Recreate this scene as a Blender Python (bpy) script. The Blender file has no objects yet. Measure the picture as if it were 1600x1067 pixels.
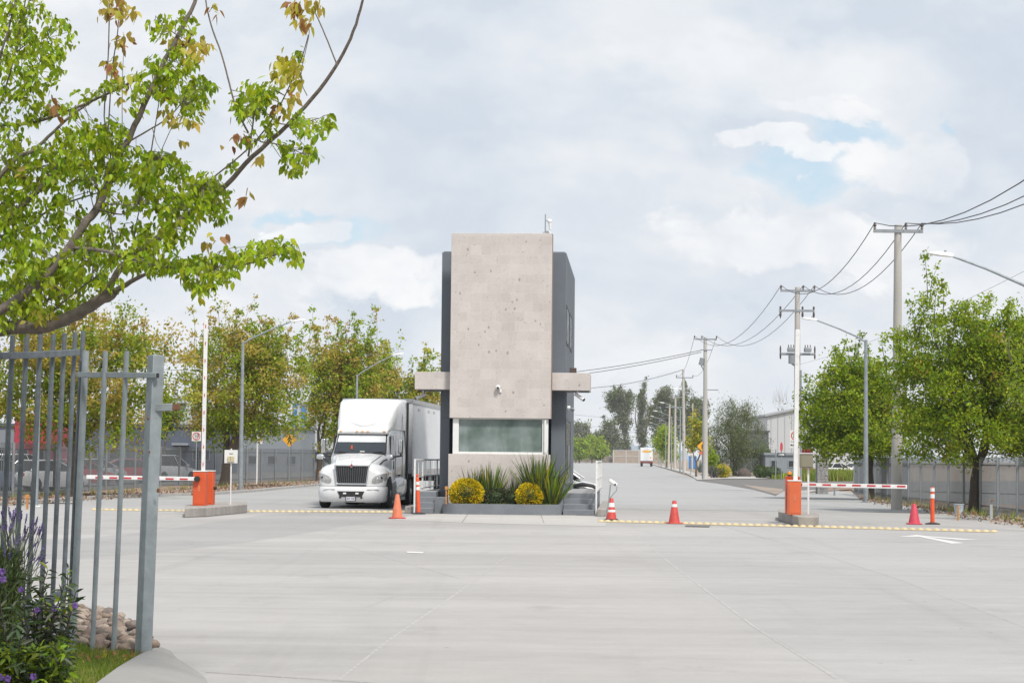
import bpy, math, random
import numpy as np
from mathutils import Vector, Matrix, noise as mnoise

random.seed(7)
rng = np.random.default_rng(11)
scene = bpy.context.scene
COL = scene.collection
PI = math.pi
rad = math.radians

# ------------------------------------------------------------------ camera
F = 3111.0                       # focal length in photo pixels (70 mm on 36 mm)
PITCH = math.atan(180 / F)
ROLL = 0.0100
CAMZ = 1.8
CAM = Vector((0, 0, CAMZ))
RC = Matrix.Rotation(PI / 2 + PITCH, 3, 'X') @ Matrix.Rotation(ROLL, 3, 'Z')


def ray(x, y):
    return RC @ Vector((x - 800.0, 533.5 - y, -F))


def G(x, y, z=0.0):              # where the ray through a photo pixel meets height z
    d = ray(x, y)
    return CAM + d * ((z - CAMZ) / d.z)


def P(x, y, Y):                  # the point on that ray at distance Y
    d = ray(x, y)
    return CAM + d * (Y / d.y)


_v = ray(990, 714.5)
ANG = math.atan2(_v.x, _v.y)     # heading of the road
CA, SA = math.cos(ANG), math.sin(ANG)


def RF(s, t, z=0.0):
    return Vector((s * CA + t * SA, -s * SA + t * CA, z))


def toRF(p):
    return (p.x * CA - p.y * SA, p.x * SA + p.y * CA)


def PS(x, y, s):                 # ray meets the vertical plane s = const: (t, z)
    d = ray(x, y)
    k = s / (d.x * CA - d.y * SA)
    q = CAM + d * k
    return toRF(q)[1], q.z


# ------------------------------------------------------------------ mesh builder
class MB:
    def __init__(self):
        self.v = []
        self.f = []
        self.m = []
        self.cur = 0

    def add(self, verts, faces):
        b = len(self.v)
        self.v += [tuple(q) for q in verts]
        for f in faces:
            self.f.append(tuple(i + b for i in f))
            self.m.append(self.cur)
        return self

    def box(self, x0, x1, y0, y1, z0, z1):
        vs = [(x0, y0, z0), (x1, y0, z0), (x1, y1, z0), (x0, y1, z0),
              (x0, y0, z1), (x1, y0, z1), (x1, y1, z1), (x0, y1, z1)]
        return self.add(vs, [(3, 2, 1, 0), (4, 5, 6, 7), (0, 1, 5, 4), (1, 2, 6, 5), (2, 3, 7, 6), (3, 0, 4, 7)])

    def obox(self, c, ax, ay, az, sx, sy, sz):     # oriented box
        c = Vector(c)
        vs = []
        for k in (-.5, .5):
            for (i, j) in ((-.5, -.5), (.5, -.5), (.5, .5), (-.5, .5)):
                vs.append(c + ax * (i * sx) + ay * (j * sy) + az * (k * sz))
        return self.add(vs, [(3, 2, 1, 0), (4, 5, 6, 7), (0, 1, 5, 4), (1, 2, 6, 5), (2, 3, 7, 6), (3, 0, 4, 7)])

    def tube(self, pts, radii, n=8, caps=True):
        pts = [Vector(p) for p in pts]
        if not isinstance(radii, (list, tuple)):
            radii = [radii] * len(pts)
        rings = []
        u = None
        for i, p in enumerate(pts):
            d = (pts[min(i + 1, len(pts) - 1)] - pts[max(i - 1, 0)])
            if d.length < 1e-9:
                d = Vector((0, 0, 1))
            d.normalize()
            if u is None:
                u = d.orthogonal().normalized()
            else:
                u = (u - d * u.dot(d))
                u = u.normalized() if u.length > 1e-6 else d.orthogonal().normalized()
            w = d.cross(u)
            rings.append([p + (u * math.cos(a) + w * math.sin(a)) * radii[i]
                          for a in [2 * PI * k / n for k in range(n)]])
        return self.loft(rings, caps)

    def loft(self, rings, caps=True, closed=True):
        n = len(rings[0])
        vs = [q for r in rings for q in r]
        fs = []
        for i in range(len(rings) - 1):
            for k in range(n if closed else n - 1):
                k2 = (k + 1) % n
                fs.append((i * n + k, i * n + k2, (i + 1) * n + k2, (i + 1) * n + k))
        if caps:
            fs.append(tuple(reversed(range(n))))
            fs.append(tuple((len(rings) - 1) * n + k for k in range(n)))
        return self.add(vs, fs)

    def cyl(self, p0, p1, r0, r1=None, n=12, caps=True):
        return self.tube([p0, p1], [r0, r0 if r1 is None else r1], n, caps)

    def ring(self, r0, r1, h, c, n=32):      # flat ring facing -y
        return self.loft([[(c[0] + r * math.cos(2 * PI * k / n), c[1] + y, c[2] + r * math.sin(2 * PI * k / n)) for k in range(n)]
                          for r, y in ((r0, 0), (r0, h), (r1, h), (r1, 0), (r0, 0))], False)

    def prism(self, poly, z0, z1, plane='xy'):      # polygon extruded along the third axis
        def mk(a, b, c):
            return {'xy': (a, b, c), 'xz': (a, c, b), 'yz': (c, a, b)}[plane]
        n = len(poly)
        vs = [mk(a, b, z0) for a, b in poly] + [mk(a, b, z1) for a, b in poly]
        fs = [tuple(reversed(range(n))), tuple(range(n, 2 * n))]
        for k in range(n):
            k2 = (k + 1) % n
            fs.append((k, k2, n + k2, n + k))
        return self.add(vs, fs)

    def lathe(self, prof, n=20, c=(0, 0, 0), axis='z', sx=1.0, sy=1.0):
        rings = []
        for r, h in prof:
            ring = []
            for k in range(n):
                a = 2 * PI * k / n
                x, y = r * math.cos(a) * sx, r * math.sin(a) * sy
                if axis == 'z':
                    ring.append((c[0] + x, c[1] + y, c[2] + h))
                elif axis == 'x':
                    ring.append((c[0] + h, c[1] + x, c[2] + y))
                else:
                    ring.append((c[0] + x, c[1] + h, c[2] + y))
            rings.append(ring)
        return self.loft(rings, True)

    def ell(self, c, rx, ry, rz, nu=14, nv=8, half=False):
        prof = []
        a0 = 0 if half else -PI / 2
        rings = []
        for j in range(nv + 1):
            a = a0 + (PI / 2 - a0) * j / nv
            r = max(math.cos(a), 1e-3)
            rings.append([(c[0] + rx * r * math.cos(2 * PI * k / nu), c[1] + ry * r * math.sin(2 * PI * k / nu),
                           c[2] + rz * math.sin(a)) for k in range(nu)])
        return self.loft(rings, True)

    def poly(self, pts):
        return self.add(pts, [tuple(range(len(pts)))])

    def build(self, name, mats, parent=None, smooth=False, bevel=0.0, loc=None, rotz=0.0, sharp=38):
        me = bpy.data.meshes.new(name)
        me.from_pydata(self.v, [], self.f)
        if not isinstance(mats, (list, tuple)):
            mats = [mats]
        for m in mats:
            me.materials.append(m)
        if len(mats) > 1:
            me.polygons.foreach_set('material_index', self.m)
        import bmesh
        bm = bmesh.new()
        bm.from_mesh(me)
        bmesh.ops.recalc_face_normals(bm, faces=bm.faces)
        bm.to_mesh(me)
        bm.free()
        o = bpy.data.objects.new(name, me)
        COL.objects.link(o)
        if bevel:
            b = o.modifiers.new('bevel', 'BEVEL')
            b.width = bevel
            b.segments = 2
            b.limit_method = 'ANGLE'
            b.angle_limit = rad(40)
        if smooth or bevel:
            for p in me.polygons:
                p.use_smooth = True
            me.set_sharp_from_angle(angle=rad(sharp))
        if parent is not None:
            o.parent = parent
        if loc is not None:
            o.location = loc
        o.rotation_euler = (0, 0, rotz)
        return o


def thing(name, label, cat, loc=(0, 0, 0), rotz=0.0, group=None):
    o = bpy.data.objects.new(name, None)
    COL.objects.link(o)
    o.empty_display_size = 0.2
    o.location = loc
    o.rotation_euler = (0, 0, rotz)
    return tag(o, label, cat, group)


def tag(o, label, cat, group=None, kind=None):
    o['label'] = label
    o['category'] = cat
    if group:
        o['group'] = group
    if kind:
        o['kind'] = kind
    return o


def struct(name, mb, mat, **kw):
    o = mb.build(name, mat, **kw)
    o['kind'] = 'structure'
    return o


def dup(root, loc, rotz=None, label=None, group=None):
    r = root.copy()
    COL.objects.link(r)
    r.location = loc
    if rotz is not None:
        r.rotation_euler = (0, 0, rotz)
    if label:
        r['label'] = label
    if group:
        r['group'] = group
    for ch in list(root.children):
        c = ch.copy()
        COL.objects.link(c)
        c.parent = r
        for g in list(ch.children):
            d = g.copy()
            COL.objects.link(d)
            d.parent = c
    return r


def text(name, body, size, mat, parent, loc, rot=(PI / 2, 0, 0), ext=0.002, bold=0.0):
    cu = bpy.data.curves.new(name, 'FONT')
    cu.body = body
    cu.size = size
    cu.extrude = ext
    cu.offset = bold
    cu.align_x = 'CENTER'
    cu.align_y = 'CENTER'
    cu.materials.append(mat)
    tmp = bpy.data.objects.new(name, cu)
    me = bpy.data.meshes.new_from_object(tmp)
    bpy.data.objects.remove(tmp)
    me.name = name
    if not me.materials:
        me.materials.append(mat)
    o = bpy.data.objects.new(name, me)
    COL.objects.link(o)
    o.parent = parent
    o.location = loc
    o.rotation_euler = rot
    return o


# ------------------------------------------------------------------ materials
def nodes_of(name):
    m = bpy.data.materials.new(name)
    m.use_nodes = True
    nt = m.node_tree
    for n in list(nt.nodes):
        nt.nodes.remove(n)
    out = nt.nodes.new('ShaderNodeOutputMaterial')
    return m, nt, out


def N(nt, typ, **kw):
    n = nt.nodes.new(typ)
    for k, v in kw.items():
        setattr(n, k, v)
    return n


def mathn(nt, op, a, b=None, clamp=False):
    n = nt.nodes.new('ShaderNodeMath')
    n.operation = op
    n.use_clamp = clamp
    for i, s in enumerate((a, b)):
        if s is None:
            continue
        if isinstance(s, (int, float)):
            n.inputs[i].default_value = s
        else:
            nt.links.new(s, n.inputs[i])
    return n.outputs[0]


def mixc(nt, fac, a, b, typ='MIX'):
    n = nt.nodes.new('ShaderNodeMix')
    n.data_type = 'RGBA'
    n.blend_type = typ
    for s, key in ((fac, 0), (a, 6), (b, 7)):
        if isinstance(s, (int, float)):
            n.inputs[key].default_value = s
        elif isinstance(s, tuple):
            n.inputs[key].default_value = (*s, 1) if len(s) == 3 else s
        else:
            nt.links.new(s, n.inputs[key])
    return n.outputs[2]


def noise_tex(nt, vec, scale, detail=4, rough=.55, dist=0.0):
    n = nt.nodes.new('ShaderNodeTexNoise')
    n.inputs['Scale'].default_value = scale
    n.inputs['Detail'].default_value = detail
    n.inputs['Roughness'].default_value = rough
    n.inputs['Distortion'].default_value = dist
    if vec is not None:
        nt.links.new(vec, n.inputs['Vector'])
    return n.outputs['Fac']


def mapping(nt, vec, scale=(1, 1, 1), loc=(0, 0, 0), rot=(0, 0, 0)):
    n = nt.nodes.new('ShaderNodeMapping')
    n.inputs['Scale'].default_value = scale
    n.inputs['Location'].default_value = loc
    n.inputs['Rotation'].default_value = rot
    nt.links.new(vec, n.inputs['Vector'])
    return n.outputs[0]


def maprange(nt, v, a, b, c=0.0, d=1.0):
    n = nt.nodes.new('ShaderNodeMapRange')
    n.inputs[1].default_value = a
    n.inputs[2].default_value = b
    n.inputs[3].default_value = c
    n.inputs[4].default_value = d
    nt.links.new(v, n.inputs[0])
    return n.outputs[0]


def mk(name, col, rough=.6, metal=0.0, var=.12, scale=3.0, bump=0.0, bscale=40.0, spec=.5, coat=0.0,
       dirt=None, streak=False):
    m, nt, out = nodes_of(name)
    b = N(nt, 'ShaderNodeBsdfPrincipled')
    b.inputs['Roughness'].default_value = rough
    b.inputs['Metallic'].default_value = metal
    b.inputs['Specular IOR Level'].default_value = spec
    b.inputs['Coat Weight'].default_value = coat
    tc = N(nt, 'ShaderNodeTexCoord')
    vec = tc.outputs['Object']
    if streak:
        vec = mapping(nt, vec, (1, 1, .12))
    f = noise_tex(nt, vec, scale, 6, .6)
    f = maprange(nt, f, .25, .75)
    lo = tuple(c * (1 - var) for c in col)
    hi = tuple(min(1, c * (1 + var)) for c in col)
    c = mixc(nt, f, lo, hi)
    if dirt:
        d = noise_tex(nt, tc.outputs['Object'], scale * 2.7, 8, .7)
        d = maprange(nt, d, .55, .72)
        c = mixc(nt, d, c, dirt)
    nt.links.new(c, b.inputs['Base Color'])
    r = noise_tex(nt, tc.outputs['Object'], scale * 3, 4)
    r = maprange(nt, r, .3, .7, max(0, rough - .08), min(1, rough + .08))
    nt.links.new(r, b.inputs['Roughness'])
    if bump:
        bn = N(nt, 'ShaderNodeBump')
        bn.inputs['Strength'].default_value = bump
        bn.inputs['Distance'].default_value = .01
        nt.links.new(noise_tex(nt, tc.outputs['Object'], bscale, 5, .6), bn.inputs['Height'])
        nt.links.new(bn.outputs[0], b.inputs['Normal'])
    nt.links.new(b.outputs[0], out.inputs[0])
    return m


def leafmat(name, col, var=.35, trans=.35, hue=.03):
    m, nt, out = nodes_of(name)
    geo = N(nt, 'ShaderNodeNewGeometry')
    hs = N(nt, 'ShaderNodeHueSaturation')
    hs.inputs['Color'].default_value = (*col, 1)
    r = geo.outputs['Random Per Island']
    nt.links.new(maprange(nt, r, 0, 1, 1 - var, 1 + var), hs.inputs['Value'])
    r2 = mathn(nt, 'FRACT', mathn(nt, 'MULTIPLY', r, 17.3))
    nt.links.new(maprange(nt, r2, 0, 1, .5 - hue, .5 + hue), hs.inputs['Hue'])
    b = N(nt, 'ShaderNodeBsdfPrincipled')
    b.inputs['Roughness'].default_value = .5
    b.inputs['Specular IOR Level'].default_value = .3
    nt.links.new(hs.outputs[0], b.inputs['Base Color'])
    t = N(nt, 'ShaderNodeBsdfTranslucent')
    g = mixc(nt, 1.0, hs.outputs[0], (1.25, 1.3, .7), 'MULTIPLY')
    nt.links.new(g, t.inputs['Color'])
    mx = N(nt, 'ShaderNodeMixShader')
    mx.inputs[0].default_value = trans
    nt.links.new(b.outputs[0], mx.inputs[1])
    nt.links.new(t.outputs[0], mx.inputs[2])
    nt.links.new(mx.outputs[0], out.inputs[0])
    return m


def concrete(name, col, streaks=.085, blotch=.11, speck=.5, rot=0.0):
    m, nt, out = nodes_of(name)
    b = N(nt, 'ShaderNodeBsdfPrincipled')
    b.inputs['Roughness'].default_value = .85
    b.inputs['Specular IOR Level'].default_value = .3
    tc = N(nt, 'ShaderNodeTexCoord')
    o = tc.outputs['Object']
    v1 = mapping(nt, o, (.10, 1.3, 1), rot=(0, 0, rot))
    s1 = maprange(nt, noise_tex(nt, v1, 1.0, 9, .68, .3), .3, .7, 1 - streaks, 1 + streaks)
    v2 = mapping(nt, o, (.5, 1, 1))
    s2 = maprange(nt, noise_tex(nt, v2, .16, 6, .6), .3, .7, 1 - blotch, 1 + blotch)
    v3 = mapping(nt, o, (.05, .35, 1), rot=(0, 0, .35))
    s3 = maprange(nt, noise_tex(nt, v3, 1.0, 8, .65, .6), .42, .62, 1.0, 1 - streaks * .8)
    s4 = maprange(nt, noise_tex(nt, o, 26, 3, .6), .3, .7, .96, 1.04)
    s5 = maprange(nt, noise_tex(nt, mapping(nt, o, (.8, 1, 1)), 2.4, 7, .72), .3, .7, .945, 1.055)
    tw = maprange(nt, noise_tex(nt, mapping(nt, o, (1.1, .035, 1), rot=(0, 0, .10)), 1.0, 5, .6, .5), .56, .70, 1.0, .93)
    s4 = mathn(nt, 'MULTIPLY', s4, mathn(nt, 'MULTIPLY', s5, tw))
    f = mathn(nt, 'MULTIPLY', mathn(nt, 'MULTIPLY', s1, s2), mathn(nt, 'MULTIPLY', s3, s4))
    # small dark pits and spots of oil
    vo = N(nt, 'ShaderNodeTexVoronoi')
    vo.inputs['Scale'].default_value = 1.5
    nt.links.new(o, vo.inputs['Vector'])
    pit = maprange(nt, vo.outputs['Distance'], .022, .045, 1 - speck, 1.0)
    f = mathn(nt, 'MULTIPLY', f, pit)
    st = maprange(nt, noise_tex(nt, mapping(nt, o, (1, .6, 1)), .55, 8, .7, .4), .58, .74, 1.0, .82)
    f = mathn(nt, 'MULTIPLY', f, st)
    cm = N(nt, 'ShaderNodeVectorMath', operation='SCALE')
    cm.inputs[0].default_value = col
    nt.links.new(f, cm.inputs['Scale'])
    nt.links.new(cm.outputs[0], b.inputs['Base Color'])
    bn = N(nt, 'ShaderNodeBump')
    bn.inputs['Strength'].default_value = .25
    bn.inputs['Distance'].default_value = .006
    nt.links.new(noise_tex(nt, mapping(nt, o, (4, 40, 1)), 1.2, 4, .6), bn.inputs['Height'])
    nt.links.new(bn.outputs[0], b.inputs['Normal'])
    nt.links.new(b.outputs[0], out.inputs[0])
    return m


def stone_clad(name):
    m, nt, out = nodes_of(name)
    b = N(nt, 'ShaderNodeBsdfPrincipled')
    b.inputs['Roughness'].default_value = .85
    b.inputs['Specular IOR Level'].default_value = .25
    tc = N(nt, 'ShaderNodeTexCoord')
    o = tc.outputs['Object']
    sx = N(nt, 'ShaderNodeSeparateXYZ')
    nt.links.new(o, sx.inputs[0])
    cb = N(nt, 'ShaderNodeCombineXYZ')
    nt.links.new(mathn(nt, 'ADD', sx.outputs[0], mathn(nt, 'MULTIPLY', sx.outputs[1], 1.0)), cb.inputs[0])
    nt.links.new(sx.outputs[2], cb.inputs[1])
    br = N(nt, 'ShaderNodeTexBrick')
    br.offset = .37
    br.squash = .72
    br.squash_frequency = 3
    br.inputs['Scale'].default_value = 1.0
    br.inputs['Brick Width'].default_value = .46
    br.inputs['Row Height'].default_value = .305
    br.inputs['Mortar Size'].default_value = .006
    br.inputs['Mortar Smooth'].default_value = .5
    br.inputs['Color1'].default_value = (.50, .455, .430, 1)
    br.inputs['Color2'].default_value = (.548, .506, .480, 1)
    br.inputs['Mortar'].default_value = (.565, .525, .50, 1)
    nt.links.new(cb.outputs[0], br.inputs['Vector'])
    c = br.outputs['Color']
    bl = maprange(nt, noise_tex(nt, o, 1.1, 7, .65), .3, .7, .90, 1.08)
    fine = maprange(nt, noise_tex(nt, mapping(nt, o, (1, 1, 2.2)), 14, 6, .7), .3, .7, .91, 1.07)
    k = mathn(nt, 'MULTIPLY', bl, fine)
    cm = N(nt, 'ShaderNodeVectorMath', operation='SCALE')
    nt.links.new(c, cm.inputs[0])
    nt.links.new(k, cm.inputs['Scale'])
    # pits in the volcanic stone
    wv = N(nt, 'ShaderNodeTexVoronoi')
    wv.inputs['Scale'].default_value = 4.2
    nt.links.new(mapping(nt, o, (1.0, 1.0, .75)), wv.inputs['Vector'])
    n1 = noise_tex(nt, o, 22, 3, .6)
    size = maprange(nt, noise_tex(nt, mapping(nt, o, (1, 1, 1), loc=(3, 1, 2)), 1.9, 3), .40, .62, .03, .22)
    pit = mathn(nt, 'LESS_THAN', mathn(nt, 'ADD', wv.outputs['Distance'], mathn(nt, 'MULTIPLY', n1, .05)), size)
    c2 = mixc(nt, mathn(nt, 'MULTIPLY', pit, .50), cm.outputs[0], (.16, .13, .12))
    wv2 = N(nt, 'ShaderNodeTexVoronoi')
    wv2.inputs['Scale'].default_value = 9.0
    nt.links.new(o, wv2.inputs['Vector'])
    pit2 = mathn(nt, 'LESS_THAN', wv2.outputs['Distance'], maprange(nt, noise_tex(nt, o, 3.5, 3), .40, .62, .02, .24))
    c3 = mixc(nt, mathn(nt, 'MULTIPLY', pit2, .3), c2, (.2, .17, .15))
    rs = maprange(nt, noise_tex(nt, o, 1.7, 5, .6), .68, .8, 0, .35)
    c4 = mixc(nt, rs, c3, (.42, .30, .22))
    nt.links.new(c4, b.inputs['Base Color'])
    bn = N(nt, 'ShaderNodeBump')
    bn.inputs['Strength'].default_value = .5
    bn.inputs['Distance'].default_value = .01
    nt.links.new(mathn(nt, 'SUBTRACT', noise_tex(nt, o, 30, 5, .6), mathn(nt, 'MULTIPLY', pit, .6)), bn.inputs['Height'])
    nt.links.new(bn.outputs[0], b.inputs['Normal'])
    nt.links.new(b.outputs[0], out.inputs[0])
    return m


def glassmat(name, col=(.02, .03, .035), rough=.05, spec=.6):
    return mk(name, col, rough, 0, .2, 2, spec=spec, coat=.5)


M = {}
M['concrete'] = concrete('pale_concrete', (.352, .341, .331))
M['concrete_dark'] = concrete('grey_concrete', (.305, .300, .297), .05, .07)
M['concrete_mid'] = concrete('worn_concrete', (.348, .341, .335), .06, .08)
M['concrete_far'] = concrete('far_road_concrete', (.33, .33, .328), .05, .08)
M['apron'] = concrete('apron_concrete', (.405, .389, .37), .05, .10, .3)
M['kerb'] = mk('kerb_concrete', (.36, .35, .335), .9, 0, .16, 2.2, .5, 30, dirt=(.22, .21, .20))
M['island'] = mk('island_concrete', (.30, .28, .26), .9, 0, .25, 3.5, .5, 30, dirt=(.14, .13, .12), streak=True)
M['joint_light'] = mk('joint_filler', (.385, .374, .362), .9, 0, .06, 6)
M['joint_dark'] = mk('joint_crack', (.17, .165, .16), .9, 0, .2, 6)
M['asphalt'] = mk('old_asphalt', (.13, .125, .12), .9, 0, .3, .9, .4, 30, dirt=(.23, .19, .15))
M['lot'] = mk('parking_lot', (.15, .145, .14), .9, 0, .2, .5)
M['soil'] = mk('dry_soil', (.27, .215, .165), .95, 0, .3, .35, .3, 8)
M['litter'] = mk('leaf_litter', (.22, .15, .11), .95, 0, .5, 5.5, .6, 14, dirt=(.36, .29, .23))
M['white_paint'] = mk('white_road_paint', (.60, .595, .58), .8, 0, .12, 4, dirt=(.45, .44, .43))
M['yellow_stud'] = mk('yellow_stud_plastic', (.54, .44, .25), .6, 0, .18, 9, dirt=(.45, .36, .22))
M['grey_wall'] = mk('slate_grey_render', (.132, .150, .175), .8, 0, .06, 1.2, .2, 60)
M['grey_step'] = mk('grey_painted_concrete', (.165, .18, .20), .75, 0, .14, 2.5, .3, 40, dirt=(.21, .215, .215))
M['grey_tread'] = mk('pale_tread', (.30, .30, .305), .8, 0, .15, 3)  # treads paler than the risers
M['stone'] = stone_clad('cantera_stone')
M['alu'] = mk('white_window_frame', (.72, .72, .70), .45, 0, .05, 3)
M['dark_frame'] = mk('dark_window_frame', (.035, .04, .045), .5, 0, .1, 3)
M['soffit'] = mk('soffit_grey', (.16, .165, .175), .8, 0, .1, 2)
M['white_metal'] = mk('white_metal', (.70, .70, .69), .4, .0, .08, 4, dirt=(.5, .47, .43))
M['galv'] = mk('galvanised_steel', (.285, .32, .34), .55, .35, .22, 6, .25, 60, dirt=(.25, .27, .28))
M['galv_dark'] = mk('weathered_galvanised_steel', (.125, .145, .16), .6, .3, .3, 8, .3, 50, dirt=(.17, .185, .195))
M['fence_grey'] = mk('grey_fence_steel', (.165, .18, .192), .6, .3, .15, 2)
M['fence_post'] = mk('grey_fence_post', (.26, .28, .29), .6, .3, .15, 2)  # posts a paler grey than the pickets
M['rust'] = mk('rust', (.16, .075, .045), .9, 0, .4, 9)
M['pole_concrete'] = mk('utility_pole_concrete', (.46, .44, .41), .9, 0, .15, 1.5, .3, 20, streak=True)
M['pole_cream'] = mk('cream_pole', (.52, .46, .36), .8, 0, .1, 1.5)
M['insulator'] = mk('brown_insulator', (.10, .075, .065), .3, 0, .2, 5)
M['grey_metal'] = mk('grey_metal', (.30, .32, .34), .5, .4, .15, 4)
M['wire'] = mk('black_wire', (.04, .04, .042), .6, 0, .1, 3)
M['wire_far'] = mk('grey_wire', (.16, .165, .17), .6, 0, .1, 3)
M['orange'] = mk('orange_paint', (.62, .13, .045), .5, 0, .10, 2.0, coat=.15)
M['orange_deep'] = mk('orange_red_paint', (.60, .085, .02), .5, 0, .10, 2.0, coat=.15)
M['cone_red'] = mk('red_cone_plastic', (.50, .055, .045), .55, 0, .2, 5, dirt=(.33, .06, .05))
M['cone_orange'] = mk('faded_orange_plastic', (.60, .17, .085), .6, 0, .2, 6, dirt=(.42, .13, .07))
M['cone_pink'] = mk('red_pink_plastic', (.52, .048, .078), .55, 0, .15, 5)
M['post_orange'] = mk('bright_orange_plastic', (.75, .10, .03), .5, 0, .1, 4)
M['reflective'] = mk('white_reflective_band', (.72, .72, .70), .5, 0, .1, 6, dirt=(.45, .43, .4))
M['black_rubber'] = mk('black_rubber', (.022, .022, .023), .75, 0, .25, 6)
M['black_plastic'] = mk('black_plastic', (.02, .02, .022), .45, 0, .2, 5)
M['red_stripe'] = mk('red_stripe', (.50, .035, .045), .5, 0, .1, 3)
M['amber'] = mk('amber_lens', (.75, .30, .03), .3, 0, .1, 3)
M['truck_white'] = mk('white_truck_paint', (.67, .68, .685), .28, 0, .03, 1.2, coat=.5, spec=.5)
M['trailer_white'] = mk('white_trailer_panel', (.74, .75, .76), .45, 0, .05, .8, dirt=(.56, .565, .57))
M['chrome'] = mk('chrome', (.70, .71, .72), .16, 1, .08, 4)
M['alu_raw'] = mk('bare_aluminium', (.50, .50, .49), .4, .8, .15, 3)
M['windshield'] = glassmat('windscreen_glass', (.018, .026, .034), .06)
M['sunshade'] = mk('white_sunshade', (.60, .61, .63), .6, 0, .05, 3)
M['lens'] = mk('headlamp_lens', (.42, .42, .42), .12, .3, .3, 12, coat=1)
M['plate'] = mk('number_plate', (.55, .55, .60), .5, 0, .1, 8)
M['plate_ink'] = mk('plate_ink', (.16, .16, .2), .5, 0, .1, 8)
M['red_badge'] = mk('red_badge', (.45, .03, .04), .4, 0, .1, 8)
M['sign_white'] = mk('white_sign_sheet', (.68, .68, .66), .5, 0, .06, 4, dirt=(.55, .53, .48))
M['sign_red'] = mk('red_sign_sheet', (.55, .03, .04), .5, 0, .08, 4)
M['sign_yellow'] = mk('yellow_sign_sheet', (.78, .38, .02), .5, 0, .08, 4)
M['sign_black'] = mk('black_sign_ink', (.015, .015, .017), .6, 0, .1, 4)
M['beige_box'] = mk('beige_box', (.50, .44, .28), .6, 0, .1, 4)
M['olive_box'] = mk('olive_grey_box', (.22, .205, .145), .5, 0, .08, 2)
M['cam_white'] = mk('white_camera_plastic', (.72, .72, .71), .4, 0, .05, 5)
M['cam_black'] = mk('black_camera_glass', (.012, .012, .014), .1, 0, .1, 5)
M['brown_metal'] = mk('brown_metal', (.07, .05, .042), .6, 0, .2, 6)
M['bark'] = mk('grey_brown_bark', (.13, .105, .085), .95, 0, .35, 6, .8, 18)
M['bark_near'] = mk('near_bark', (.15, .125, .105), .9, 0, .35, 14, .8, 40, dirt=(.09, .075, .062))
M['bark_dark'] = mk('dark_bark', (.07, .056, .046), .95, 0, .3, 6, .8, 18)
M['twig'] = mk('grey_twig', (.20, .175, .155), .9, 0, .2, 6)
M['leaf_a'] = leafmat('spring_leaf', (.265, .345, .018), .38, .48)
M['leaf_b'] = leafmat('mid_leaf', (.200, .275, .018), .38, .46)
M['leaf_c'] = leafmat('dark_leaf', (.115, .165, .016), .35, .42)
M['leaf_o'] = leafmat('rusty_leaf', (.43, .325, .075), .3, .45, .014)
M['leaf_y'] = leafmat('ochre_leaf', (.42, .38, .07), .3, .45, .014)
M['leaf_br'] = leafmat('brown_leaf', (.30, .14, .06), .35, .35, .02)
M['leaf_grey'] = leafmat('grey_green_leaf', (.16, .18, .105), .3, .25, .02)
M['leaf_euc'] = leafmat('eucalyptus_leaf', (.155, .17, .11), .35, .25, .02)  # paled and greyed, with distance haze put into the colour
M['leaf_lime'] = leafmat('lime_leaf', (.33, .42, .025), .3, .5, .02)
M['leaf_yel'] = leafmat('golden_leaf', (.80, .58, .02), .25, .35, .015)
M['leaf_yel_g'] = leafmat('yellow_green_leaf', (.40, .37, .02), .35, .3, .02)
M['leaf_flax'] = leafmat('flax_leaf', (.070, .105, .035), .4, .15, .03)
M['leaf_hedge'] = leafmat('hedge_leaf', (.035, .058, .018), .4, .15, .02)
M['leaf_dark'] = leafmat('dark_shrub_leaf', (.060, .072, .042), .4, .15, .03)
M['leaf_agave'] = leafmat('agave_leaf', (.18, .235, .235), .2, .1, .01)
M['leaf_fore'] = leafmat('foreground_leaf', (.045, .075, .028), .4, .25, .03)
M['dry_leaf'] = leafmat('dry_fallen_leaf', (.33, .235, .175), .35, .1, .02)
M['purple'] = leafmat('purple_flower', (.10, .055, .215), .3, .3, .02)
M['lavender'] = leafmat('lavender_flower', (.14, .11, .23), .35, .2, .02)
M['grass'] = leafmat('grass_blade', (.17, .235, .035), .4, .35, .04)
M['grass_dry'] = leafmat('dry_grass_blade', (.34, .28, .10), .3, .3, .02)
M['turf'] = mk('turf_soil', (.14, .15, .045), .95, 0, .4, 5, .5, 30)
M['rock_a'] = mk('warm_rock', (.22, .165, .13), .9, 0, .35, 16, 1, 45, dirt=(.12, .09, .075))
M['rock_b'] = mk('grey_rock', (.16, .13, .115), .9, 0, .35, 16, 1, 45, dirt=(.24, .20, .17))
M['rock_c'] = mk('pale_rock', (.30, .245, .20), .9, 0, .35, 16, 1, 45, dirt=(.18, .14, .115))
M['bldg_slate'] = mk('slate_blue_wall', (.085, .10, .135), .8, 0, .1, .4)
M['bldg_red'] = mk('crimson_wall', (.38, .03, .06), .7, 0, .1, .4)
M['bldg_white'] = mk('pale_cladding', (.47, .485, .50), .6, 0, .05, .3)
M['bldg_blue'] = mk('bright_blue_cladding', (.06, .22, .50), .6, 0, .1, .4)
M['bldg_grey'] = mk('grey_cladding', (.22, .24, .265), .7, 0, .08, .4)
M['bldg_tan'] = mk('tan_brick', (.33, .27, .225), .9, 0, .2, 1.2)
M['bldg_window'] = mk('dark_window', (.03, .035, .04), .15, 0, .2, 1)
M['roof_pale'] = mk('pale_roof', (.55, .55, .56), .6, 0, .1, .5)
M['blue_cabin'] = mk('blue_cabin', (.03, .20, .55), .5, 0, .1, 1)
M['bucket'] = mk('pale_blue_bucket', (.42, .48, .54), .5, 0, .1, 5)
M['stake'] = mk('ochre_stake', (.45, .20, .05), .6, 0, .2, 6)
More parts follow.
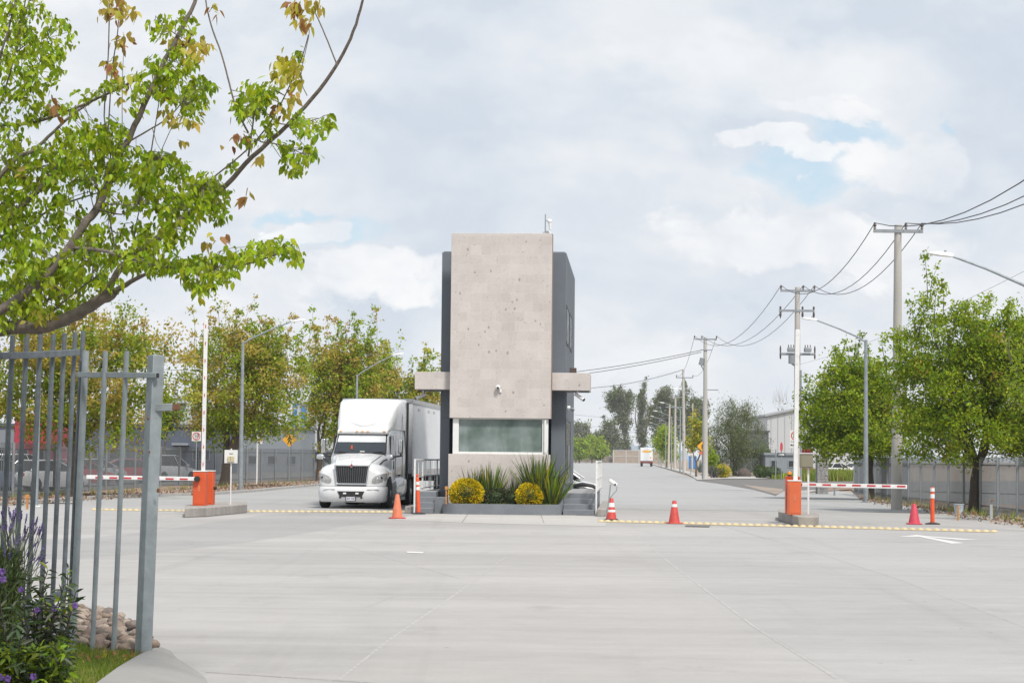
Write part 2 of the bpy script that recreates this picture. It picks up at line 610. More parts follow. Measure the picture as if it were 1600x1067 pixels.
M['hill'] = mk('haze_blue_hill', (.20, .26, .33), 1, 0, .15, .01)  # blue of distance haze is put into the base colour
M['gravel'] = mk('pale_gravel', (.45, .43, .40), .95, 0, .4, 22, .6, 40)
M['dark_gravel'] = mk('grey_gravel', (.14, .135, .13), .95, 0, .5, 24, .8, 40)

CARP = {}
for nm, c in (('white', (.70, .71, .72)), ('red', (.40, .025, .045)), ('silver', (.42, .44, .46)),
              ('charcoal', (.045, .052, .062)), ('blue', (.07, .10, .17))):
    CARP[nm] = mk(nm + '_car_paint', c, .28, .1, .04, 1, coat=.6)
M['tail'] = mk('red_tail_lamp', (.50, .02, .03), .25, 0, .1, 6, coat=.5)


# ------------------------------------------------------------------ wheel
def wheel(parent, x, y, r, w, side=1, dual=False, hub=None):
    t = MB().lathe([(r * .62, -w / 2), (r * .9, -w / 2), (r, -w * .36), (r, w * .36), (r * .9, w / 2), (r * .62, w / 2)], 28, axis='x')
    o = t.build('wheel', M['black_rubber'], parent, smooth=True, loc=(x, y, r))
    h = MB()
    d = .30 if not dual else .55
    h.lathe([(r * .63, -w * .46), (r * .63, w * .50 * 1), (r * .56, w * .46), (r * .48, w * .2), (r * .26, w * .1), (r * .24, w * .52), (r * .08, w * .56)], 20, axis='x')
    for k in range(8):
        a = 2 * PI * k / 8
        h.lathe([(.022, w * .1), (.022, w * .3)], 8, (0, r * .38 * math.cos(a), r * .38 * math.sin(a)), axis='x')
    if side < 0:
        h.v = [(-a, b, c) for a, b, c in h.v]
    h.build('rim', hub or M['alu_raw'], o, smooth=True)
    return o
# ------------------------------------------------------------------ world, sun, camera
SUN_EL, SUN_AZ = rad(56), rad(150)          # azimuth clockwise from +Y (behind the camera, to the right)
w = bpy.data.worlds.new('World')
scene.world = w
w.use_nodes = True
nt = w.node_tree
for n in list(nt.nodes):
    nt.nodes.remove(n)
wo = N(nt, 'ShaderNodeOutputWorld')
sky = N(nt, 'ShaderNodeTexSky', sky_type='NISHITA', sun_disc=False)
sky.sun_elevation = SUN_EL
sky.sun_rotation = SUN_AZ
sky.air_density = 1.0
sky.dust_density = 1.5
bg1 = N(nt, 'ShaderNodeBackground')
bg1.inputs['Strength'].default_value = .075
nt.links.new(mixc(nt, .62, sky.outputs[0], (5.7, 7.2, 8.3)), bg1.inputs['Color'])
tc = N(nt, 'ShaderNodeTexCoord')
d = tc.outputs['Generated']
sp = N(nt, 'ShaderNodeSeparateXYZ')
nt.links.new(d, sp.inputs[0])
zz = sp.outputs[2]
xx = sp.outputs[0]
# clouds live on a plane of directions (x/y, z/y), mirrored behind the camera
ay = mathn(nt, 'ADD', mathn(nt, 'ABSOLUTE', sp.outputs[1]), .06)
uu = mathn(nt, 'DIVIDE', xx, ay)
vv_ = mathn(nt, 'DIVIDE', zz, ay)
cbx_ = N(nt, 'ShaderNodeCombineXYZ')
nt.links.new(uu, cbx_.inputs[0])
nt.links.new(vv_, cbx_.inputs[1])
uv = cbx_.outputs[0]


def ntex(scale, detail, rough, loc, sy=1.5, dist=0.0):
    return noise_tex(nt, mapping(nt, uv, (1, sy, 1), loc=loc), scale, detail, rough, dist)


na = ntex(9, 6, .52, (3.1, 1.7, 0), 1.8, .3)
nb = ntex(22, 9, .58, (.4, 5.2, .3), 1.4, .2)
nc = ntex(48, 8, .62, (7.4, 2.2, .8), 1.3, .2)
wx = mathn(nt, 'MULTIPLY', mathn(nt, 'SUBTRACT', nb, .5), .085)
wy = mathn(nt, 'MULTIPLY', mathn(nt, 'SUBTRACT', ntex(20, 8, .58, (9.4, 1.2, .3), 1.4, .2), .5), .06)
uw, vw = mathn(nt, 'ADD', uu, wx), mathn(nt, 'ADD', vv_, wy)


def blob(px, py, rx, ry, soft=.5, k=.9):
    q = ray(px, py)
    a = mathn(nt, 'DIVIDE', mathn(nt, 'SUBTRACT', uw, q.x / q.y), rx / F)
    b_ = mathn(nt, 'DIVIDE', mathn(nt, 'SUBTRACT', vw, q.z / q.y), ry / F)
    r2 = mathn(nt, 'ADD', mathn(nt, 'MULTIPLY', a, a), mathn(nt, 'MULTIPLY', b_, b_))
    f_ = mathn(nt, 'ADD', mathn(nt, 'SUBTRACT', 1.0, r2), mathn(nt, 'MULTIPLY', mathn(nt, 'SUBTRACT', nc, .5), k))
    return maprange(nt, f_, 0, soft)


lay = mathn(nt, 'ADD', mathn(nt, 'MULTIPLY', na, .72), mathn(nt, 'MULTIPLY', nb, .28))
f1 = maprange(nt, lay, .41, .60)
GREY, PALE, WHITE, BLUE = (.402, .443, .497), (.530, .543, .562), (.625, .622, .620), (.375, .470, .545)
col = mixc(nt, f1, GREY, PALE)
for px, py, rx, ry, am in ((640, 265, 260, 70, .45), (960, 350, 240, 60, .40), (1530, 190, 200, 150, .70), (1120, 60, 320, 60, .25), (820, 160, 200, 60, .25), (60, 330, 200, 80, .3), (1000, 470, 200, 40, .2)):
    col = mixc(nt, mathn(nt, 'MULTIPLY', blob(px, py, rx, ry, 1.2, .9), am), col, (.362, .412, .478))
for px, py, rx, ry, am in ((470, 150, 240, 90, .40), (1180, 170, 260, 70, .45), (1050, 120, 180, 50, .30), (250, 40, 260, 40, .3)):
    col = mixc(nt, mathn(nt, 'MULTIPLY', blob(px, py, rx, ry, 1.0, 1.1), am), col, (.585, .59, .598))
holes = None
for px, py, rx, ry in ((1225, 285, 100, 42), (1290, 232, 78, 24), (1420, 222, 22, 12), (530, 392, 75, 34), (470, 352, 40, 14)):
    h_ = blob(px, py, rx, ry, .95, 1.3)
    holes = h_ if holes is None else mathn(nt, 'MAXIMUM', holes, h_)
for px, py, rx, ry, am in ((1190, 395, 190, 62, .80), (1330, 420, 150, 60, .6), (1190, 262, 130, 20, .85), (600, 462, 140, 46, .80), (500, 388, 44, 26, .8), (1590, 150, 44, 34, .9), (430, 470, 120, 40, .5), (1390, 285, 90, 55, .5), (930, 560, 240, 50, .35), (1260, 205, 110, 18, .5)):
    wm = mathn(nt, 'MULTIPLY', blob(px, py, rx, ry, .45, 1.2), am)
    col = mixc(nt, wm, col, mixc(nt, maprange(nt, nb, .36, .60), (.515, .53, .555), WHITE))
    holes = mathn(nt, 'MULTIPLY', holes, mathn(nt, 'SUBTRACT', 1.0, mathn(nt, 'MULTIPLY', wm, .95)))
hz = maprange(nt, zz, .0, .075, .65, 0)
col = mixc(nt, hz, col, (.515, .533, .558))
bg2 = N(nt, 'ShaderNodeBackground')
bg2.inputs['Strength'].default_value = 1.0
nt.links.new(col, bg2.inputs['Color'])
front = mathn(nt, 'GREATER_THAN', sp.outputs[1], 0.0)
hh = mathn(nt, 'MULTIPLY', mathn(nt, 'MULTIPLY', holes, front), .92)
mx = N(nt, 'ShaderNodeMixShader')
nt.links.new(hh, mx.inputs[0])
nt.links.new(bg2.outputs[0], mx.inputs[1])
nt.links.new(bg1.outputs[0], mx.inputs[2])
nt.links.new(mx.outputs[0], wo.inputs[0])

sl = bpy.data.lights.new('sun', 'SUN')
sl.energy = 2.5
sl.angle = rad(9)
sl.color = (1, .955, .89)
so = bpy.data.objects.new('sun', sl)
COL.objects.link(so)
sd = Vector((math.sin(SUN_AZ) * math.cos(SUN_EL), math.cos(SUN_AZ) * math.cos(SUN_EL), math.sin(SUN_EL)))
so.rotation_euler = sd.to_track_quat('Z', 'Y').to_euler()
so.location = sd * 60

cd = bpy.data.cameras.new('camera')
cd.sensor_width = 36
cd.lens = F / 1600 * 36
cd.clip_end = 20000
cd.clip_start = .1
co = bpy.data.objects.new('camera', cd)
COL.objects.link(co)
co.matrix_world = Matrix.Translation(CAM) @ RC.to_4x4()
scene.camera = co
cd.dof.use_dof = False
scene.view_settings.view_transform = 'Standard'
scene.view_settings.look = 'None'
scene.view_settings.exposure = .72
scene.view_settings.gamma = 1
scene.render.resolution_x = 1024
scene.render.resolution_y = 682
scene.cycles.max_bounces = 6
scene.cycles.diffuse_bounces = 3
scene.cycles.transmission_bounces = 4
scene.cycles.transparent_max_bounces = 8
scene.cycles.use_denoising = True
HAZE = .00013
scene.cycles.volume_bounces = 2
scene.cycles.volume_step_rate = 10
# ------------------------------------------------------------------ ground, roads, verges
def sheet(name, pts, mat, z=0.0):
    return struct(name, MB().poly([(p[0], p[1], z) for p in pts]), mat)


def gp(*px):
    return [G(x, y) for x, y in px]


sheet('ground', [(-2400, -60), (2400, -60), (2400, 3600), (-2400, 3600)], M['soil'], -.03)
sheet('forecourt', [(-60, 1), (40, 1), (40, 70), (-60, 70)], M['concrete'], 0)
# the near lane and the road that runs away past the gatehouse
r0 = [RF(-40, 70), RF(12, 70), RF(12, 128), RF(5.6, 166), RF(4.6, 700), RF(-60, 700), RF(-60, 150), RF(-40, 150)]
sheet('road', r0, M['concrete_far'], .004)
sheet('lane', gp((-300, 842), (120, 842), (247, 829), (405, 805), (470, 801), (690, 799), (700, 806), (604, 811), (510, 827),
                 (405, 844), (247, 863), (120, 872), (-300, 880)), M['concrete_dark'], .0012)
sheet('lane', gp((-300, 800), (20, 797), (140, 785), (340, 776), (500, 764), (640, 772), (640, 797), (395, 797), (290, 800), (150, 815), (-300, 828)), M['concrete_mid'], .0016)
sheet('forecourt_slab', gp((1130, 822), (1560, 833), (1700, 832), (1900, 1100), (1570, 968), (1399, 903), (1250, 855)), M['concrete_mid'], .0014)
sheet('forecourt_slab', gp((985, 830), (1140, 828), (1250, 856), (1399, 904), (1552, 959), (1750, 1066), (1330, 1066), (1180, 980), (1053, 884)),
      concrete('broad_slab_concrete', (.341, .334, .327), .06, .12), .0007)
sheet('forecourt_slab', gp((716, 925), (607, 1000), (500, 1085), (1290, 1085), (1060, 905), (985, 845), (840, 838)),
      concrete('centre_slab_concrete', (.352, .340, .328), .06, .12, .4), .0010)
sheet('apron', gp((640, 806), (690, 802), (880, 803), (932, 808), (948, 817), (945, 822), (770, 818), (612, 812)), M['apron'], .004)

lines = MB()


def ln(mb, a, b, wd, z):
    a, b = G(*a), G(*b)
    n = Vector((-(b.y - a.y), b.x - a.x, 0)).normalized() * wd / 2
    mb.poly([(a + n) + Vector((0, 0, z)), (a - n) + Vector((0, 0, z)), (b - n) + Vector((0, 0, z)), (b + n) + Vector((0, 0, z))])


def brk(mb, a, b, wd, z, n, gap=.25):         # a joint whose filler is partly worn away
    r = random.Random(int(a[0] * 7 + b[1]))
    for i in range(n):
        t0, t1 = i / n, (i + 1 - gap * r.random()) / n
        w_ = wd * r.uniform(.75, 1.05)
        p = (a[0] + (b[0] - a[0]) * t0, a[1] + (b[1] - a[1]) * t0)
        q = (a[0] + (b[0] - a[0]) * t1, a[1] + (b[1] - a[1]) * t1)
        ln(mb, p, q, w_, z)


for a, b, wd, k in (((987, 831), (1053, 884), .05, 9), ((1053, 884), (1180, 980), .06, 14), ((1180, 980), (1307, 1060), .04, 14),
                    ((1145, 827), (1250, 855), .04, 9), ((1250, 855), (1399, 903), .04, 12), ((1399, 903), (1552, 958), .03, 12),
                    ((716, 925), (607, 1000), .05, 16), ((607, 1000), (529, 1062), .045, 14), ((790, 870), (716, 925), .04, 14),
                    ((510, 835), (536, 852), .05, 5), ((536, 852), (720, 904), .03, 16), ((619, 929), (570, 949), .03, 5)):
    brk(lines, a, b, wd * .65, .0020, k, .3)
struct('pavement_joint', lines, M['joint_light'])
dark = MB()
for a, b, wd, k in (((321, 1050), (566, 1066), .022, 10), ((566, 1066), (800, 1083), .02, 9), ((722, 816), (731, 803), .04, 2), ((850, 817), (845, 804), .04, 2),
                    ((610, 814), (770, 819), .02, 8), ((770, 819), (945, 822), .02, 8)):
    brk(dark, a, b, wd * .65, .0048, k, .12)
struct('pavement_joint', dark, M['joint_dark'])
mk_ = MB()
for poly in ([(1402, 838.8), (1432, 835.6), (1447, 837.4), (1534, 843.6), (1500, 843.2), (1449, 838.9), (1507, 848.6), (1487, 849.2), (1436, 838.4)],
             [(636, 861.5), (662, 862.4), (661, 864.4), (636, 863.6)]):
    mk_.poly([G(*q) + Vector((0, 0, .006)) for q in poly])
struct('road_marking', mk_, M['white_paint'])
sheet('road_drain', gp((1072, 820.6), (1110, 821.4), (1108, 823.6), (1070, 822.8)), M['joint_dark'], .02)

# left verge of leaf litter with its kerb, and the car park behind the fence
sheet('verge', gp((-400, 790), (0, 788), (60, 785), (180, 776), (330, 772), (400, 767), (497, 758), (560, 752), (640, 748),
                  (640, 742), (520, 745), (400, 752), (250, 761), (0, 776), (-400, 790 - 8)), M['litter'], .05)
sheet('parking_ground', [G(-400, 782), G(0, 776), G(250, 761), G(400, 752), G(520, 745), G(640, 740), (-30, 400), (-300, 400), (-300, 60)], M['lot'], .02)
kb = MB()
kp = [G(x, y) for x, y in ((-400, 792), (0, 789.5), (60, 786.5), (180, 777.5), (330, 773.5), (400, 768.5), (497, 759), (560, 753), (640, 749))]


def kerb_strip(mb, pts, wd, h):
    rings = []
    for i, p in enumerate(pts):
        dn = (pts[min(i + 1, len(pts) - 1)] - pts[max(i - 1, 0)])
        n = Vector((-dn.y, dn.x, 0)).normalized()
        a, b = p, p + n * wd
        rings.append([(a.x, a.y, -.02), (b.x, b.y, -.02), (b.x, b.y, h), (a.x, a.y, h)])
    mb.loft(rings)


kerb_strip(kb, kp, .30, .12)
struct('kerb', kb, M['kerb'])

# right verge, side road, footpath
sheet('verge', gp((1262, 770), (1330, 765), (1345, 781), (1400, 788), (1450, 795), (1560, 806), (1700, 812), (1900, 822), (1900, 800), (1700, 795),
                  (1590, 790), (1420, 780), (1340, 763), (1300, 760)), M['litter'], .03)
sheet('soil_bed', gp((1345, 765), (1420, 781), (1590, 791), (1800, 800)) + [Vector((80, 45, 0)), Vector((60, 200, 0)), Vector((26, 165, 0)), Vector((21, 118, 0))], M['lot'], .01)
sheet('side_road', gp((1086, 750.5), (1130, 748.6), (1180, 748.8), (1260, 748), (1420, 748), (1420, 762), (1300, 763.5), (1224, 767), (1212, 774.5), (1180, 765.5), (1130, 756.5)), M['asphalt'], .016)
sheet('side_road_edge', gp((1160, 757.5), (1224, 764.4), (1222, 769), (1213, 772.4), (1192, 767)), mk('sandy_patch', (.27, .22, .18), .95, 0, .2, 3), .022)
sheet('footpath', gp((1074, 741), (1090, 750.4), (1130, 748.4), (1180, 748.6), (1260, 748), (1260, 744.5), (1180, 744), (1132, 746), (1100, 744), (1080, 737),
                     (1042, 729), (1020, 724.4), (1014, 724.6), (1036, 730.5)), M['apron'], .05)
sheet('planting_bed', gp((1078, 737), (1100, 743.5), (1132, 745.6), (1180, 743.6), (1262, 744), (1330, 742), (1330, 734), (1180, 731), (1060, 730)), M['soil'], .06)
sheet('footpath', [RF(-60, 700), RF(12, 700), RF(12, 716), RF(-60, 716)], M['apron'], .06)
fk = MB()
kerb_strip(fk, [G(1074, 741.4), G(1050, 735), G(1036, 730.8), G(1020, 726)], -.4, .14)
struct('kerb', fk, M['kerb'])

# distant hills
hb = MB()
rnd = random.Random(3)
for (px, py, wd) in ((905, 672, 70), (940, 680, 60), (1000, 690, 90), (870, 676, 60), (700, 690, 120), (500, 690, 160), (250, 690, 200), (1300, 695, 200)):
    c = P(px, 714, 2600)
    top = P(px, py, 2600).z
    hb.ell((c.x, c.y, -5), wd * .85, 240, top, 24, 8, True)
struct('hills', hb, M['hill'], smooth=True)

# ------------------------------------------------------------------ gatehouse (road frame, origin at the foot of the stone front)
_s, _t = toRF(P(780.6, 713, 63.4))
T0 = _t


def SX(px, py=713.0, t=0.0):                 # s of a pixel in the plane t = T0 + t
    d = ray(px, py)
    k = (T0 + t) / (d.x * SA + d.y * CA)
    q = CAM + d * k
    return toRF(q)[0], q.z


gh = thing('guardhouse', 'tall grey guardhouse faced with a pinkish stone slab above a frosted window', 'guardhouse', RF(_s, _t), -ANG)


def lx(px, py=713.0, t=0.0):
    return SX(px, py, t)[0] - _s


def lz(px, py, t=0.0):
    return SX(px, py, t)[1]


hw = 1.615
ztop = lz(784, 364.5)
zw1, zw0 = lz(784, 653.5), lz(784, 709.5)
zg = lz(784, 394.5, 1.0)
gl, gr = lx(688, 640, 1.0), lx(883, 640, 1.0)
DEP = 10.4
b = MB()
# grey body: walls round an inside, with a flat roof below its parapet
b.box(gl, gr, 1.0, DEP, 3.05, zg)
b.box(gl, lx(707, 700, 1) - .10, 1.0, DEP, 0, 3.05)
b.box(lx(856, 700, 1) + .10, gr, 1.0, DEP, 0, 3.05)
b.box(lx(707, 700, 1) - .10, lx(856, 700, 1) + .10, 1.9, DEP, 0, 3.05)
b.build('wall', M['grey_wall'], gh, bevel=.012)
b = MB()
b.box(gl + .05, gr - .05, 1.05, DEP - .05, zg, zg + .03)
b.build('roof', M['soffit'], gh)
b = MB()
b.box(-hw, hw, 0, .32, zw1 + .002, ztop)
b.build('upper_stone_panel', M['stone'], gh, bevel=.01)['label'] = 'tall blank stone panel above the window'
b = MB()
b.box(-hw - .02, hw - .01, 0, .32, 0, zw0 - .002)
b.build('lower_stone_panel', M['stone'], gh, bevel=.01)['label'] = 'low stone panel below the window'
b = MB()
b.box(hw + .003, hw + .02, .02, .32, zw1, ztop - .02)
b.build('panel_edge', mk('tan_edge', (.26, .20, .165), .9, 0, .1, 3), gh)
# window
wl, wr = lx(707.5, 680, .12), lx(856.5, 680, .12)
b = MB()
fz0, fz1 = zw0, zw1
b.box(wl, wl + .19, .10, .24, fz0, fz1)
b.box(wr - .19, wr, .10, .24, fz0, fz1)
b.box(wl + .19, wr - .19, .10, .24, fz0, fz0 + .07)
b.box(wl + .19, wr - .19, .10, .24, fz1 - .03, fz1)
b.box(wr - .12, wr - .06, .03, .095, fz0 + .06, fz1 - .02)
wf = b.build('window', M['alu'], gh, bevel=.006)
m, nt, out = nodes_of('frosted_glass')
pb = N(nt, 'ShaderNodeBsdfPrincipled')
tcx = N(nt, 'ShaderNodeTexCoord')
o_ = tcx.outputs['Object']
vv = mapping(nt, o_, (2.4, 1, .45))
n_1 = noise_tex(nt, vv, 1.0, 6, .55, .2)
n_2 = noise_tex(nt, mapping(nt, o_, (1.2, 1, 1.5), loc=(.4, 0, .2)), 1.0, 3, .5)
cc = mixc(nt, maprange(nt, n_2, .3, .7), (.075, .115, .095), (.24, .285, .28))  # green and pale patches in the base colour stand in for blurred reflections
cc = mixc(nt, maprange(nt, n_1, .45, .80, 0, .28), cc, (.40, .43, .43))
nt.links.new(cc, pb.inputs['Base Color'])
nt.links.new(maprange(nt, n_1, .3, .7, .20, .32), pb.inputs['Roughness'])
pb.inputs['Specular IOR Level'].default_value = .5
pb.inputs['IOR'].default_value = 1.5
nt.links.new(pb.outputs[0], out.inputs[0])
M['frosted'] = m
MB().box(wl + .18, wr - .18, .16, .19, fz0 + .06, fz1 - .02).build('pane', M['frosted'], wf)
MB().box(wl, wr, .26, 1.0, fz0 - .04, fz0 - .01).build('sill', M['grey_step'], gh)
# canopy beams left and right
cz0, cz1 = lz(891, 610, .3), lz(891, 582.5, .3)
for x0, x1, py in ((lx(648, 595, .3), -hw - .003, 595), (hw + .022, lx(921.5, 597, .3), 597)):
    b = MB()
    b.box(x0, x1, .30, 2.15, cz0, cz1)
    b.build('canopy_beam', M['stone'], gh, bevel=.008)
    b = MB()
    b.box(x0 + .05, x1 - .05 if x1 > 0 else x1, .36, 2.10, cz0 - .012, cz0 - .002)
    b.build('soffit', M['soffit'], gh)
# side windows and door
sg = gr + _s


def side_t(px, py):
    t, z = PS(px, py, sg)
    return t - T0, z


def side_open(name, t0, t1, z0, z1, bars):
    f = MB()
    fr = .07
    f.box(gr - .05, gr + .02, t0, t0 + fr, z0, z1)
    f.box(gr - .05, gr + .02, t1 - fr, t1, z0, z1)
    f.box(gr - .05, gr + .02, t0 + fr, t1 - fr, z0, z0 + fr)
    f.box(gr - .05, gr + .02, t0 + fr, t1 - fr, z1 - fr, z1)
    for q in bars:
        f.box(gr - .05, gr + .018, q - .03, q + .03, z0 + fr, z1 - fr)
    o = f.build(name, M['dark_frame'], gh)
    MB().box(gr + .003, gr + .008, t0 + fr, t1 - fr, z0 + fr, z1 - fr).build('pane', M['bldg_window'], o)
    return o


side_open('side_window', 1.35, 3.7, 5.5, 6.75, [2.5])
side_open('side_window', 4.75, 7.0, 5.5, 6.75, [5.9])
dr = side_open('side_door', 1.35, 6.2, .68, 3.05, [2.5, 3.7, 4.9])
MB().box(gr + .03, gr + .07, 3.55, 3.62, 1.3, 2.2).build('handle', M['grey_metal'], dr)

# things fixed to the gatehouse
ghT = lambda x, y, z: RF(_s + x, T0 + y, z)


def dome_camera(name, label, loc, group=None):
    t = thing(name, label, 'camera', loc, -ANG, group)
    MB().box(.02, .10, -.06, 0, -.16, -.02).build('junction_box', M['cam_white'], t, bevel=.01)
    MB().lathe([(.03, .0), (.09, .01), (.10, .06), (.10, .10), (.06, .15), (.01, .16)], 16, (-.04, -.10, -.02), 'z').build('housing', M['cam_white'], t, smooth=True)
    MB().ell((-.04, -.16, .03), .055, .055, .055, 12, 8).build('lens', M['cam_black'], t, smooth=True)
    return t


dcam = dome_camera('security_camera', 'white round security camera on the stone panel above the frosted window', ghT(lx(779, 607) + .02, 0, lz(779, 607)))
dcam.scale = (.78, .78, .78)


def bullet(label, loc, dirn, pole=.10):
    t = thing('bullet_camera', label, 'camera', loc, -ANG, 'bullet cameras under the stone beams')
    d_ = Vector(dirn).normalized()
    MB().cyl((0, 0, 0), (0, 0, -pole), .025, .025, 10).build('bracket', M['cam_white'], t)
    a = Vector((0, 0, -pole - .04))
    MB().tube([a - d_ * .10, a + d_ * .28], [.055, .06], 14).build('housing', M['cam_white'], t, smooth=True)
    MB().tube([a + d_ * .281, a + d_ * .30], [.052, .05], 14).build('lens', M['cam_black'], t, smooth=True)
    return t


bullet('white bullet camera under the right-hand stone beam, aimed down towards the road', ghT(lx(902, 611, .4), .55, cz0 - .012), (.75, -.45, -.5))
bullet('small bullet camera under the left-hand stone beam, aimed at the truck', ghT(lx(661, 611, .9), .95, cz0 - .012), (-.8, -.45, -.4), .12)
t = thing('flood_lamp', 'small dark brown lamp box sitting on top of the right-hand stone beam', 'lamp', ghT(lx(895, 578, 1.0), 1.0, cz1), -ANG)
MB().box(-.10, .12, -.10, .10, .02, .19).build('housing', M['brown_metal'], t, bevel=.015)
MB().box(-.03, .03, -.03, .03, -.0, .03).build('foot', M['brown_metal'], t)
t = thing('wall_lamp', 'small pale wall lamp beside the dark side door of the guardhouse', 'lamp', ghT(gr, 3.4, 3.45), -ANG)
MB().cyl((0, 0, 0), (.09, 0, 0), .07, .07, 14).build('base', M['cam_white'], t, smooth=True)
MB().tube([(.09, 0, 0), (.16, .12, -.04), (.17, .28, -.05)], [.03, .04, .06], 10).build('lamp_head', M['galv'], t, smooth=True)
t = thing('conduit_pipe', 'thin grey conduit running down the corner of the side wall under the right beam', 'pipe', ghT(gr, 1.25, 0), -ANG)
MB().tube([(.03, 0, 2.9), (.03, 0, cz0 - .02)], .02, 8).build('pipe', M['grey_metal'], t)
# roof mast with antennas
t = thing('antenna_mast', 'thin antenna mast with white radio units on the guardhouse roof', 'antenna', ghT(lx(852, 364, .8), .8, zg), -ANG)
mz = lz(852, 335, .8) - zg
MB().cyl((0, 0, 0), (0, 0, mz), .022, .018, 8).build('mast', M['grey_metal'], t)
MB().ell((.14, -.02, mz - .23), .075, .07, .075, 14, 8).build('dome_antenna', M['cam_white'], t, smooth=True)
MB().tube([(.15, -.02, mz - .28), (.16, -.02, mz - .50)], [.05, .04], 10).build('radio_unit', M['cam_white'], t, smooth=True)
MB().tube([(0, 0, mz - .21), (.10, -.01, mz - .21)], .014, 6).build('arm', M['grey_metal'], t)
MB().lathe([(.01, .06), (.12, .03), (.17, -.03), (.15, -.05)], 20, (.04, .15, ztop - zg + .02), 'y').build('dish', M['cam_white'], t, smooth=True)
MB().box(.13, .17, .0, .04, ztop - zg - .3, ztop - zg + .1).build('bracket', M['grey_metal'], t)

# ------------------------------------------------------------------ stairs, landings and railings
RIS, TRD = .168, .30


def stair(label, x0, x1, t0, tend, yb):
    t = thing('staircase', label, 'stairs', ghT((x0 + x1) / 2, t0, 0), -ANG)
    hw_ = (x1 - x0) / 2
    for k in range(4):
        b = MB().box(-hw_, hw_, k * TRD, (k + 1) * TRD if k < 3 else tend, 0, (k + 1) * RIS)
        nm = 'step' if k < 3 else 'landing'
        o = b.build(nm, M['grey_step'], t, bevel=.012)
        y1 = (k + 1) * TRD - .002 if k < 3 else tend
        MB().box(-hw_ + .01, hw_ - .01, k * TRD + .03, y1 - .01, (k + 1) * RIS + .002, (k + 1) * RIS + .005).build('tread', M['grey_tread'], o)
    return t


st_l, st_r = lx(650, 798, -1.0), lx(929, 800, -1.0)
stair('grey steps and landing on the left of the guardhouse beside the white truck', st_l, gl - .005, -1.0, 9.6, 0)
stair('grey steps and landing on the right of the guardhouse beside the flax', gr + .025, st_r, -1.0, 9.6, 0)

# plinth blocks that close the gap between steps and the stone front
t = tag(MB().box(gl - .004, -hw - .03, -.55, .99, 0, .50).build('plinth_block', M['grey_step'], None, bevel=.01, loc=ghT(0, 0, 0), rotz=-ANG),
        'low grey block between the left steps and the planter', 'plinth')
t = tag(MB().box(hw + .02, gr + .02, -.55, .99, 0, .50).build('plinth_block', M['grey_step'], None, bevel=.01, loc=ghT(0, 0, 0), rotz=-ANG),
        'low grey block between the right steps and the flax', 'plinth')


def railing(label, x, t0, t1, z0, z1, n, wd=.05, side=1):
    r = thing('railing', label, 'railing', ghT(x, t0, 0), -ANG)
    L = t1 - t0
    MB().box(-wd / 2, wd / 2, -.06, .06, .0, z1).build('post', M['white_metal'], r, bevel=.006)
    MB().box(-wd / 2, wd / 2, L - .04, L + .04, z0, z1).build('post', M['white_metal'], r, bevel=.006)
    for k in (1, 2, 3):
        y = L * k / 4
        MB().box(-.02, .02, y - .02, y + .02, z0, z1 - .03).build('post', M['white_metal'], r)
    MB().box(-wd / 2 + .002, wd / 2 - .002, .06, L - .04, z1 - .05, z1).build('rail', M['white_metal'], r, bevel=.006)
    MB().box(-.015, .015, .06, L - .04, z0 + .42, z0 + .45).build('rail', M['white_metal'], r)
    MB().box(-.015, .015, .06, L - .04, z0 + .05, z0 + .08).build('rail', M['white_metal'], r)
    b = MB()
    for k in range(1, n):
        y = L * k / n + (.05 if n < 12 else 0)
        b.box(-.007, .007, y - .009, y + .009, z0 + .08, z1 - .05)
        if n < 12:
            b.build('bar', M['white_metal'], r)
            b = MB()
    if n >= 12:
        b.build('mesh_panel', M['white_metal'], r)
    return r


railing('white railing along the left landing between the truck and the guardhouse', st_l - .05, -1.0, 8.4, .70, 1.70, 9)
railing('tall white railing seen nearly end on at the right steps', st_r + .05, -1.0, 8.4, .70, 1.70, 42)
tag(MB().box(.025, .30, -1.7, 9.6, 0, .22).build('concrete_kerb', M['island'], None, bevel=.02, loc=ghT(st_r + .06, 0, 0), rotz=-ANG),
    'weathered concrete kerb along the foot of the right railing', 'kerb')
tag(MB().box(-.30, -.03, -.9, 9.6, 0, .22).build('concrete_kerb', M['island'], None, bevel=.02, loc=ghT(st_l - .06, 0, 0), rotz=-ANG),
    'concrete kerb along the foot of the left railing by the truck', 'kerb')

# ------------------------------------------------------------------ planter
pl0, pl1 = lx(690, 800, -1.1), lx(878.5, 800, -1.1)
PH = .33


def stadium(x0, x1, y0, y1, r, n=7):
    pts = []
    for (cx, cy, a0) in ((x1 - r, y0 + r, -PI / 2), (x0 + r, y0 + r, PI)):
        pts += [(cx + r * math.cos(a0 + PI / 2 * k / n), cy + r * math.sin(a0 + PI / 2 * k / n)) for k in range(n + 1)]
    return [(x0, y1)] [:0] + [(x1, y1)] + [pts[i] for i in range(n, -1, -1)] + [pts[i] for i in range(2 * n + 1, n, -1)] + [(x0, y1)]


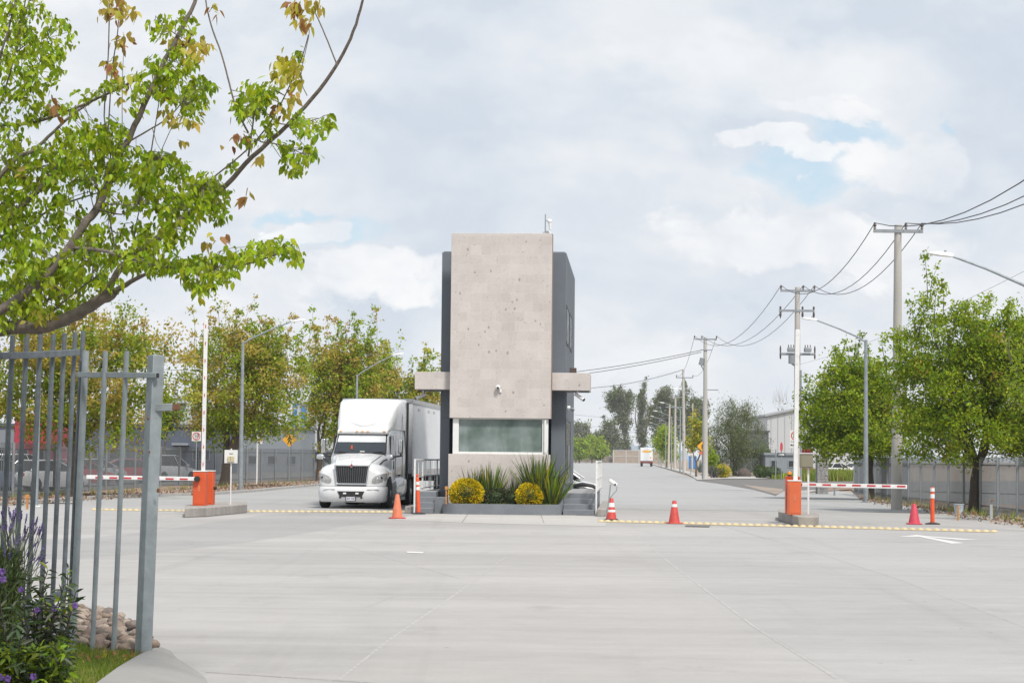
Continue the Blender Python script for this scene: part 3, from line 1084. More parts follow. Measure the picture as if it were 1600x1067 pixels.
pt = thing('planter', 'low grey planter with rounded ends in front of the guardhouse', 'planter', ghT(0, 0, 0), -ANG)
outer = stadium(pl0, pl1, -1.35, -.004, .55)
inner = stadium(pl0 + .13, pl1 - .13, -1.22, -.005, .45)
b = MB()
n_ = len(outer)
vs = [(x, y, 0) for x, y in outer] + [(x, y, PH) for x, y in outer] + [(x, y, PH) for x, y in inner] + [(x, y, PH - .1) for x, y in inner]
fs = []
for k in range(n_ - 1):
    fs += [(k, k + 1, n_ + k + 1, n_ + k), (n_ + k, n_ + k + 1, 2 * n_ + k + 1, 2 * n_ + k), (2 * n_ + k, 2 * n_ + k + 1, 3 * n_ + k + 1, 3 * n_ + k)]
b.add(vs, fs)
b.build('wall', M['grey_step'], pt, smooth=True)
MB().poly([(x, y, PH - .09) for x, y in inner]).build('soil', M['soil'], pt)
MB().poly([(x, y, PH - .08) for x, y in ((lx(750, 780), -1.15), (lx(812, 780), -1.15), (lx(812, 780), -.8), (lx(750, 780), -.8))]).build('gravel', M['gravel'], pt)

# ------------------------------------------------------------------ fences
def fence(label, pts, H, bay, step, mat, pmat, name='palisade_fence', pw=.055):
    f = thing(name, label, 'fence', (pts[0][0], pts[0][1], 0))
    o = Vector((pts[0][0], pts[0][1], 0))
    for a, b_ in zip(pts[:-1], pts[1:]):
        a = Vector((a[0], a[1], 0)) - o
        b_ = Vector((b_[0], b_[1], 0)) - o
        L = (b_ - a).length
        u = (b_ - a).normalized()
        n = Vector((-u.y, u.x, 0))
        z = Vector((0, 0, 1))
        nb = max(1, round(L / bay))
        bl = L / nb
        for i in range(nb):
            p0 = a + u * (i * bl)
            MB().obox(p0 + z * (H / 2 + .02), u, n, z, .09, .09, H + .06).build('post', pmat, f)
            mb = MB()
            k = step
            while k < bl - step * .4:
                q = p0 + u * k
                h = H
                mb.obox(q + z * (h / 2 + .04), u, n, z, pw, .012, h)
                k += step
            for zz_ in (.28, H - .22):
                mb.obox(p0 + u * (bl / 2) + n * .03 + z * zz_, u, n, z, bl - .09, .03, .05)
            mb.build('panel', mat, f)
    return f


FL = [(-24.3, 60.5), (G(20, 778).x, G(20, 778).y), (G(250, 761).x, G(250, 761).y), (G(490, 752).x, G(490, 752).y), (G(600, 747).x, G(600, 747).y), (-7, 240)]
fence('long grey palisade fence behind the left trees and parked cars', FL, 2.12, 3.0, .16, M['fence_grey'], M['fence_post'], pw=.062)
FR = [(G(1335, 772).x, G(1335, 772).y), (G(1420, 787.5).x, G(1420, 787.5).y), (G(1590, 810).x, G(1590, 810).y), (15.6, 50), (15.2, 40)]
fence('grey palisade fence behind the right-hand tree and utility pole', FR, 1.9, 2.6, .135, M['fence_grey'], M['fence_post'], pw=.038)

# ------------------------------------------------------------------ the air
m, nt, out = nodes_of('haze_air')
pv = N(nt, 'ShaderNodeVolumePrincipled')
pv.inputs['Color'].default_value = (.90, .94, .98, 1)
pv.inputs['Density'].default_value = HAZE
pv.inputs['Anisotropy'].default_value = .2
nt.links.new(pv.outputs[0], out.inputs['Volume'])
hz_ = MB().box(-2500, 2500, -80, 3700, -6, 41).build('haze', m)
tag(hz_, 'thin pale haze that fades the far trees and hills', 'haze', None, 'stuff')
# ------------------------------------------------------------------ white semi truck with its trailer (local: x right, y away, z up)
tp = P(549, 713, 67.2)
tv = ray(1045, 714)
TANG = math.atan2(tv.x, tv.y)
tk = thing('semi_truck', 'white semi truck with tall roof fairing and long white box trailer', 'truck', (tp.x, tp.y, 0), -TANG)
W = M['truck_white']


def mir(pts):
    return pts + [(-x, z) for x, z in reversed(pts) if abs(x) > 1e-6]


# bumper: bowed in plan
b = MB()
plan_f = [(-1.17, .62), (-1.15, .30), (-1.05, .13), (-.75, .035), (-.35, .0), (.35, .0), (.75, .035), (1.05, .13), (1.15, .30), (1.17, .62)]
ringz = []
for z, k, dy in ((.22, .95, .10), (.29, .99, .02), (.50, 1.0, 0), (.69, 1.0, .01), (.75, .985, .05)):
    ringz.append([(x * k, y + dy, z) for x, y in plan_f] + [(1.02, .95, z), (-1.02, .95, z)])
b.loft(ringz)
bp = b.build('bumper', W, tk, smooth=True, sharp=45)
MB().prism([(-.46, .59), (.46, .59), (.38, .43), (.30, .40), (-.30, .40), (-.38, .43)], -.012, .05, 'xz').build('air_intake', M['black_plastic'], bp)
for sx in (-1, 1):
    MB().box(sx * .21 - .055, sx * .21 + .055, -.03, -.012, .49, .545).build('fog_lamp', M['reflective'], bp, bevel=.008)
    MB().cyl((sx * .36, -.02, .385), (sx * .36, .05, .385), .04, .04, 12).build('tow_hole', M['black_plastic'], bp)
    MB().tube([(sx * .55, .006, .66), (sx * .95, .075, .66)], .012, 6).build('bumper_crease', W, bp)
npl = MB().box(-.17, .17, -.05, -.02, .255, .425).build('number_plate', M['black_plastic'], tk, bevel=.006)
MB().box(-.145, .145, -.056, -.05, .275, .405).build('plate_face', M['plate'], npl)
for k in range(5):
    if k != 2:
        MB().box(-.115 + k * .05, -.085 + k * .05, -.059, -.056, .315, .375).build('plate_mark', M['plate_ink'], npl)
MB().box(-1.0, 1.0, .22, .9, .745, .82).build('bumper_gap', M['black_plastic'], tk)

# hood: lofted front to windscreen base
H = []
for y, hwt, hwb, zt, z0 in ((.17, .55, .60, 1.43, .80), (.22, .60, .66, 1.475, .80), (.45, .66, .74, 1.545, .80), (.9, .74, .84, 1.64, .95), (1.4, .84, .95, 1.755, .95), (1.95, .93, 1.0, 1.86, .95)):
    H.append([(x, y, z) for x, z in mir([(hwb, z0), (hwb, zt - .30), (hwt + .03, zt - .10), (hwt - .10, zt - .02), (hwt * .45, zt + .025), (0, zt + .03)])])
hood = MB().loft(H).build('hood', W, tk, smooth=True, sharp=60)
for sx in (-1, 1):
    MB().tube([(sx * .57, .235, 1.46), (sx * .60, .5, 1.575), (sx * .68, 1.0, 1.68), (sx * .78, 1.7, 1.815)], .02, 6).build('hood_crease', W, hood)
for sx in (-1, 1):
    rr = []
    for y, xo, zt, zb in ((.16, .93, 1.15, .765), (.22, 1.08, 1.25, .765), (.40, 1.155, 1.34, .765), (.56, 1.18, 1.395, 1.0), (.75, 1.19, 1.42, 1.07),
                          (1.1, 1.19, 1.43, 1.10), (1.45, 1.185, 1.39, 1.07), (1.65, 1.17, 1.35, .95), (1.95, 1.10, 1.32, .80)):
        xi = .50
        r_ = [(xi, zb), (xo - .02, zb), (xo, zb + .12), (xo - .02, zt - .16), (xo - .09, zt - .05), (xo - .25, zt + .045), (xi + .14, zt + .13), (xi, zt + .18)]
        rr.append([(sx * x, y, z) for x, z in (r_ if sx > 0 else r_[::-1])])
    fd = MB().loft(rr).build('fender', W, tk, smooth=True, sharp=60)
    # headlamp swept round the corner
    hl = MB()
    ring = []
    for u, y, z0, z1 in ((.70, .125, .91, 1.01), (.78, .135, .87, 1.09), (.92, .150, .87, 1.15), (1.04, .20, .90, 1.18), (1.13, .29, .97, 1.20), (1.17, .40, 1.04, 1.19)):
        ring.append([(sx * u, y, z0), (sx * u, y - .02, (z0 + z1) / 2), (sx * u, y, z1), (sx * u * .97, y + .12, z1), (sx * u * .97, y + .12, z0)])
    hl.loft(ring)
    ho = hl.build('headlight', M['lens'], tk, smooth=True)
    MB().ell((sx * .86, .15, 1.0), .055, .03, .055, 12, 8).build('projector', M['chrome'], ho, smooth=True)
    MB().ell((sx * 1.0, .19, 1.045), .05, .035, .05, 12, 8).build('projector', M['cam_black'], ho, smooth=True)
    MB().tube([(sx * 1.10, .27, 1.0), (sx * 1.155, .375, 1.10), (sx * 1.155, .39, 1.165)], [.010, .018, .012], 8).build('turn_signal', M['amber'], ho)
    MB().box(sx * 1.19 - .012, sx * 1.19 + .012, .62, .70, 1.18, 1.25).build('marker_lamp', M['amber'], tk, bevel=.006)
# grille
g = MB()
g.prism([(-.55, 1.43), (.55, 1.43), (.47, .86), (-.47, .86)], .12, .20, 'xz')
gr_ = g.build('grille', M['black_plastic'], tk)
b = MB()
for k in range(14):
    u = (k - 6.5) / 6.5
    b.tube([(u * .505, .105, 1.415), (u * .49, .085, 1.2), (u * .43, .10, .875)], [.0075, .008, .0075], 6)
b.build('grille_bar', mk('grille_steel', (.24, .25, .26), .35, .8, .1, 4), gr_)
fr = [(-.585, 1.45), (.585, 1.45), (.50, .83), (-.50, .83)]
b = MB()
for i in range(4):
    a, c = fr[i], fr[(i + 1) % 4]
    b.tube([(a[0], .10, a[1]), (c[0], .10, c[1])], .022 if i != 2 else .036, 8)
b.build('grille_frame', M['chrome'], gr_, smooth=True)
MB().prism([(0, 1.52), (.06, 1.45), (0, 1.375), (-.06, 1.45)], .055, .075, 'xz').build('badge_frame', M['chrome'], gr_)
MB().prism([(0, 1.495), (.042, 1.45), (0, 1.40), (-.042, 1.45)], .048, .056, 'xz').build('badge', M['red_badge'], gr_)
MB().tube([(0, .12, 1.50), (0, .13, 1.62)], [.012, .006], 6).build('hood_ornament', M['chrome'], gr_)

# cab, windscreen, doors
ws = [(.93, 1.88, 1.86), (.865, 2.52, 2.52)]
cab = []
for y, hwb, hwt, z0, zt in ((1.95, 1.0, .94, .80, 1.85), (2.15, 1.01, .945, .72, 2.08), (2.54, 1.02, .90, .70, 2.60), (3.0, 1.05, .96, .70, 2.75), (3.8, 1.13, 1.08, .70, 3.0), (5.2, 1.16, 1.12, .70, 3.0)):
    cab.append([(x, y, z) for x, z in mir([(hwb, z0), (hwb + .015, min(1.8, zt - .12)), (hwt, zt - .06), (hwt - .1, zt)])])
cb = MB().loft(cab).build('cab', W, tk, smooth=True, sharp=40)
sl_ = (2.52 - 1.86) / (2.50 - 1.90)
b = MB()


def wpt(x, z, off):
    y = 1.90 + (z - 1.86) / sl_
    return (x, y - off, z)


def wpatch(z0, z1, w0, w1, off, n=8):
    rings = []
    for zz_, wv in ((z0, w0), (z1, w1)):
        rings.append([wpt(-wv + 2 * wv * k / n, zz_, off) for k in range(n + 1)])
    mbp = MB()
    vs_ = rings[0] + rings[1]
    mbp.add(vs_, [(k, k + 1, n + 2 + k, n + 1 + k) for k in range(n)])
    return mbp


wsh = wpatch(1.85, 2.555, .925, .86, .045)
wo_ = wsh.build('windshield', M['black_rubber'], tk, smooth=True)
wpatch(1.90, 2.525, .885, .825, .055).build('glass', M['windshield'], wo_, smooth=True)
wpatch(2.26, 2.515, .845, .82, .062).build('sunshade', M['sunshade'], wo_, smooth=True)
MB().obox(Vector((-.30, 1.94, 2.08)), Vector((1, 0, 0)), Vector((0, 1, 0)), Vector((0, 0, 1)), .06, .01, .13).build('hanging_tag', M['orange_deep'], wo_)
MB().obox(Vector((.08, 1.88, 1.935)), Vector((1, 0, 0)), Vector((0, 1, 0)), Vector((0, 0, 1)), .16, .01, .035).build('dash_paper', M['sign_white'], wo_)
for q in (-1, 1):
    MB().tube([wpt(q * .05, 1.87, .075), wpt(q * .45, 1.90, .07), wpt(q * .78, 1.93, .07)], .011, 6).build('wiper', M['black_plastic'], wo_)
# visor with five amber lamps
vz = MB()
rr = []
for y, h, z0, z1 in ((2.36, .88, 2.545, 2.60), (2.42, .90, 2.545, 2.665), (2.62, .91, 2.55, 2.70)):
    rr.append([(-h, y, z0), (h, y, z0), (h * .98, y, z1), (h * .5, y - .03, z1 + .02), (-h * .5, y - .03, z1 + .02), (-h * .98, y, z1)])
vo = vz.loft(rr).build('visor', W, tk, smooth=True)
for x in (-.76, -.19, 0, .19, .76):
    MB().ell((x, 2.372 - .035 * (1 - abs(x)), 2.628), .06, .035, .026, 12, 6).build('marker_lamp', M['amber'], vo, smooth=True)
# roof fairing
fa = []
for y, hb, ht, zt, zb in ((2.60, .885, .80, 2.74, 2.62), (2.95, .95, .86, 3.02, 2.64), (3.35, 1.03, .93, 3.34, 2.66), (3.8, 1.09, 1.0, 3.60, 2.68), (4.25, 1.13, 1.06, 3.75, 2.7), (4.7, 1.16, 1.09, 3.82, 2.7), (5.3, 1.18, 1.12, 3.83, 2.7)):
    fa.append([(x, y, z) for x, z in mir([(hb, zb), (hb + .005, zb + (zt - zb) * .55), (ht + .045, zt - .085), (ht - .01, zt - .015), (ht * .55, zt + .01), (0, zt + .015)])])
fo = MB().loft(fa).build('roof_fairing', W, tk, smooth=True, sharp=60)
# the raised lip that sweeps down across the fairing
rr = []
for k in range(17):
    u = -1 + 2 * k / 16
    z = 2.83 + .40 * abs(u) ** 1.7
    y = 2.60 + (z - 2.74) * .95 + .16 * u * u + .30 * abs(u) ** 3
    x = u * (.90 + .12 * abs(u))
    rr.append((x, y + .02, z))
MB().tube(rr, [.02 + .04 * math.sin(PI * i / 16) for i in range(17)], 8).build('fairing_lip', W, fo, smooth=True)
seam = mk('panel_seam', (.30, .31, .32), .7, 0, .1, 3)
for sx in (-1, 1):
    MB().tube([(sx * 1.155, 4.3, 1.0), (sx * 1.165, 4.3, 2.72), (sx * 1.145, 4.3, 3.2), (sx * 1.09, 4.3, 3.66)], .008, 5).build('seam', seam, tk)
    MB().tube([(sx * 1.03, 3.0, 2.70), (sx * 1.12, 3.8, 2.70), (sx * 1.185, 5.25, 2.70)], .009, 5).build('seam', seam, tk)
    MB().box(sx * 1.19 - .02, sx * 1.19 + .02, 5.16, 5.5, .95, 3.72).build('extender_gap_strip', M['black_rubber'], tk)  # black strip that also stands in for the dark gap behind the cab
    # door window
    poly = [(2.22, 1.92), (2.52, 2.48), (2.98, 2.50), (2.98, 1.86), (2.30, 1.84)]
    xs = 1.0
    b = MB()
    vs_ = [(sx * (xs + .035 - (z - 1.84) * .085 + (y - 2.2) * .052), y, z) for y, z in poly]
    b.add(vs_ + [(x - sx * .05, y, z) for x, y, z in vs_], [tuple(range(5)), tuple(range(9, 4, -1))] + [(k, (k + 1) % 5, 5 + (k + 1) % 5, 5 + k) for k in range(5)])
    dw = b.build('door_window', M['cam_black'], tk)
    MB().tube([(sx * 1.03, 2.12, 1.8), (sx * 1.025, 2.1, .75)], .008, 5).build('seam', seam, tk)
    MB().tube([(sx * 1.078, 3.1, 2.55), (sx * 1.085, 3.1, .75)], .008, 5).build('seam', seam, tk)
    MB().box(sx * 1.08 - .012, sx * 1.08 + .02, 2.55, 2.60, 1.32, 1.62).build('grab_handle', M['black_plastic'], tk, bevel=.006)
    # door mirror
    mo = MB().box(sx * 1.36 - .085, sx * 1.36 + .085, 2.28, 2.42, 1.86, 2.36).build('door_mirror', M['chrome'], tk, bevel=.04)
    MB().tube([(sx * 1.0, 2.25, 1.74), (sx * 1.2, 2.30, 1.77), (sx * 1.42, 2.35, 1.80)], [.035, .03, .025], 8).build('mirror_arm', M['black_plastic'], mo)
    MB().box(sx * 1.36 - .025, sx * 1.36 + .025, 2.32, 2.38, 1.79, 1.87).build('mirror_foot', M['black_plastic'], mo)
    # hood mirror
    hm = MB().lathe([(.02, -.11), (.10, -.07), (.13, .0), (.10, .05), (.02, .07)], 16, (sx * 1.20, .86, 1.74), 'y', 1.25, .75).build('hood_mirror', M['chrome'], tk, smooth=True)
    MB().tube([(sx * 1.16, .88, 1.70), (sx * .98, .84, 1.62), (sx * .80, .74, 1.42)], [.022, .028, .032], 8).build('mirror_arm', M['black_plastic'], hm)
    # fuel tank fairing and steps
    rr = []
    for y, xo, z0, z1 in ((1.98, 1.12, .40, .80), (2.06, 1.17, .36, .88), (2.9, 1.185, .36, 1.02), (4.2, 1.19, .36, 1.08), (5.2, 1.19, .38, 1.08), (5.5, 1.17, .6, 1.02)):
        r_ = [(.7, z0), (xo - .04, z0), (xo, z0 + .10), (xo, z1 - .14), (xo - .06, z1), (.7, z1)]
        rr.append([(sx * x, y, z) for x, z in (r_ if sx > 0 else r_[::-1])])
    sk = MB().loft(rr).build('side_skirt', W, tk, smooth=True)
    MB().box(sx * 1.16 - .03, sx * 1.16 + .035, 3.5, 4.3, 1.08, 1.13).build('step_plate', M['black_plastic'], sk)
    MB().box(sx * 1.05 - .09, sx * 1.05 + .09, 2.3, 5.3, .22, .34).build('lower_rail', M['grey_metal'], sk)
    for wy, du in ((1.10, False), (6.25, True), (7.6, True), (18.6, True), (19.9, True)):
        wheel(tk, sx * (1.05 if not du else .93), wy, .50, .30 if not du else .56, sx, du)
    MB().box(sx * .93 - .30, sx * .93 + .30, 8.2, 8.23, .25, .9).build('mud_flap', M['black_rubber'], tk)
# chassis and dark blocks standing in for the shade under the cab
b = MB()
b.box(-.42, .42, .5, 9.0, .55, .85)
b.box(-.9, .9, 1.0, 1.18, .35, .55)
b.box(-.9, .9, 6.15, 6.35, .40, .60)
b.box(-.9, .9, 7.5, 7.7, .40, .60)
b.box(-.55, .55, .9, 2.6, .30, .9)
b.box(-.35, .35, .15, .8, .25, .5)
b.build('chassis', M['black_plastic'], tk)
# trailer
tr = MB().box(-1.29, 1.29, 6.0, 22.1, 1.14, 3.84).build('trailer_body', M['trailer_white'], tk, bevel=.02)
b = MB()
for sx in (-1, 1):
    b.box(sx * 1.295 - .02, sx * 1.295 + .02, 5.99, 22.12, 3.72, 3.87)
    b.box(sx * 1.295 - .02, sx * 1.295 + .02, 5.99, 22.12, 1.06, 1.30)
b.box(-1.28, 1.28, 5.97, 5.998, 3.74, 3.88)
b.build('trailer_rail', M['alu_raw'], tr)
MB().box(-1.27, 1.27, 6.02, 22.1, 3.87, 3.885).build('trailer_roof', M['grey_metal'], tr)
b = MB()
for y0 in (7.6, 8.0, 10.6, 10.9, 12.4, 12.7, 15.0, 15.3):
    b.box(1.295, 1.302, y0, y0 + .05, 3.46, 3.58)
b.build('vent_slots', M['grey_metal'], tr)
b = MB()
for y0 in (6.6, 8.6, 10.6, 12.6, 14.6):
    b.box(1.316, 1.322, y0, y0 + .35, 1.14, 1.20)
b.build('reflector_tape', M['tail'], tr)
for sx in (-1, 1):
    MB().box(sx * .95 - .06, sx * .95 + .06, 8.9, 9.02, .25, 1.1).build('landing_leg', M['grey_metal'], tr)
MB().box(-.9, .9, 17.8, 20.6, .75, 1.06).build('bogie_frame', M['black_plastic'], tr)
# air lines behind the cab
MB().tube([(.55, 5.3, 1.35), (.62, 5.6, 1.2), (.60, 6.0, 1.45)], .03, 6).build('air_line', M['black_rubber'], tk)
MB().ell((1.0, 5.65, 1.62), .10, .12, .10, 10, 6).build('air_coupling', M['black_plastic'], tk, smooth=True)
# ------------------------------------------------------------------ barriers
def island(label, px, h):
    pts = [G(x, y) for x, y in px]
    c = sum(pts, Vector()) / len(pts)
    o = MB().prism([(p.x - c.x, p.y - c.y) for p in pts], 0, h).build('barrier_island', M['island'], None, bevel=.025, loc=(c.x, c.y, 0))
    return tag(o, label, 'kerb island')


island('long grey concrete island under the left orange barrier cabinets', ((288, 808.5), (322, 807.3), (386, 801), (386, 797), (340, 796.5), (289, 803)), .27)
island('short blunt concrete island under the right orange barrier cabinets', ((1216, 813), (1247, 822.3), (1278.5, 822.8), (1279.5, 817), (1245, 809), (1217, 808)), .27)


def cabinet(name, label, base, w, dp, h, rot, mat, beacon=False, group=None):
    t = thing(name, label, 'barrier', base, rot, group)
    c = MB().box(-w / 2, w / 2, -dp / 2, dp / 2, 0, h).build('cabinet', mat, t, bevel=.015)
    MB().box(-w / 2 - .012, w / 2 + .012, -dp / 2 - .012, dp / 2 + .012, h + .002, h + .03).build('lid', M['reflective'] if not beacon else mat, c, bevel=.006)
    MB().box(-w / 2 + .04, w / 2 - .04, -dp / 2 - .008, -dp / 2 - .003, .06, h - .08).build('door', mat, c)
    MB().box(-.03, .03, -dp / 2 - .015, -dp / 2 - .008, h * .42, h * .60).build('vent', mk('cabinet_vent', (.60, .17, .085), .6, 0, .1, 3), c)
    if beacon:
        for x in (-w * .2, w * .25):
            MB().cyl((x, 0, h + .03), (x, 0, h + .08), .06, .06, 12).build('beacon_base', M['black_plastic'], t)
            MB().lathe([(.055, .08), (.06, .11), (.05, .16), (.01, .18)], 12, (x, 0, h)).build('beacon', M['amber'], t, smooth=True)
    return t


def arm_part(t, p0, p1, wid, th, stripes, side_marks=False):
    p0, p1 = Vector(p0), Vector(p1)
    u = (p1 - p0).normalized()
    L = (p1 - p0).length
    n = Vector((0, 1, 0))
    z = u.cross(n).normalized()
    a = MB().obox((p0 + p1) / 2, u, n, z, L, th, wid).build('barrier_arm', M['white_metal'], t, bevel=.008)
    if stripes:
        for k in range(int(L / .42)):
            c = p0 + u * (.34 + k * .42)
            if (p1 - c).dot(u) < .15:
                break
            MB().obox(c - n * (th / 2 + .004) + z * (.012 if abs(u.x) > .5 else 0), u, n, z, .24, .004, wid * .42).build('red_stripe', M['red_stripe'], a)
    if side_marks:
        for k in range(int(L / .40)):
            c = p0 + u * (.25 + k * .52)
            if (p1 - c).dot(u) < .1:
                break
            MB().obox(c - n * (th / 2 + .004) + z * .0, u, n, z, .10, .004, wid * .22).build('red_mark', M['red_stripe'], a)
            MB().obox(c + z * (wid / 2 + .004), u, n, z, .30, th * .8, .004).build('red_mark', M['orange_deep'], a)
    return a


# right pair
IZ = .27
pr = P(1241, 800, 55.6)
t = cabinet('barrier_gate', 'orange barrier cabinet with its white arm raised upright beside the right lane', (pr.x, pr.y, IZ), .36, .36, .93, -ANG, M['orange'])
top = P(1244.5, 515, 55.6)
arm_part(t, (.03, -.02, .93), (top.x - pr.x + .03, -.02, top.z - IZ), .12, .06, False, False)
pr2 = P(1238, 800, 57.0)
t = cabinet('barrier_gate', 'orange barrier cabinet with amber beacons and lowered striped arm to the right', (pr2.x, pr2.y, IZ), .40, .36, 1.02, -ANG, M['orange_deep'], True)
e = P(1418, 760.5, 56.6)
ee = RF(*[a - b_ for a, b_ in zip(toRF(e), toRF(pr2))])
dx = (e - Vector((pr2.x, pr2.y, 0)))
lxe = dx.x * math.cos(ANG) - dx.y * math.sin(ANG)
s0 = P(1253, 757, 57)
arm_part(t, (.20, -.10, s0.z - IZ), (lxe, -.10, e.z - IZ), .115, .06, True)
MB().cyl((.20, -.14, s0.z - IZ), (.20, 0, s0.z - IZ), .07, .07, 12).build('arm_hub', M['black_plastic'], t)
# left pair
pl = P(312.5, 793, 59.0)
t = cabinet('barrier_gate', 'orange barrier cabinet with lowered red striped arm reaching left to the near fence', (pl.x, pl.y, IZ), .375, .36, 1.0, -ANG, M['orange_deep'])
hz_ = P(308, 748, 58.8).z - IZ
e = P(133, 746, 58.8)
dx = (e - Vector((pl.x, pl.y, 0)))
lxe = dx.x * math.cos(ANG) - dx.y * math.sin(ANG)
arm_part(t, (-.10, -.25, hz_), (lxe, -.25, e.z - IZ + .02), .115, .06, True)
MB().cyl((-.05, -.29, hz_), (-.05, -.20, hz_), .085, .085, 14).build('arm_hub', M['black_plastic'], t, smooth=True)
MB().box(-.26, -.19, -.05, .05, .30, .37).build('side_bracket', M['stake'], t)
pl2 = P(324.5, 792, 60.2)
t = cabinet('barrier_gate', 'orange barrier cabinet with a tall white arm raised upright beside the left lane', (pl2.x, pl2.y, IZ), .36, .36, 1.0, -ANG, M['orange_deep'])
top = P(323, 500, 60.2)
bt = P(318.5, 738, 60.2)
arm_part(t, (bt.x - pl2.x, -.10, .96), (top.x - pl2.x, -.10, top.z - IZ), .115, .06, False, True)
MB().cyl((.18, .0, .50), (.26, 0, .50), .05, .05, 10).build('side_knob', M['black_plastic'], t)

# ------------------------------------------------------------------ rows of yellow studs
def stud_row(label, group, a, b_, n, y_jit=0):
    base = None
    A_, B_ = G(*a), G(*b_)
    for k in range(n):
        p = A_ + (B_ - A_) * (k / (n - 1))
        if base is None:
            mb = MB()
            mb.lathe([(.098, 0), (.092, .012), (.075, .034), (.045, .05), (.01, .056)], 16)
            base = mb.build('road_stud', M['yellow_stud'], None, smooth=True, loc=(p.x, p.y, .004))
            tag(base, label, 'road stud', group)
        else:
            o = base.copy()
            COL.objects.link(o)
            o.location = (p.x, p.y, .004)
            o.rotation_euler = (0, 0, random.random() * 6)


stud_row('small yellow dome stud in the left row, beside the truck and left island', 'yellow studs across the left lane', (147, 796.5), (288, 798.5), 16)
stud_row('small yellow dome stud in the row between the left island and the orange cone', 'yellow studs in front of the truck', (392, 799.5), (640, 800.5), 26)
stud_row('small yellow dome stud in the long right row past the red cones', 'yellow studs across the right lanes', (939, 814.5), (1553, 831), 53)
sheet('road_marking', [G(935, 813.8), G(1556, 830.2), G(1556, 832), G(935, 815.4)], mk('yellow_line_paint', (.42, .34, .20), .8, 0, .2, 4, dirt=(.38, .36, .33)), .0075)
sheet('road_marking', [G(145, 796), G(640, 800), G(640, 801.2), G(145, 797.4)], bpy.data.materials['yellow_line_paint'], .0075)

# ------------------------------------------------------------------ cones and delineators
def cone(label, px, y0, y1, mat, bands, base_mat, rb=.18, lean=0.0, sq=True, group='traffic cones in front of the guardhouse', skirt=1.0):
    p = G(px, y0)
    h = P(px, y1, p.y).z
    t = thing('traffic_cone', label, 'traffic cone', (p.x, p.y, .004), random.uniform(-.3, .3), group)
    MB().box(-rb * 1.02 * skirt, rb * 1.02 * skirt, -rb * skirt, rb * skirt, 0, .035).build('base', base_mat, t, bevel=.012)
    c = MB().lathe([(rb * .80, .036), (rb * .76, .06), (rb * .28, h - .02), (rb * .22, h), (.01, h)], 24).build('body', mat, t, smooth=True)
    c.rotation_euler = (lean, 0, 0)
    for z0, z1 in bands:
        r0 = rb * (.77 - .49 * (z0 / h)) + .004
        r1 = rb * (.77 - .49 * (z1 / h)) + .004
        bo = MB().lathe([(r0, z0), (r1, z1), (r1 - .006, z1), (r0 - .006, z0)], 24).build('band', M['reflective'], t, smooth=True)
        bo.rotation_euler = (lean, 0, 0)
    return t


cone('faded orange plain traffic cone in front of the truck wheel', 620.5, 810, 772, M['cone_orange'], [], M['cone_red'], .20, 0, skirt=1.1)
cone('dull red cone with one pale band standing alone on the right lane', 1053.5, 818, 782, M['cone_red'], [(.46, .54)], M['cone_red'], .20, skirt=.95)
cone('red cone with two white bands beside the tilted white kiosk pole', 955, 812.5, 778, M['cone_red'], [(.17, .30), (.38, .50)], M['black_rubber'], .20, skirt=.9)
cone('plain pinkish red cone by the right delineator post', 1428.5, 819, 787, M['cone_pink'], [], M['cone_pink'], .21, skirt=.95)


def delineator(label, px, y0, y1, bands, lean=0.0):
    p = G(px, y0)
    h = P(px, y1, p.y).z
    t = thing('delineator_post', label, 'post', (p.x, p.y, .003), 0, 'orange delineator posts')
    MB().lathe([(.22, 0), (.21, .025), (.10, .05), (.07, .055)], 20).build('base', M['black_rubber'], t, smooth=True)
    d_ = Vector((lean, 0, 1))
    b1 = MB().tube([d_ * .03, d_ * (h - .14)], [.062, .055], 16).build('tube', M['post_orange'], t, smooth=True)
    MB().tube([d_ * (h - .14), d_ * (h - .10), d_ * (h - .05), d_ * (h - .045), d_ * h], [.055, .03, .03, .05, .045], 14).build('grip', M['post_orange'], t, smooth=True)
    for z0, z1 in bands:
        MB().tube([d_ * z0, d_ * z1], [.066, .064], 16).build('band', M['reflective'], t, smooth=True)
    return t


delineator('leaning orange delineator post with white bands at the left steps', 654, 803, 741, [(.74, .84), (.90, 1.0)], -.045)
delineator('upright orange delineator post with two white bands by the right fence', 1457, 819, 761, [(.74, .86), (.93, 1.03)])

# white reader pole beside the striped cone
p = G(948, 812.5)
t = thing('reader_pole', 'tilted thin metal pole carrying a white box, beside the banded red cone', 'pole', (p.x, p.y, .004), 0)
kpx = P(954, 757, p.y) - Vector((p.x, p.y, 0))
MB().box(-.13, .13, -.12, .12, 0, .02).build('base', M['grey_metal'], t)
MB().tube([(0, 0, .01), (kpx.x, 0, kpx.z)], .018, 8).build('pole', M['galv'], t, smooth=True)
q = [P(x, y, p.y) - Vector((p.x, p.y, 0)) for x, y in ((952, 779), (959, 771), (963.5, 766), (964, 760))]
MB().tube(q, .013, 8).build('arm', M['galv'], t, smooth=True)
a, c = P(952, 750, p.y) - Vector((p.x, p.y, 0)), P(963, 758, p.y) - Vector((p.x, p.y, 0))
hd = MB().tube([a, a + (c - a) * .5, c], [.05, .065, .06], 12).build('reader_head', M['cam_white'], t, smooth=True)
u = (c - a).normalized()
MB().tube([a + (c - a) * .72 + Vector((0, -.06, -.01)), a + (c - a) * .9 + Vector((0, -.062, -.01))], [.03, .03], 8).build('lens', M['cam_black'], hd)


# ------------------------------------------------------------------ signs and small posts
def disc10(t, yy, zc, r):
    s = MB().ring(r, r * .80, .006, (0, yy - .012, zc)).build('red_ring', M['sign_red'], t)
    return s


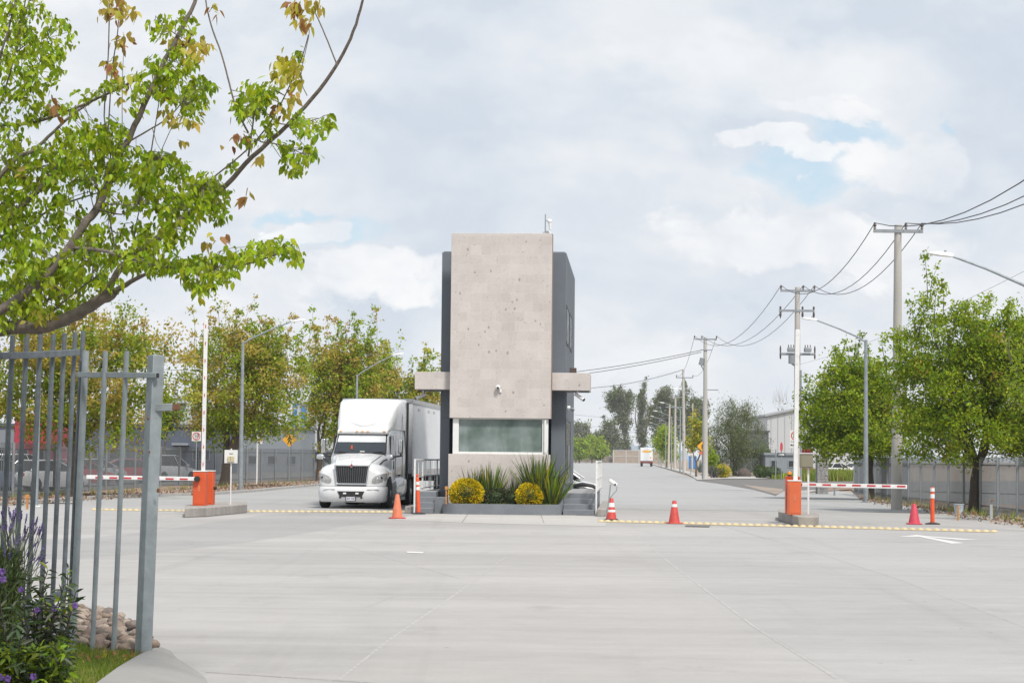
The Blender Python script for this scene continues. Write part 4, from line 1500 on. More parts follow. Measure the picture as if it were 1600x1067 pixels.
def speed_sign(label, px, py, Y, size, ptop, base_px, letters=None, group=None):
    c = P(px, py, Y)
    t = thing('speed_limit_sign', label, 'sign', (c.x, Y, 0), -ANG, group)
    MB().cyl((0, .03, 0), (0, .03, c.z + size * .45), .03, .03, 10).build('post', M['galv'], t)
    MB().box(-size / 2, size / 2, -.004, .004, c.z - size / 2, c.z + size / 2).build('panel', M['sign_white'], t)
    disc10(t, 0, c.z, size * .42)
    text('lettering', '10', size * .54, M['sign_black'], t, (0, -.014, c.z + size * .03), bold=.003)
    text('lettering', 'km/h', size * .12, M['sign_black'], t, (0, -.014, c.z - size * .25))
    if letters:
        MB().box(-size * .52, size * .52, -.004, .004, c.z - size * 1.12, c.z - size * .62).build('lower_panel', M['sign_white'], t)
        text('lettering', letters, size * .24, M['sign_black'], t, (0, -.012, c.z - size * .87), bold=.004)
    return t


speed_sign('white 10 speed limit sign with red ring above the left fence', 307, 681.5, 106, .50, 0, 0)
speed_sign('10 speed limit sign and lower plate behind the raised right barrier arm', 1243, 680.5, 113, .62, 0, 0, 'MAXIMA')

# pedestrian warning diamond
c = P(452.3, 687, 136)
t = thing('pedestrian_sign', 'yellow diamond pedestrian crossing sign above the left fence', 'sign', (c.x, c.y, 0), 0)
s = .49
MB().cyl((.12, .03, 0), (.12, .03, P(455, 662, 136).z), .045, .045, 8).build('post', M['galv'], t)
sg_ = MB().prism([(0, c.z + s), (s, c.z), (0, c.z - s), (-s, c.z)], -.01, .01, 'xz').build('panel', M['sign_yellow'], t)
b = MB()
z0 = c.z
b.ell((0.02, -.02, z0 + .24), .055, .01, .055, 10, 6)
b.prism([(-.07, z0 + .17), (.08, z0 + .17), (.06, z0 - .05), (-.06, z0 - .05)], -.022, -.012, 'xz')
b.prism([(-.06, z0 - .04), (.0, z0 - .04), (-.09, z0 - .30), (-.15, z0 - .29)], -.0222, -.0122, 'xz')
b.prism([(0, z0 - .04), (.06, z0 - .04), (.13, z0 - .29), (.07, z0 - .31)], -.0224, -.0124, 'xz')
b.prism([(.06, z0 + .16), (.18, z0 + .02), (.15, z0 - .01), (.04, z0 + .10)], -.0226, -.0126, 'xz')
b.prism([(-.06, z0 + .16), (-.17, z0 + .0), (-.13, z0 - .02), (-.04, z0 + .08)], -.0228, -.0128, 'xz')
b.build('walking_figure', M['sign_black'], sg_)

# white notice on a post at the left island
c = P(361, 713, 60.5)
bs = G(362.5, 789, IZ)
t = thing('notice_sign', 'square white notice with a beige box on a thin post at the left island', 'sign', (c.x, 60.5, IZ), -ANG)
cz = c.z - IZ
MB().cyl((0, .03, 0), (0, .03, cz + .24), .022, .022, 10).build('post', M['white_metal'], t)
MB().box(-.20, .20, -.008, .008, cz - .20, cz + .20).build('panel', M['sign_white'], t)
bx = MB().box(-.09, .10, -.06, -.0085, cz - .165, cz + .01).build('beige_box', M['beige_box'], t, bevel=.008)
b = MB()
for x0, x1, z0, z1 in ((-.045, -.03, .06, .10), (-.03, -.005, .085, .10), (-.02, -.005, .06, .085), (.01, .022, .06, .10), (.022, .05, .06, .07), (.03, .045, .075, .10), (.055, .075, .085, .097)):
    b.box(x0, x1, -.013, -.009, cz + z0, cz + z1)
b.build('dark_writing', mk('faded_ink', (.12, .12, .12), .7, 0, .1, 9), t)
b = MB()
for x0, x1, z0, z1 in ((-.005, .01, -.02, 0), (-.01, .0, -.05, -.03), (0, .012, -.09, -.075), (-.012, .002, -.12, -.10)):
    b.box(x0, x1, -.065, -.0605, cz + z0, cz + z1)
b.build('dark_writing', bpy.data.materials['faded_ink'], bx)

# control box on the right island
c = P(1259.5, 719.5, 56.2)
bx0 = P(1263, 801, 56.2)
t = thing('control_box', 'olive grey control box on a white post at the right island', 'box', (bx0.x, bx0.y, IZ), -ANG)
cz = c.z - IZ
MB().box(-.025, .025, -.02, .02, 0, cz - .18).build('post', M['white_metal'], t)
cbx = MB().box(-.24, .12, -.13, .13, cz - .20, cz + .19).build('housing', M['olive_box'], t, bevel=.015)
MB().box(-.26, .13, -.15, .15, cz + .192, cz + .215).build('lid', M['cam_white'], cbx)
MB().box(-.19, .09, -.14, -.131, cz - .17, cz + .16).build('door', M['olive_box'], cbx)
MB().box(.04, .07, -.146, -.14, cz - .17, cz - .155).build('latch', M['grey_metal'], cbx)

# stop sign (seen almost edge on) and the one way arrow under it
c = P(1221, 698, 166)
t = thing('stop_sign', 'narrow red stop sign seen almost edge on above a black and white arrow plate', 'sign', (c.x, c.y, 0), 0)
MB().cyl((0, .04, 0), (0, .04, c.z + .3), .035, .035, 8).build('post', M['galv'], t)
oc = [(.40 * math.cos(PI / 8 + k * PI / 4), .40 * math.sin(PI / 8 + k * PI / 4)) for k in range(8)]
b = MB().prism([(a, z) for a, z in oc], -.01, .01, 'xz').build('octagon', M['sign_red'], t, loc=(0, -.02, c.z))
b.rotation_euler = (0, 0, rad(66))
text('lettering', 'ALTO', .26, M['sign_white'], t, (-.012, -.025, c.z), (PI / 2, 0, rad(66)))
ap = MB().box(-.33, .33, -.01, .01, P(1221, 710, 166).z - .12, P(1221, 710, 166).z + .12).build('arrow_plate', M['sign_black'], t)
za = P(1221, 710, 166).z
MB().prism([(-.27, za + .05), (.12, za + .05), (.12, za + .10), (.29, za), (.12, za - .10), (.12, za - .05), (-.27, za - .05)], -.02, -.011, 'xz').build('arrow', M['sign_white'], ap)
p = G(1212, 750)
t = thing('steel_post', 'plain thin steel post to the left of the stop sign', 'post', (p.x, p.y, 0))
MB().cyl((0, 0, 0), (0, 0, P(1212, 702, p.y).z), .05, .05, 8).build('pole', M['galv'], t)
MB().box(-.09, .09, -.09, .09, 0, .03).build('foot', M['galv'], t)

# curve warning on the far verge
c = P(1096.5, 697, 172)
t = thing('warning_sign', 'yellow diamond warning sign with a small plate beside the slim far lamp pole', 'sign', (c.x, c.y, 0), 0)
MB().cyl((.06, .04, 0), (.06, .04, c.z), .04, .04, 8).build('post', M['galv'], t)
MB().prism([(0, c.z + .42), (.40, c.z), (0, c.z - .42), (-.40, c.z)], -.01, .01, 'xz').build('panel', M['sign_yellow'], t)
MB().prism([(-.02, c.z - .22), (.06, c.z - .22), (.06, c.z + .04), (.16, c.z + .10), (.10, c.z + .18), (-.02, c.z + .10)], -.02, -.011, 'xz').build('arrow', M['sign_black'], t)
MB().box(-.22, .22, -.01, .01, c.z - .70, c.z - .46).build('lower_plate', M['orange'], t)
# no parking sign farther on
c = P(1079.5, 702, 215)
t = thing('no_parking_sign', 'white square sign with a red ring beside the far blue cabin', 'sign', (c.x, c.y, 0), 0)
MB().cyl((0, .04, 0), (0, .04, c.z + .3), .04, .04, 8).build('post', M['galv'], t)
MB().box(-.31, .31, -.01, .01, c.z - .33, c.z + .33).build('panel', M['sign_white'], t)
MB().ring(.27, .19, .008, (0, -.024, c.z), 24).build('red_ring', M['sign_red'], t)
text('lettering', 'E', .30, M['sign_black'], t, (0, -.014, c.z), bold=.008)
MB().obox(Vector((0, -.03, c.z)), Vector((.7, 0, -.7)), Vector((0, 1, 0)), Vector((.7, 0, .7)), .44, .006, .06).build('red_bar', M['sign_red'], t)
MB().box(-.30, .30, -.01, .01, c.z - .62, c.z - .40).build('lower_plate', M['sign_white'], t)
# small pale notice behind the left fence
c = P(405, 689, 118)
t = thing('notice_board', 'small pale notice on a white post over the left fence beside the lamp post', 'sign', (c.x, c.y, 0), 0)
MB().box(-.14, -.06, -.03, .03, 0, c.z + .35).build('post', M['white_metal'], t)
MB().box(-.05, .20, -.01, .01, c.z - .16, c.z + .22).build('panel', M['sign_white'], t)
MB().ring(.09, .06, .006, (.075, -.018, c.z + .05), 16).build('red_ring', M['sign_red'], t)

# stakes, bucket, standpipe
def stake(label, px, y0, y1, wd=.07, head=True):
    p = G(px, y0)
    h = P(px, y1, p.y).z
    t = thing('marker_stake', label, 'stake', (p.x, p.y, 0), 0)
    MB().box(-wd / 2, wd / 2, -wd / 2, wd / 2, 0, h).build('stake', M['stake'], t)
    if head:
        MB().box(-wd * .9, wd * .9, -wd * .8, wd * .8, h - .09, h + .03).build('head', M['stake'], t, bevel=.01)
    return t


stake('short ochre stake with a square head on the left pavement behind the near fence', 42.5, 796, 774, .06)
stake('thin ochre stake standing in front of the pale bucket', 1497, 813, 789, .05, False)
p0 = ghT(lx(697, 790, -1.2), -1.2, .31)
t = thing('marker_stake', 'thin ochre stake between the left steps and the round yellow shrub', 'stake', p0, 0)
MB().box(-.02, .02, -.02, .02, 0, .50).build('stake', M['stake'], t)
MB().box(-.045, .045, -.04, .04, .44, .55).build('head', M['stake'], t, bevel=.01)
p = G(1498, 804.5)
t = thing('bucket', 'pale blue plastic bucket on the litter by the right fence', 'bucket', (p.x, p.y, .03))
MB().lathe([(.13, 0), (.17, .32), (.185, .33), (.185, .35), (.165, .35), (.12, .03), (.01, .03)], 24).build('pail', M['bucket'], t, smooth=True)
MB().tube([(-.18, 0, .33), (-.12, -.12, .27), (0, -.18, .22), (.12, -.12, .27), (.18, 0, .33)], .006, 6).build('handle', M['grey_metal'], t)
p = G(1549, 812)
t = thing('standpipe', 'short white standpipe with a brass tap by the right fence', 'tap', (p.x, p.y, 0))
MB().cyl((0, 0, 0), (0, 0, .48), .05, .045, 12).build('pipe', M['sign_white'], t, smooth=True)
MB().cyl((0, 0, .48), (0, 0, .56), .03, .03, 10).build('neck', M['grey_metal'], t)
MB().tube([(0, 0, .56), (.02, -.05, .62), (.03, -.10, .60)], .022, 8).build('tap', M['stake'], t, smooth=True)
p = G(1290, 774)
t = thing('standpipe', 'low grey pipe stub at the foot of the stone pillar', 'tap', (p.x + .45, p.y, 0))
MB().cyl((0, 0, 0), (0, 0, .42), .05, .04, 10).build('pipe', M['grey_metal'], t)
MB().cyl((-.09, 0, .42), (.09, 0, .42), .03, .03, 8).build('valve', M['grey_metal'], t)

# stone pillar by the side road
p = G(1285, 771.5)
hp = P(1285, 712, p.y).z
t = thing('stone_pillar', 'rough grey stone gate pillar beside the side road', 'pillar', (p.x, p.y, 0), -ANG)
b = MB()
rnd = random.Random(4)
zz_ = 0
while zz_ < hp - .05:
    h = min(rnd.uniform(.12, .20), hp - zz_)
    x = -.29
    while x < .27:
        w_ = min(rnd.uniform(.12, .26), .29 - x)
        e_ = rnd.uniform(-.012, .02)
        b.box(x + .004, x + w_ - .004, -.28 - e_, .28 + e_, zz_ + .004, zz_ + h - .004)
        x += w_
    zz_ += h
b.build('shaft', mk('pillar_stone', (.27, .26, .255), .95, 0, .3, 3, .6, 20), t, bevel=.012)
MB().box(-.30, .30, -.30, .30, hp + .002, hp + .07).build('cap', M['kerb'], t, bevel=.015)
MB().box(-.36, -.30, -.05, .05, 0, hp + .05).build('gate_post', M['galv'], t)


# ------------------------------------------------------------------ lamps
def lamp(label, bx, by, top_py, head_px, head_py, Y=None, group='street lamps'):
    p = G(bx, by) if Y is None else None
    Yb = p.y if p else Y
    top = P(bx, top_py, Yb)
    X0 = p.x if p else top.x
    hd_ = P(head_px, head_py, Yb)
    t = thing('street_lamp', label, 'street lamp', (X0, Yb, 0), 0, group)
    zt_ = top.z
    MB().tube([(0, 0, 0), (0, 0, .9), (0, 0, zt_)], [.11, .105, .07], 12).build('pole', M['galv'], t, smooth=True)
    MB().box(-.2, .2, -.2, .2, 0, .03).build('base_plate', M['galv'], t)
    dx_, dz_ = hd_.x - X0, hd_.z - zt_
    sg1 = 1 if dx_ > 0 else -1
    L = abs(dx_)
    pts = [(0, 0, zt_ - .1), (dx_ * .1, 0, zt_ + dz_ * .10), (dx_ * .45, 0, zt_ + dz_ * .56), (dx_ * .76, 0, zt_ + dz_ * .90)]
    MB().tube(pts, [.045, .04, .035, .03], 8).build('arm', M['galv'], t, smooth=True)
    x0, x1 = dx_ * .76, dx_
    z_ = zt_ + dz_ * .92
    b = MB()
    rings = []
    for u, wd, th in ((-.02, .05, .04), (.15, .13, .055), (.55, .16, .06), (.9, .12, .035), (1.0, .05, .02)):
        x = x0 + (x1 - x0) * u
        zc_ = z_ + (zt_ + dz_ - z_) * u
        rings.append([(x, -wd, zc_ - th * .6), (x, wd, zc_ - th * .6), (x, wd * .8, zc_ + th), (x, -wd * .8, zc_ + th)])
    h = b.loft(rings).build('lamp_head', M['cam_white'], t, smooth=True)
    MB().cyl((x0 + (x1 - x0) * .3, 0, z_ + .05), (x0 + (x1 - x0) * .3, 0, z_ + .14), .035, .035, 8).build('sensor', M['grey_metal'], h)
    return t


lamp('grey street lamp with right-pointing arm behind the left barrier', 375.5, 768, 534, 478, 499.5)
lamp('grey street lamp whose right-pointing arm rises out of the trees behind the truck', 558, 760, 585, 631, 552, 132)
lamp('grey street lamp with left-pointing arm between the right barrier and utility pole', 1353, 785, 531, 1252, 497)
lamp('near street lamp at the right edge with only arm and head in view', 1616, 836, 451, 1449, 395, 52)
lamp('slim far street lamp with long left-pointing arm behind the third utility pole', 1098.5, 747.6, 625, 1047, 606)
for k, (bx, Y, ztop_, hx, hy, lab) in enumerate(((1063, 250, 639, 1030, 628.5, 'far street lamp, second one back along the right verge'),
                                                 (1049.5, 300, 651, 1020, 641.5, 'far street lamp, third one back along the right verge'),
                                                 (1040.5, 352, 659, 1016, 650, 'far street lamp, fourth one back along the right verge'),
                                                 (1033.5, 405, 667, 1014.5, 660, 'far street lamp, fifth one back along the right verge'),
                                                 (1030, 470, 673, 1014, 667, 'farthest tiny street lamp nearest the white lorry'))):
    lamp(lab, bx, 730, ztop_, hx, hy, Y)
# pale steel pole behind the near fence
p = G(56, 792)
t = thing('steel_pole', 'plain pale steel pole on the left pavement seen through the near fence', 'pole', (p.x, p.y, 0))
MB().tube([(0, 0, 0), (-.0, 0, P(54, 543, p.y).z)], [.075, .065], 12).build('pole', M['galv'], t, smooth=True)
MB().box(-.16, .16, -.16, .16, 0, .05).build('foot', M['sign_white'], t, bevel=.01)


# ------------------------------------------------------------------ utility poles
def upole(label, px_base, Y, px_top, py_top, r0=.20, mat=None, arms=(), base_py=None):
    top = P(px_top, py_top, Y)
    bx_ = P(px_base, py_top, Y).x
    t = thing('utility_pole', label, 'utility pole', (bx_, Y, 0), 0, 'utility poles along the right verge')
    MB().tube([(0, 0, 0), (top.x - bx_, 0, top.z)], [r0, r0 * .62], 12).build('pole', mat or M['pole_concrete'], t, smooth=True)
    ins = []
    for (xl, xr, py, ipx, down) in arms:
        a, c = P(xl, py, Y), P(xr, py + (xr - xl) * .01, Y)
        ar = MB().box(a.x - bx_, c.x - bx_, -.16, -.06, a.z - .06, a.z + .06).build('crossarm', M['grey_metal'], t)
        for ix in ipx:
            q = P(ix, py, Y)
            if down:
                MB().lathe([(.02, .25), (.06, .2), (.05, .1), (.03, .0), (.05, -.1), (.07, -.25), (.04, -.34), (.01, -.45)], 10, (q.x - bx_, -.11, a.z)).build('cutout', M['insulator'], ar, smooth=True)
            else:
                MB().lathe([(.02, .06), (.06, .10), (.035, .15), (.07, .20), (.05, .27), (.02, .32)], 10, (q.x - bx_, -.11, a.z)).build('insulator', M['insulator'], ar, smooth=True)
            ins.append(Vector((q.x, Y - .11, a.z + .30)))
    return t, ins


Y1, Y2, Y3, Y4 = 73.3, 110, 172, 236
u1, I1 = upole('nearest tall concrete utility pole rising in front of the right-hand tree', 1400.5, Y1, 1403, 352, .21, None, [(1364, 1441, 361.5, (1366, 1414.5, 1439.5), False)])
u2, I2 = upole('utility pole with transformer platform behind the raised right barrier arm', 1246, Y2, 1246, 449, .22, None,
               [(1219, 1273, 454.5, (1220, 1254.5, 1272), False), (1217, 1272, 485.5, (1219, 1253.5, 1271), True)])
u3, I3 = upole('third utility pole with a single top crossarm left of the pepper tree', 1103, Y3, 1102, 527, .24, None, [(1085, 1120, 530, (1085, 1096.5, 1119.5), False)])
u4, I4 = upole('fourth utility pole with a lower crossarm among the far lamps', 1070, Y4, 1067.5, 577, .22, None, [(1056, 1083, 590, (1057, 1082.5), False)])
u5, I5 = upole('far grey utility pole with twin crossarms just right of the cream pole', 1055, 288, 1055.5, 618, .2, None, [(1045, 1070, 620, (1046, 1056, 1069), False), (1040, 1069, 636, (1041, 1068), False)])
u6, I6 = upole('slim cream coloured pole far along the right verge', 1045, 366, 1046.5, 631.5, .22, M['pole_cream'])
u7, I7 = upole('far pale pole behind the yellow-leaved tree with a red brace', 1082, 300, 1082.5, 630, .14, M['pole_cream'])
# transformer gear on the second pole
pz = P(1246, 553, Y2)
X2 = pz.x
pf = MB().box(-.95, .95, -.3, .3, pz.z - .06, pz.z + .04).build('platform', M['grey_metal'], u2)
for x in (-.62, .30):
    b = MB().box(x + .04, x + .42, -.5, -.1, pz.z + .10, pz.z + .34).build('transformer', M['grey_metal'], u2, bevel=.03)
    for q in (.09, .23, .37):
        MB().lathe([(.02, 0), (.035, .04), (.02, .08), (.03, .11), (.012, .16)], 8, (x + q, -.3, pz.z + .34)).build('bushing', M['insulator'], b)
for x in (-.95, .95):
    MB().lathe([(.02, -.35), (.05, -.25), (.04, 0), (.05, .25), (.02, .40)], 8, (x, -.11, pz.z + .05)).build('arrester', M['insulator'], u2)
MB().tube([(-.4, -.3, pz.z - .05), (-.42, -.3, pz.z - .5), (-.12, -.22, pz.z - .7)], .05, 8).build('cable_bend', M['grey_metal'], u2)
MB().cyl((-.33, -.25, pz.z - .55), (-.33, -.25, pz.z - .1), .2, .2, 12).build('meter_drum', M['grey_metal'], u2)
MB().tube([(.17, -.12, pz.z - .9), (.18, -.12, .4)], .06, 8).build('riser_pipe', M['grey_metal'], u2)
# gear on the third pole
pz = P(1096, 566, Y3)
b = MB().cyl((-.45, -.2, pz.z - .25), (-.30, -.2, pz.z + .35), .22, .22, 10).build('transformer_drum', M['grey_metal'], u3)
MB().tube([(-.4, -.1, pz.z - .3), (-.05, 0, pz.z - .9)], .05, 6).build('brace', M['grey_metal'], u3)
zb_ = P(1102, 609, Y3).z
MB().box(0, 1.1, -.05, .05, zb_ - .04, zb_ + .04).build('side_arm', M['grey_metal'], u3)
zb_ = P(1102, 547, Y3).z
MB().box(-.5, .5, -.2, -.1, zb_ - .04, zb_ + .04).build('short_arm', M['grey_metal'], u3)
zb_ = P(1067, 610, Y4).z


# ------------------------------------------------------------------ wires
def cat(a, b_, sag, n=14):
    return [a + (b_ - a) * (k / n) - Vector((0, 0, sag * 4 * (k / n) * (1 - k / n))) for k in range(n + 1)]


def wire(label, pts, r, mat, group='overhead power lines along the right verge'):
    o = MB().tube(pts, r, 5).build('overhead_wire', mat, None, smooth=True)
    return tag(o, label, 'wire', group)


near = [Vector((12.4 + dx_, 24, 10.6)) for dx_ in (-.9, .25, .85)]
for i, nm in enumerate(('left-hand and uppermost', 'middle', 'right-hand and lowest')):
    pts = cat(near[i], I1[i], (1.95, 1.70, 1.65)[i]) + cat(I1[i], I2[i], 1.35)[1:] + cat(I2[i], I3[i], 1.9)[1:]
    if i != 1:
        pts += cat(I3[i], I4[0 if i == 0 else 1], 1.2)[1:]
    wire('dark power line along the right poles, ' + nm + ' of the three', pts, .017, M['wire'])
far_l = P(560, 588, 200)
for k, (y0, y1_, lab) in enumerate(((547, 576, 'upper of two grey cables running left from the third pole behind the guardhouse'),
                                    (550, 580, 'lower of two grey cables running left from the third pole behind the guardhouse'))):
    wire(lab, cat(P(1096, y0, Y3), P(560, 570 + k * 4 + 18, 190), 1.2 + .1 * k, 18), .03, M['wire_far'], 'grey cables behind the guardhouse')
wire('grey cable from the fourth pole dropping left behind the stone beam', cat(P(1066, 578, Y4), P(860, 606, 260), .8), .035, M['wire_far'], 'grey cables behind the guardhouse')
for k, (a, b_, sg2, lab) in enumerate((((800, 630), (1085, 650), 1.6, 'upper faint far cable right of the guardhouse'), ((800, 640), (1085, 650), 3.0, 'middle faint far cable right of the guardhouse'),
                                       ((820, 640), (1060, 655), 4.0, 'lowest sagging faint far cable right of the guardhouse'))):
    wire(lab, cat(P(a[0], a[1], 420), P(b_[0], b_[1], 420), sg2), .03, M['wire_far'], 'faint far cables')
wire('faint low cable rising from the second pole to the right behind the trees', cat(P(1246, 570, Y2), P(1600, 424, 58), .3), .006, M['wire_far'], 'faint far cables')
for k, y in enumerate((555, 572, 582)):
    wire('faint cable behind the left trees, ' + ('upper', 'middle', 'lower')[k] + ' of three right of the near gate post', cat(P(-50, y - 5, 210), P(560, y + 20, 210), 1.0), .03, M['wire_far'], 'faint cables behind the left trees')


# ------------------------------------------------------------------ cars
def car(label, px, Y, rot, paint, suv=False, group=None, L=4.4):
    X = P(px, 713, Y).x
    t = thing('parked_car', label, 'car', (X, Y, .02), rot, group)
    h = L / 2
    zr = 1.68 if suv else 1.44
    zb = .98 if suv else .92
    rings = []
    for x, hw_, z0, z1 in ((-h, .72, .42, .72), (-h + .12, .82, .28, zb - .10), (-h + .7, .87, .22, zb + .02), (-.4, .88, .20, zb), (.8, .88, .20, zb - .02), (h - .75, .86, .22, zb - .12), (h - .15, .80, .28, zb - .25), (h, .70, .40, .58)):
        rings.append([(x, -hw_ * .94, z0), (x, -hw_, (z0 + z1) / 2), (x, -hw_ * .90, z1), (x, -hw_ * .4, z1 + .03), (x, hw_ * .4, z1 + .03), (x, hw_ * .90, z1), (x, hw_, (z0 + z1) / 2), (x, hw_ * .94, z0)])
    bd = MB().loft(rings).build('body', paint, t, smooth=True, sharp=50)
    rs = -h + (.15 if suv else .55)
    b = MB()
    base = [(rs, zb), (1.25, zb - .03)]
    topr = [(rs + (.25 if suv else .62), zr - .05), (.25, zr - .03)]
    def ring_(x0, x1, hw_, z0, z1):
        return [(x0, -hw_, z0), (x1, -hw_, z1), (x1, hw_, z1), (x0, hw_, z0)]
    b.loft([ring_(rs, 1.25, .78, zb, zb - .03), ring_(topr[0][0], topr[1][0], .60, zr - .05, zr - .03)])
    b.build('windows', M['cam_black'], t)
    b = MB()
    xa, xc = topr[0][0] - .04, topr[1][0] + .05
    b.loft([[(xa, -.62, zr - .06), (xc, -.62, zr - .05), (xc, .62, zr - .05), (xa, .62, zr - .06)], [(xa + .15, -.52, zr), (xc - .15, -.52, zr), (xc - .15, .52, zr), (xa + .15, .52, zr)]])
    for sy in (-1, 1):
        for (xb, xt) in ((rs + .02, topr[0][0]), (1.23, topr[1][0]), (.2, -.1)):
            b.tube([(xb, sy * .785, zb), (xt, sy * .615, zr - .05)], .035, 6)
    rf = b.build('roof', paint, t, smooth=True)
    
    for sy in (-1, 1):
        for x in (-h + .85, h - .85):
            w_ = MB().lathe([(.19, -.09), (.31, -.09), (.32, -.05), (.32, .05), (.31, .09), (.19, .09)], 20, axis='y').build('wheel', M['black_rubber'], t, smooth=True, loc=(x, sy * .80, .32))
            MB().lathe([(.195, -.07), (.18, .05 * sy), (.03, .08 * sy)], 14, axis='y').build('rim', M['alu_raw'], w_, smooth=True)
        MB().box(-h - .01, -h + .22, sy * .66 - .12, sy * .66 + .12, zb - .26, zb - .08).build('tail_light', M['tail'], t, bevel=.02)
        MB().box(h - .20, h - .02, sy * .62 - .12, sy * .62 + .12, .58, .68).build('headlight', M['lens'], t, bevel=.02)
        MB().box(.75, .92, sy * .95 - .08, sy * .95 + .08, zb - .02, zb + .12).build('mirror', paint, t, bevel=.02)
    MB().box(-h - .02, -h + .02, -.26, .26, zb - .34, zb - .22).build('number_plate', M['plate'], t)
    return t


cg = 'cars parked behind the left fence'
car('white car parked tail on with red tail lamps at the left behind the fence', 70, 92, rad(58), CARP['white'], False, cg)
car('dark blue car at the far left edge behind the fence', -8, 90, rad(60), CARP['blue'], False, cg)
car('red car just left of the tree trunk behind the fence', 118, 106, rad(52), CARP['red'], False, cg)
car('silver car between the tree trunk and the red saloon behind the fence', 146, 118, rad(56), CARP['silver'], False, cg)
car('red saloon with silver windscreen under the raised red striped arm', 190, 120, rad(200), CARP['red'], False, cg)
car('charcoal estate car behind the red saloon and near gate', 222, 134, rad(196), CARP['charcoal'], True, cg)
car('pale grey hatchback just right of the near gate post behind the fence', 262, 128, rad(60), CARP['silver'], True, cg)
car('white hatchback parked behind the striped pickets at the left, partly behind the white car', 30, 104, rad(58), CARP['white'], True, cg)
cg = 'white cars beyond the right stone pillar'
car('white car nearest the stone pillar, beyond the weeds', 1308, 225, rad(35), CARP['white'], False, cg)
car('white car parked just behind and right of the other beyond the weeds', 1342, 236, rad(30), CARP['white'], False, cg)
# car behind the right steps
wc = P(860, 713, 77)
wc.z = .02
car('white car with dark lower trim parked behind the right steps of the guardhouse', 800, 80, 0, CARP['white'], True, None, 3.9)
wcar = [o for o in COL.objects if o.get('label', '').startswith('white car with dark lower trim')][0]
wcar.location = wc
wcar.rotation_euler = (0, 0, rad(-8))
MB().tube([(.75, -.88, .50), (1.0, -.92, .70), (1.35, -.93, .76), (1.75, -.91, .70), (2.0, -.84, .52)], [.05, .07, .08, .07, .05], 8).build('wheel_arch', M['black_plastic'], wcar, smooth=True)

# far white lorry (rear view)
p = G(1010, 727)
Yt = 430
c0 = P(1000.5, 713, Yt).x
c1 = P(1020, 713, Yt).x
t = thing('box_lorry', 'small distant white lorry seen from behind with a yellow panel on its doors', 'truck', ((c0 + c1) / 2, Yt, .01), -ANG)
hw2 = (c1 - c0) / 2
MB().box(-hw2, hw2, 0, 9, 1.15, 4.05).build('box_body', M['trailer_white'], t, bevel=.03)
MB().box(-hw2 + .1, -.02, -.06, -.01, 1.25, 3.95).build('rear_door', M['trailer_white'], t)
MB().box(.02, hw2 - .1, -.06, -.01, 1.25, 3.95).build('rear_door', M['trailer_white'], t)
MB().box(-.85, .75, -.10, -.065, 3.05, 3.45).build('yellow_panel', M['sign_yellow'], t)
MB().box(.75, 1.0, -.10, -.065, 1.7, 2.1).build('yellow_panel', M['sign_yellow'], t)
b = MB()
for x in (-.5, -.15, .2, .5):
    b.box(x - .012, x + .012, -.09, -.061, 1.25, 3.9)
b.build('door_bars', M['grey_metal'], t)
MB().box(-hw2, hw2, -.08, .25, .75, 1.14).build('rear_bumper', mk('maroon_chassis', (.16, .05, .045), .7, 0, .2, 3), t)
MB().box(-hw2 + .2, hw2 - .2, .3, 8.8, .7, 1.14).build('chassis', M['black_plastic'], t)
for sx in (-1, 1):
    for y in (.7, 2.0):
        wheel(t, sx * (hw2 - .3), y, .5, .5, sx, True)
    MB().box(sx * .95 - .15, sx * .95 + .15, -.12, -.085, .86, 1.0).build('tail_light', M['tail'], t)
MB().box(-1.1, 1.1, 9.4, 11.4, .9, 3.0).build('cab', M['truck_white'], t, bevel=.1)
for sx in (-1, 1):
    wheel(t, sx * (hw2 - .25), 10.6, .5, .3, sx)

# portable cabin
Yc = 330
x0, x1 = P(1076.5, 713, Yc).x, P(1088.5, 713, Yc).x
t = thing('portable_cabin', 'bright blue portable cabin among the far poles', 'cabin', ((x0 + x1) / 2, Yc, .06), -ANG)
hw3 = (x1 - x0) / 2
MB().box(-hw3, hw3, 0, 1.3, .06, 2.15).build('wall', M['blue_cabin'], t, bevel=.03)
MB().box(-hw3 - .05, hw3 + .05, -.05, 1.35, 2.152, 2.28).build('roof', M['sign_white'], t, bevel=.03)
MB().box(-.42, .42, -.05, -.005, .12, 2.0).build('door', M['blue_cabin'], t, bevel=.01)
MB().box(-hw3 - .02, hw3 + .02, -.02, 1.32, 0, .058).build('skid', M['grey_metal'], t)


# ------------------------------------------------------------------ buildings far off
def block(name, label, Y, x0, x1, ytop, mat, depth=12, rot=0.0, cat='building', extras=None, roof=None):
    a, c = P(x0, 713, Y), P(x1, 713, Y)
    zt_ = P((x0 + x1) / 2, ytop, Y).z
    t = thing(name, label, cat, ((a.x + c.x) / 2, Y, 0), rot)
    h = (c.x - a.x) / 2
    MB().box(-h, h, 0, depth, 0, zt_).build('wall', mat, t)
    MB().box(-h - .15, h + .15, -.15, depth + .15, zt_ + .003, zt_ + .25).build('roof', roof or mat, t)
    if extras:
        extras(t, h, zt_)
    return t


def wins(n, z0, z1, wd, mat='bldg_window'):
    def f(t, h, zt_):
        for k in range(n):
            x = -h + (k + .5) * 2 * h / n
            o = MB().box(x - wd / 2, x + wd / 2, -.06, -.005, z0, z1).build('window', M['grey_metal'], t)
            MB().box(x - wd / 2 + .08, x + wd / 2 - .08, -.08, -.062, z0 + .08, z1 - .08).build('pane', M[mat], o)
    return f


def awn(t, h, zt_):
    wins(5, 1.2, 2.2, 1.5)(t, h, zt_)
    MB().box(h - 3.6, h - 2.2, -1.0, -.01, 2.5, 2.7).build('awning', M['grey_metal'], t)


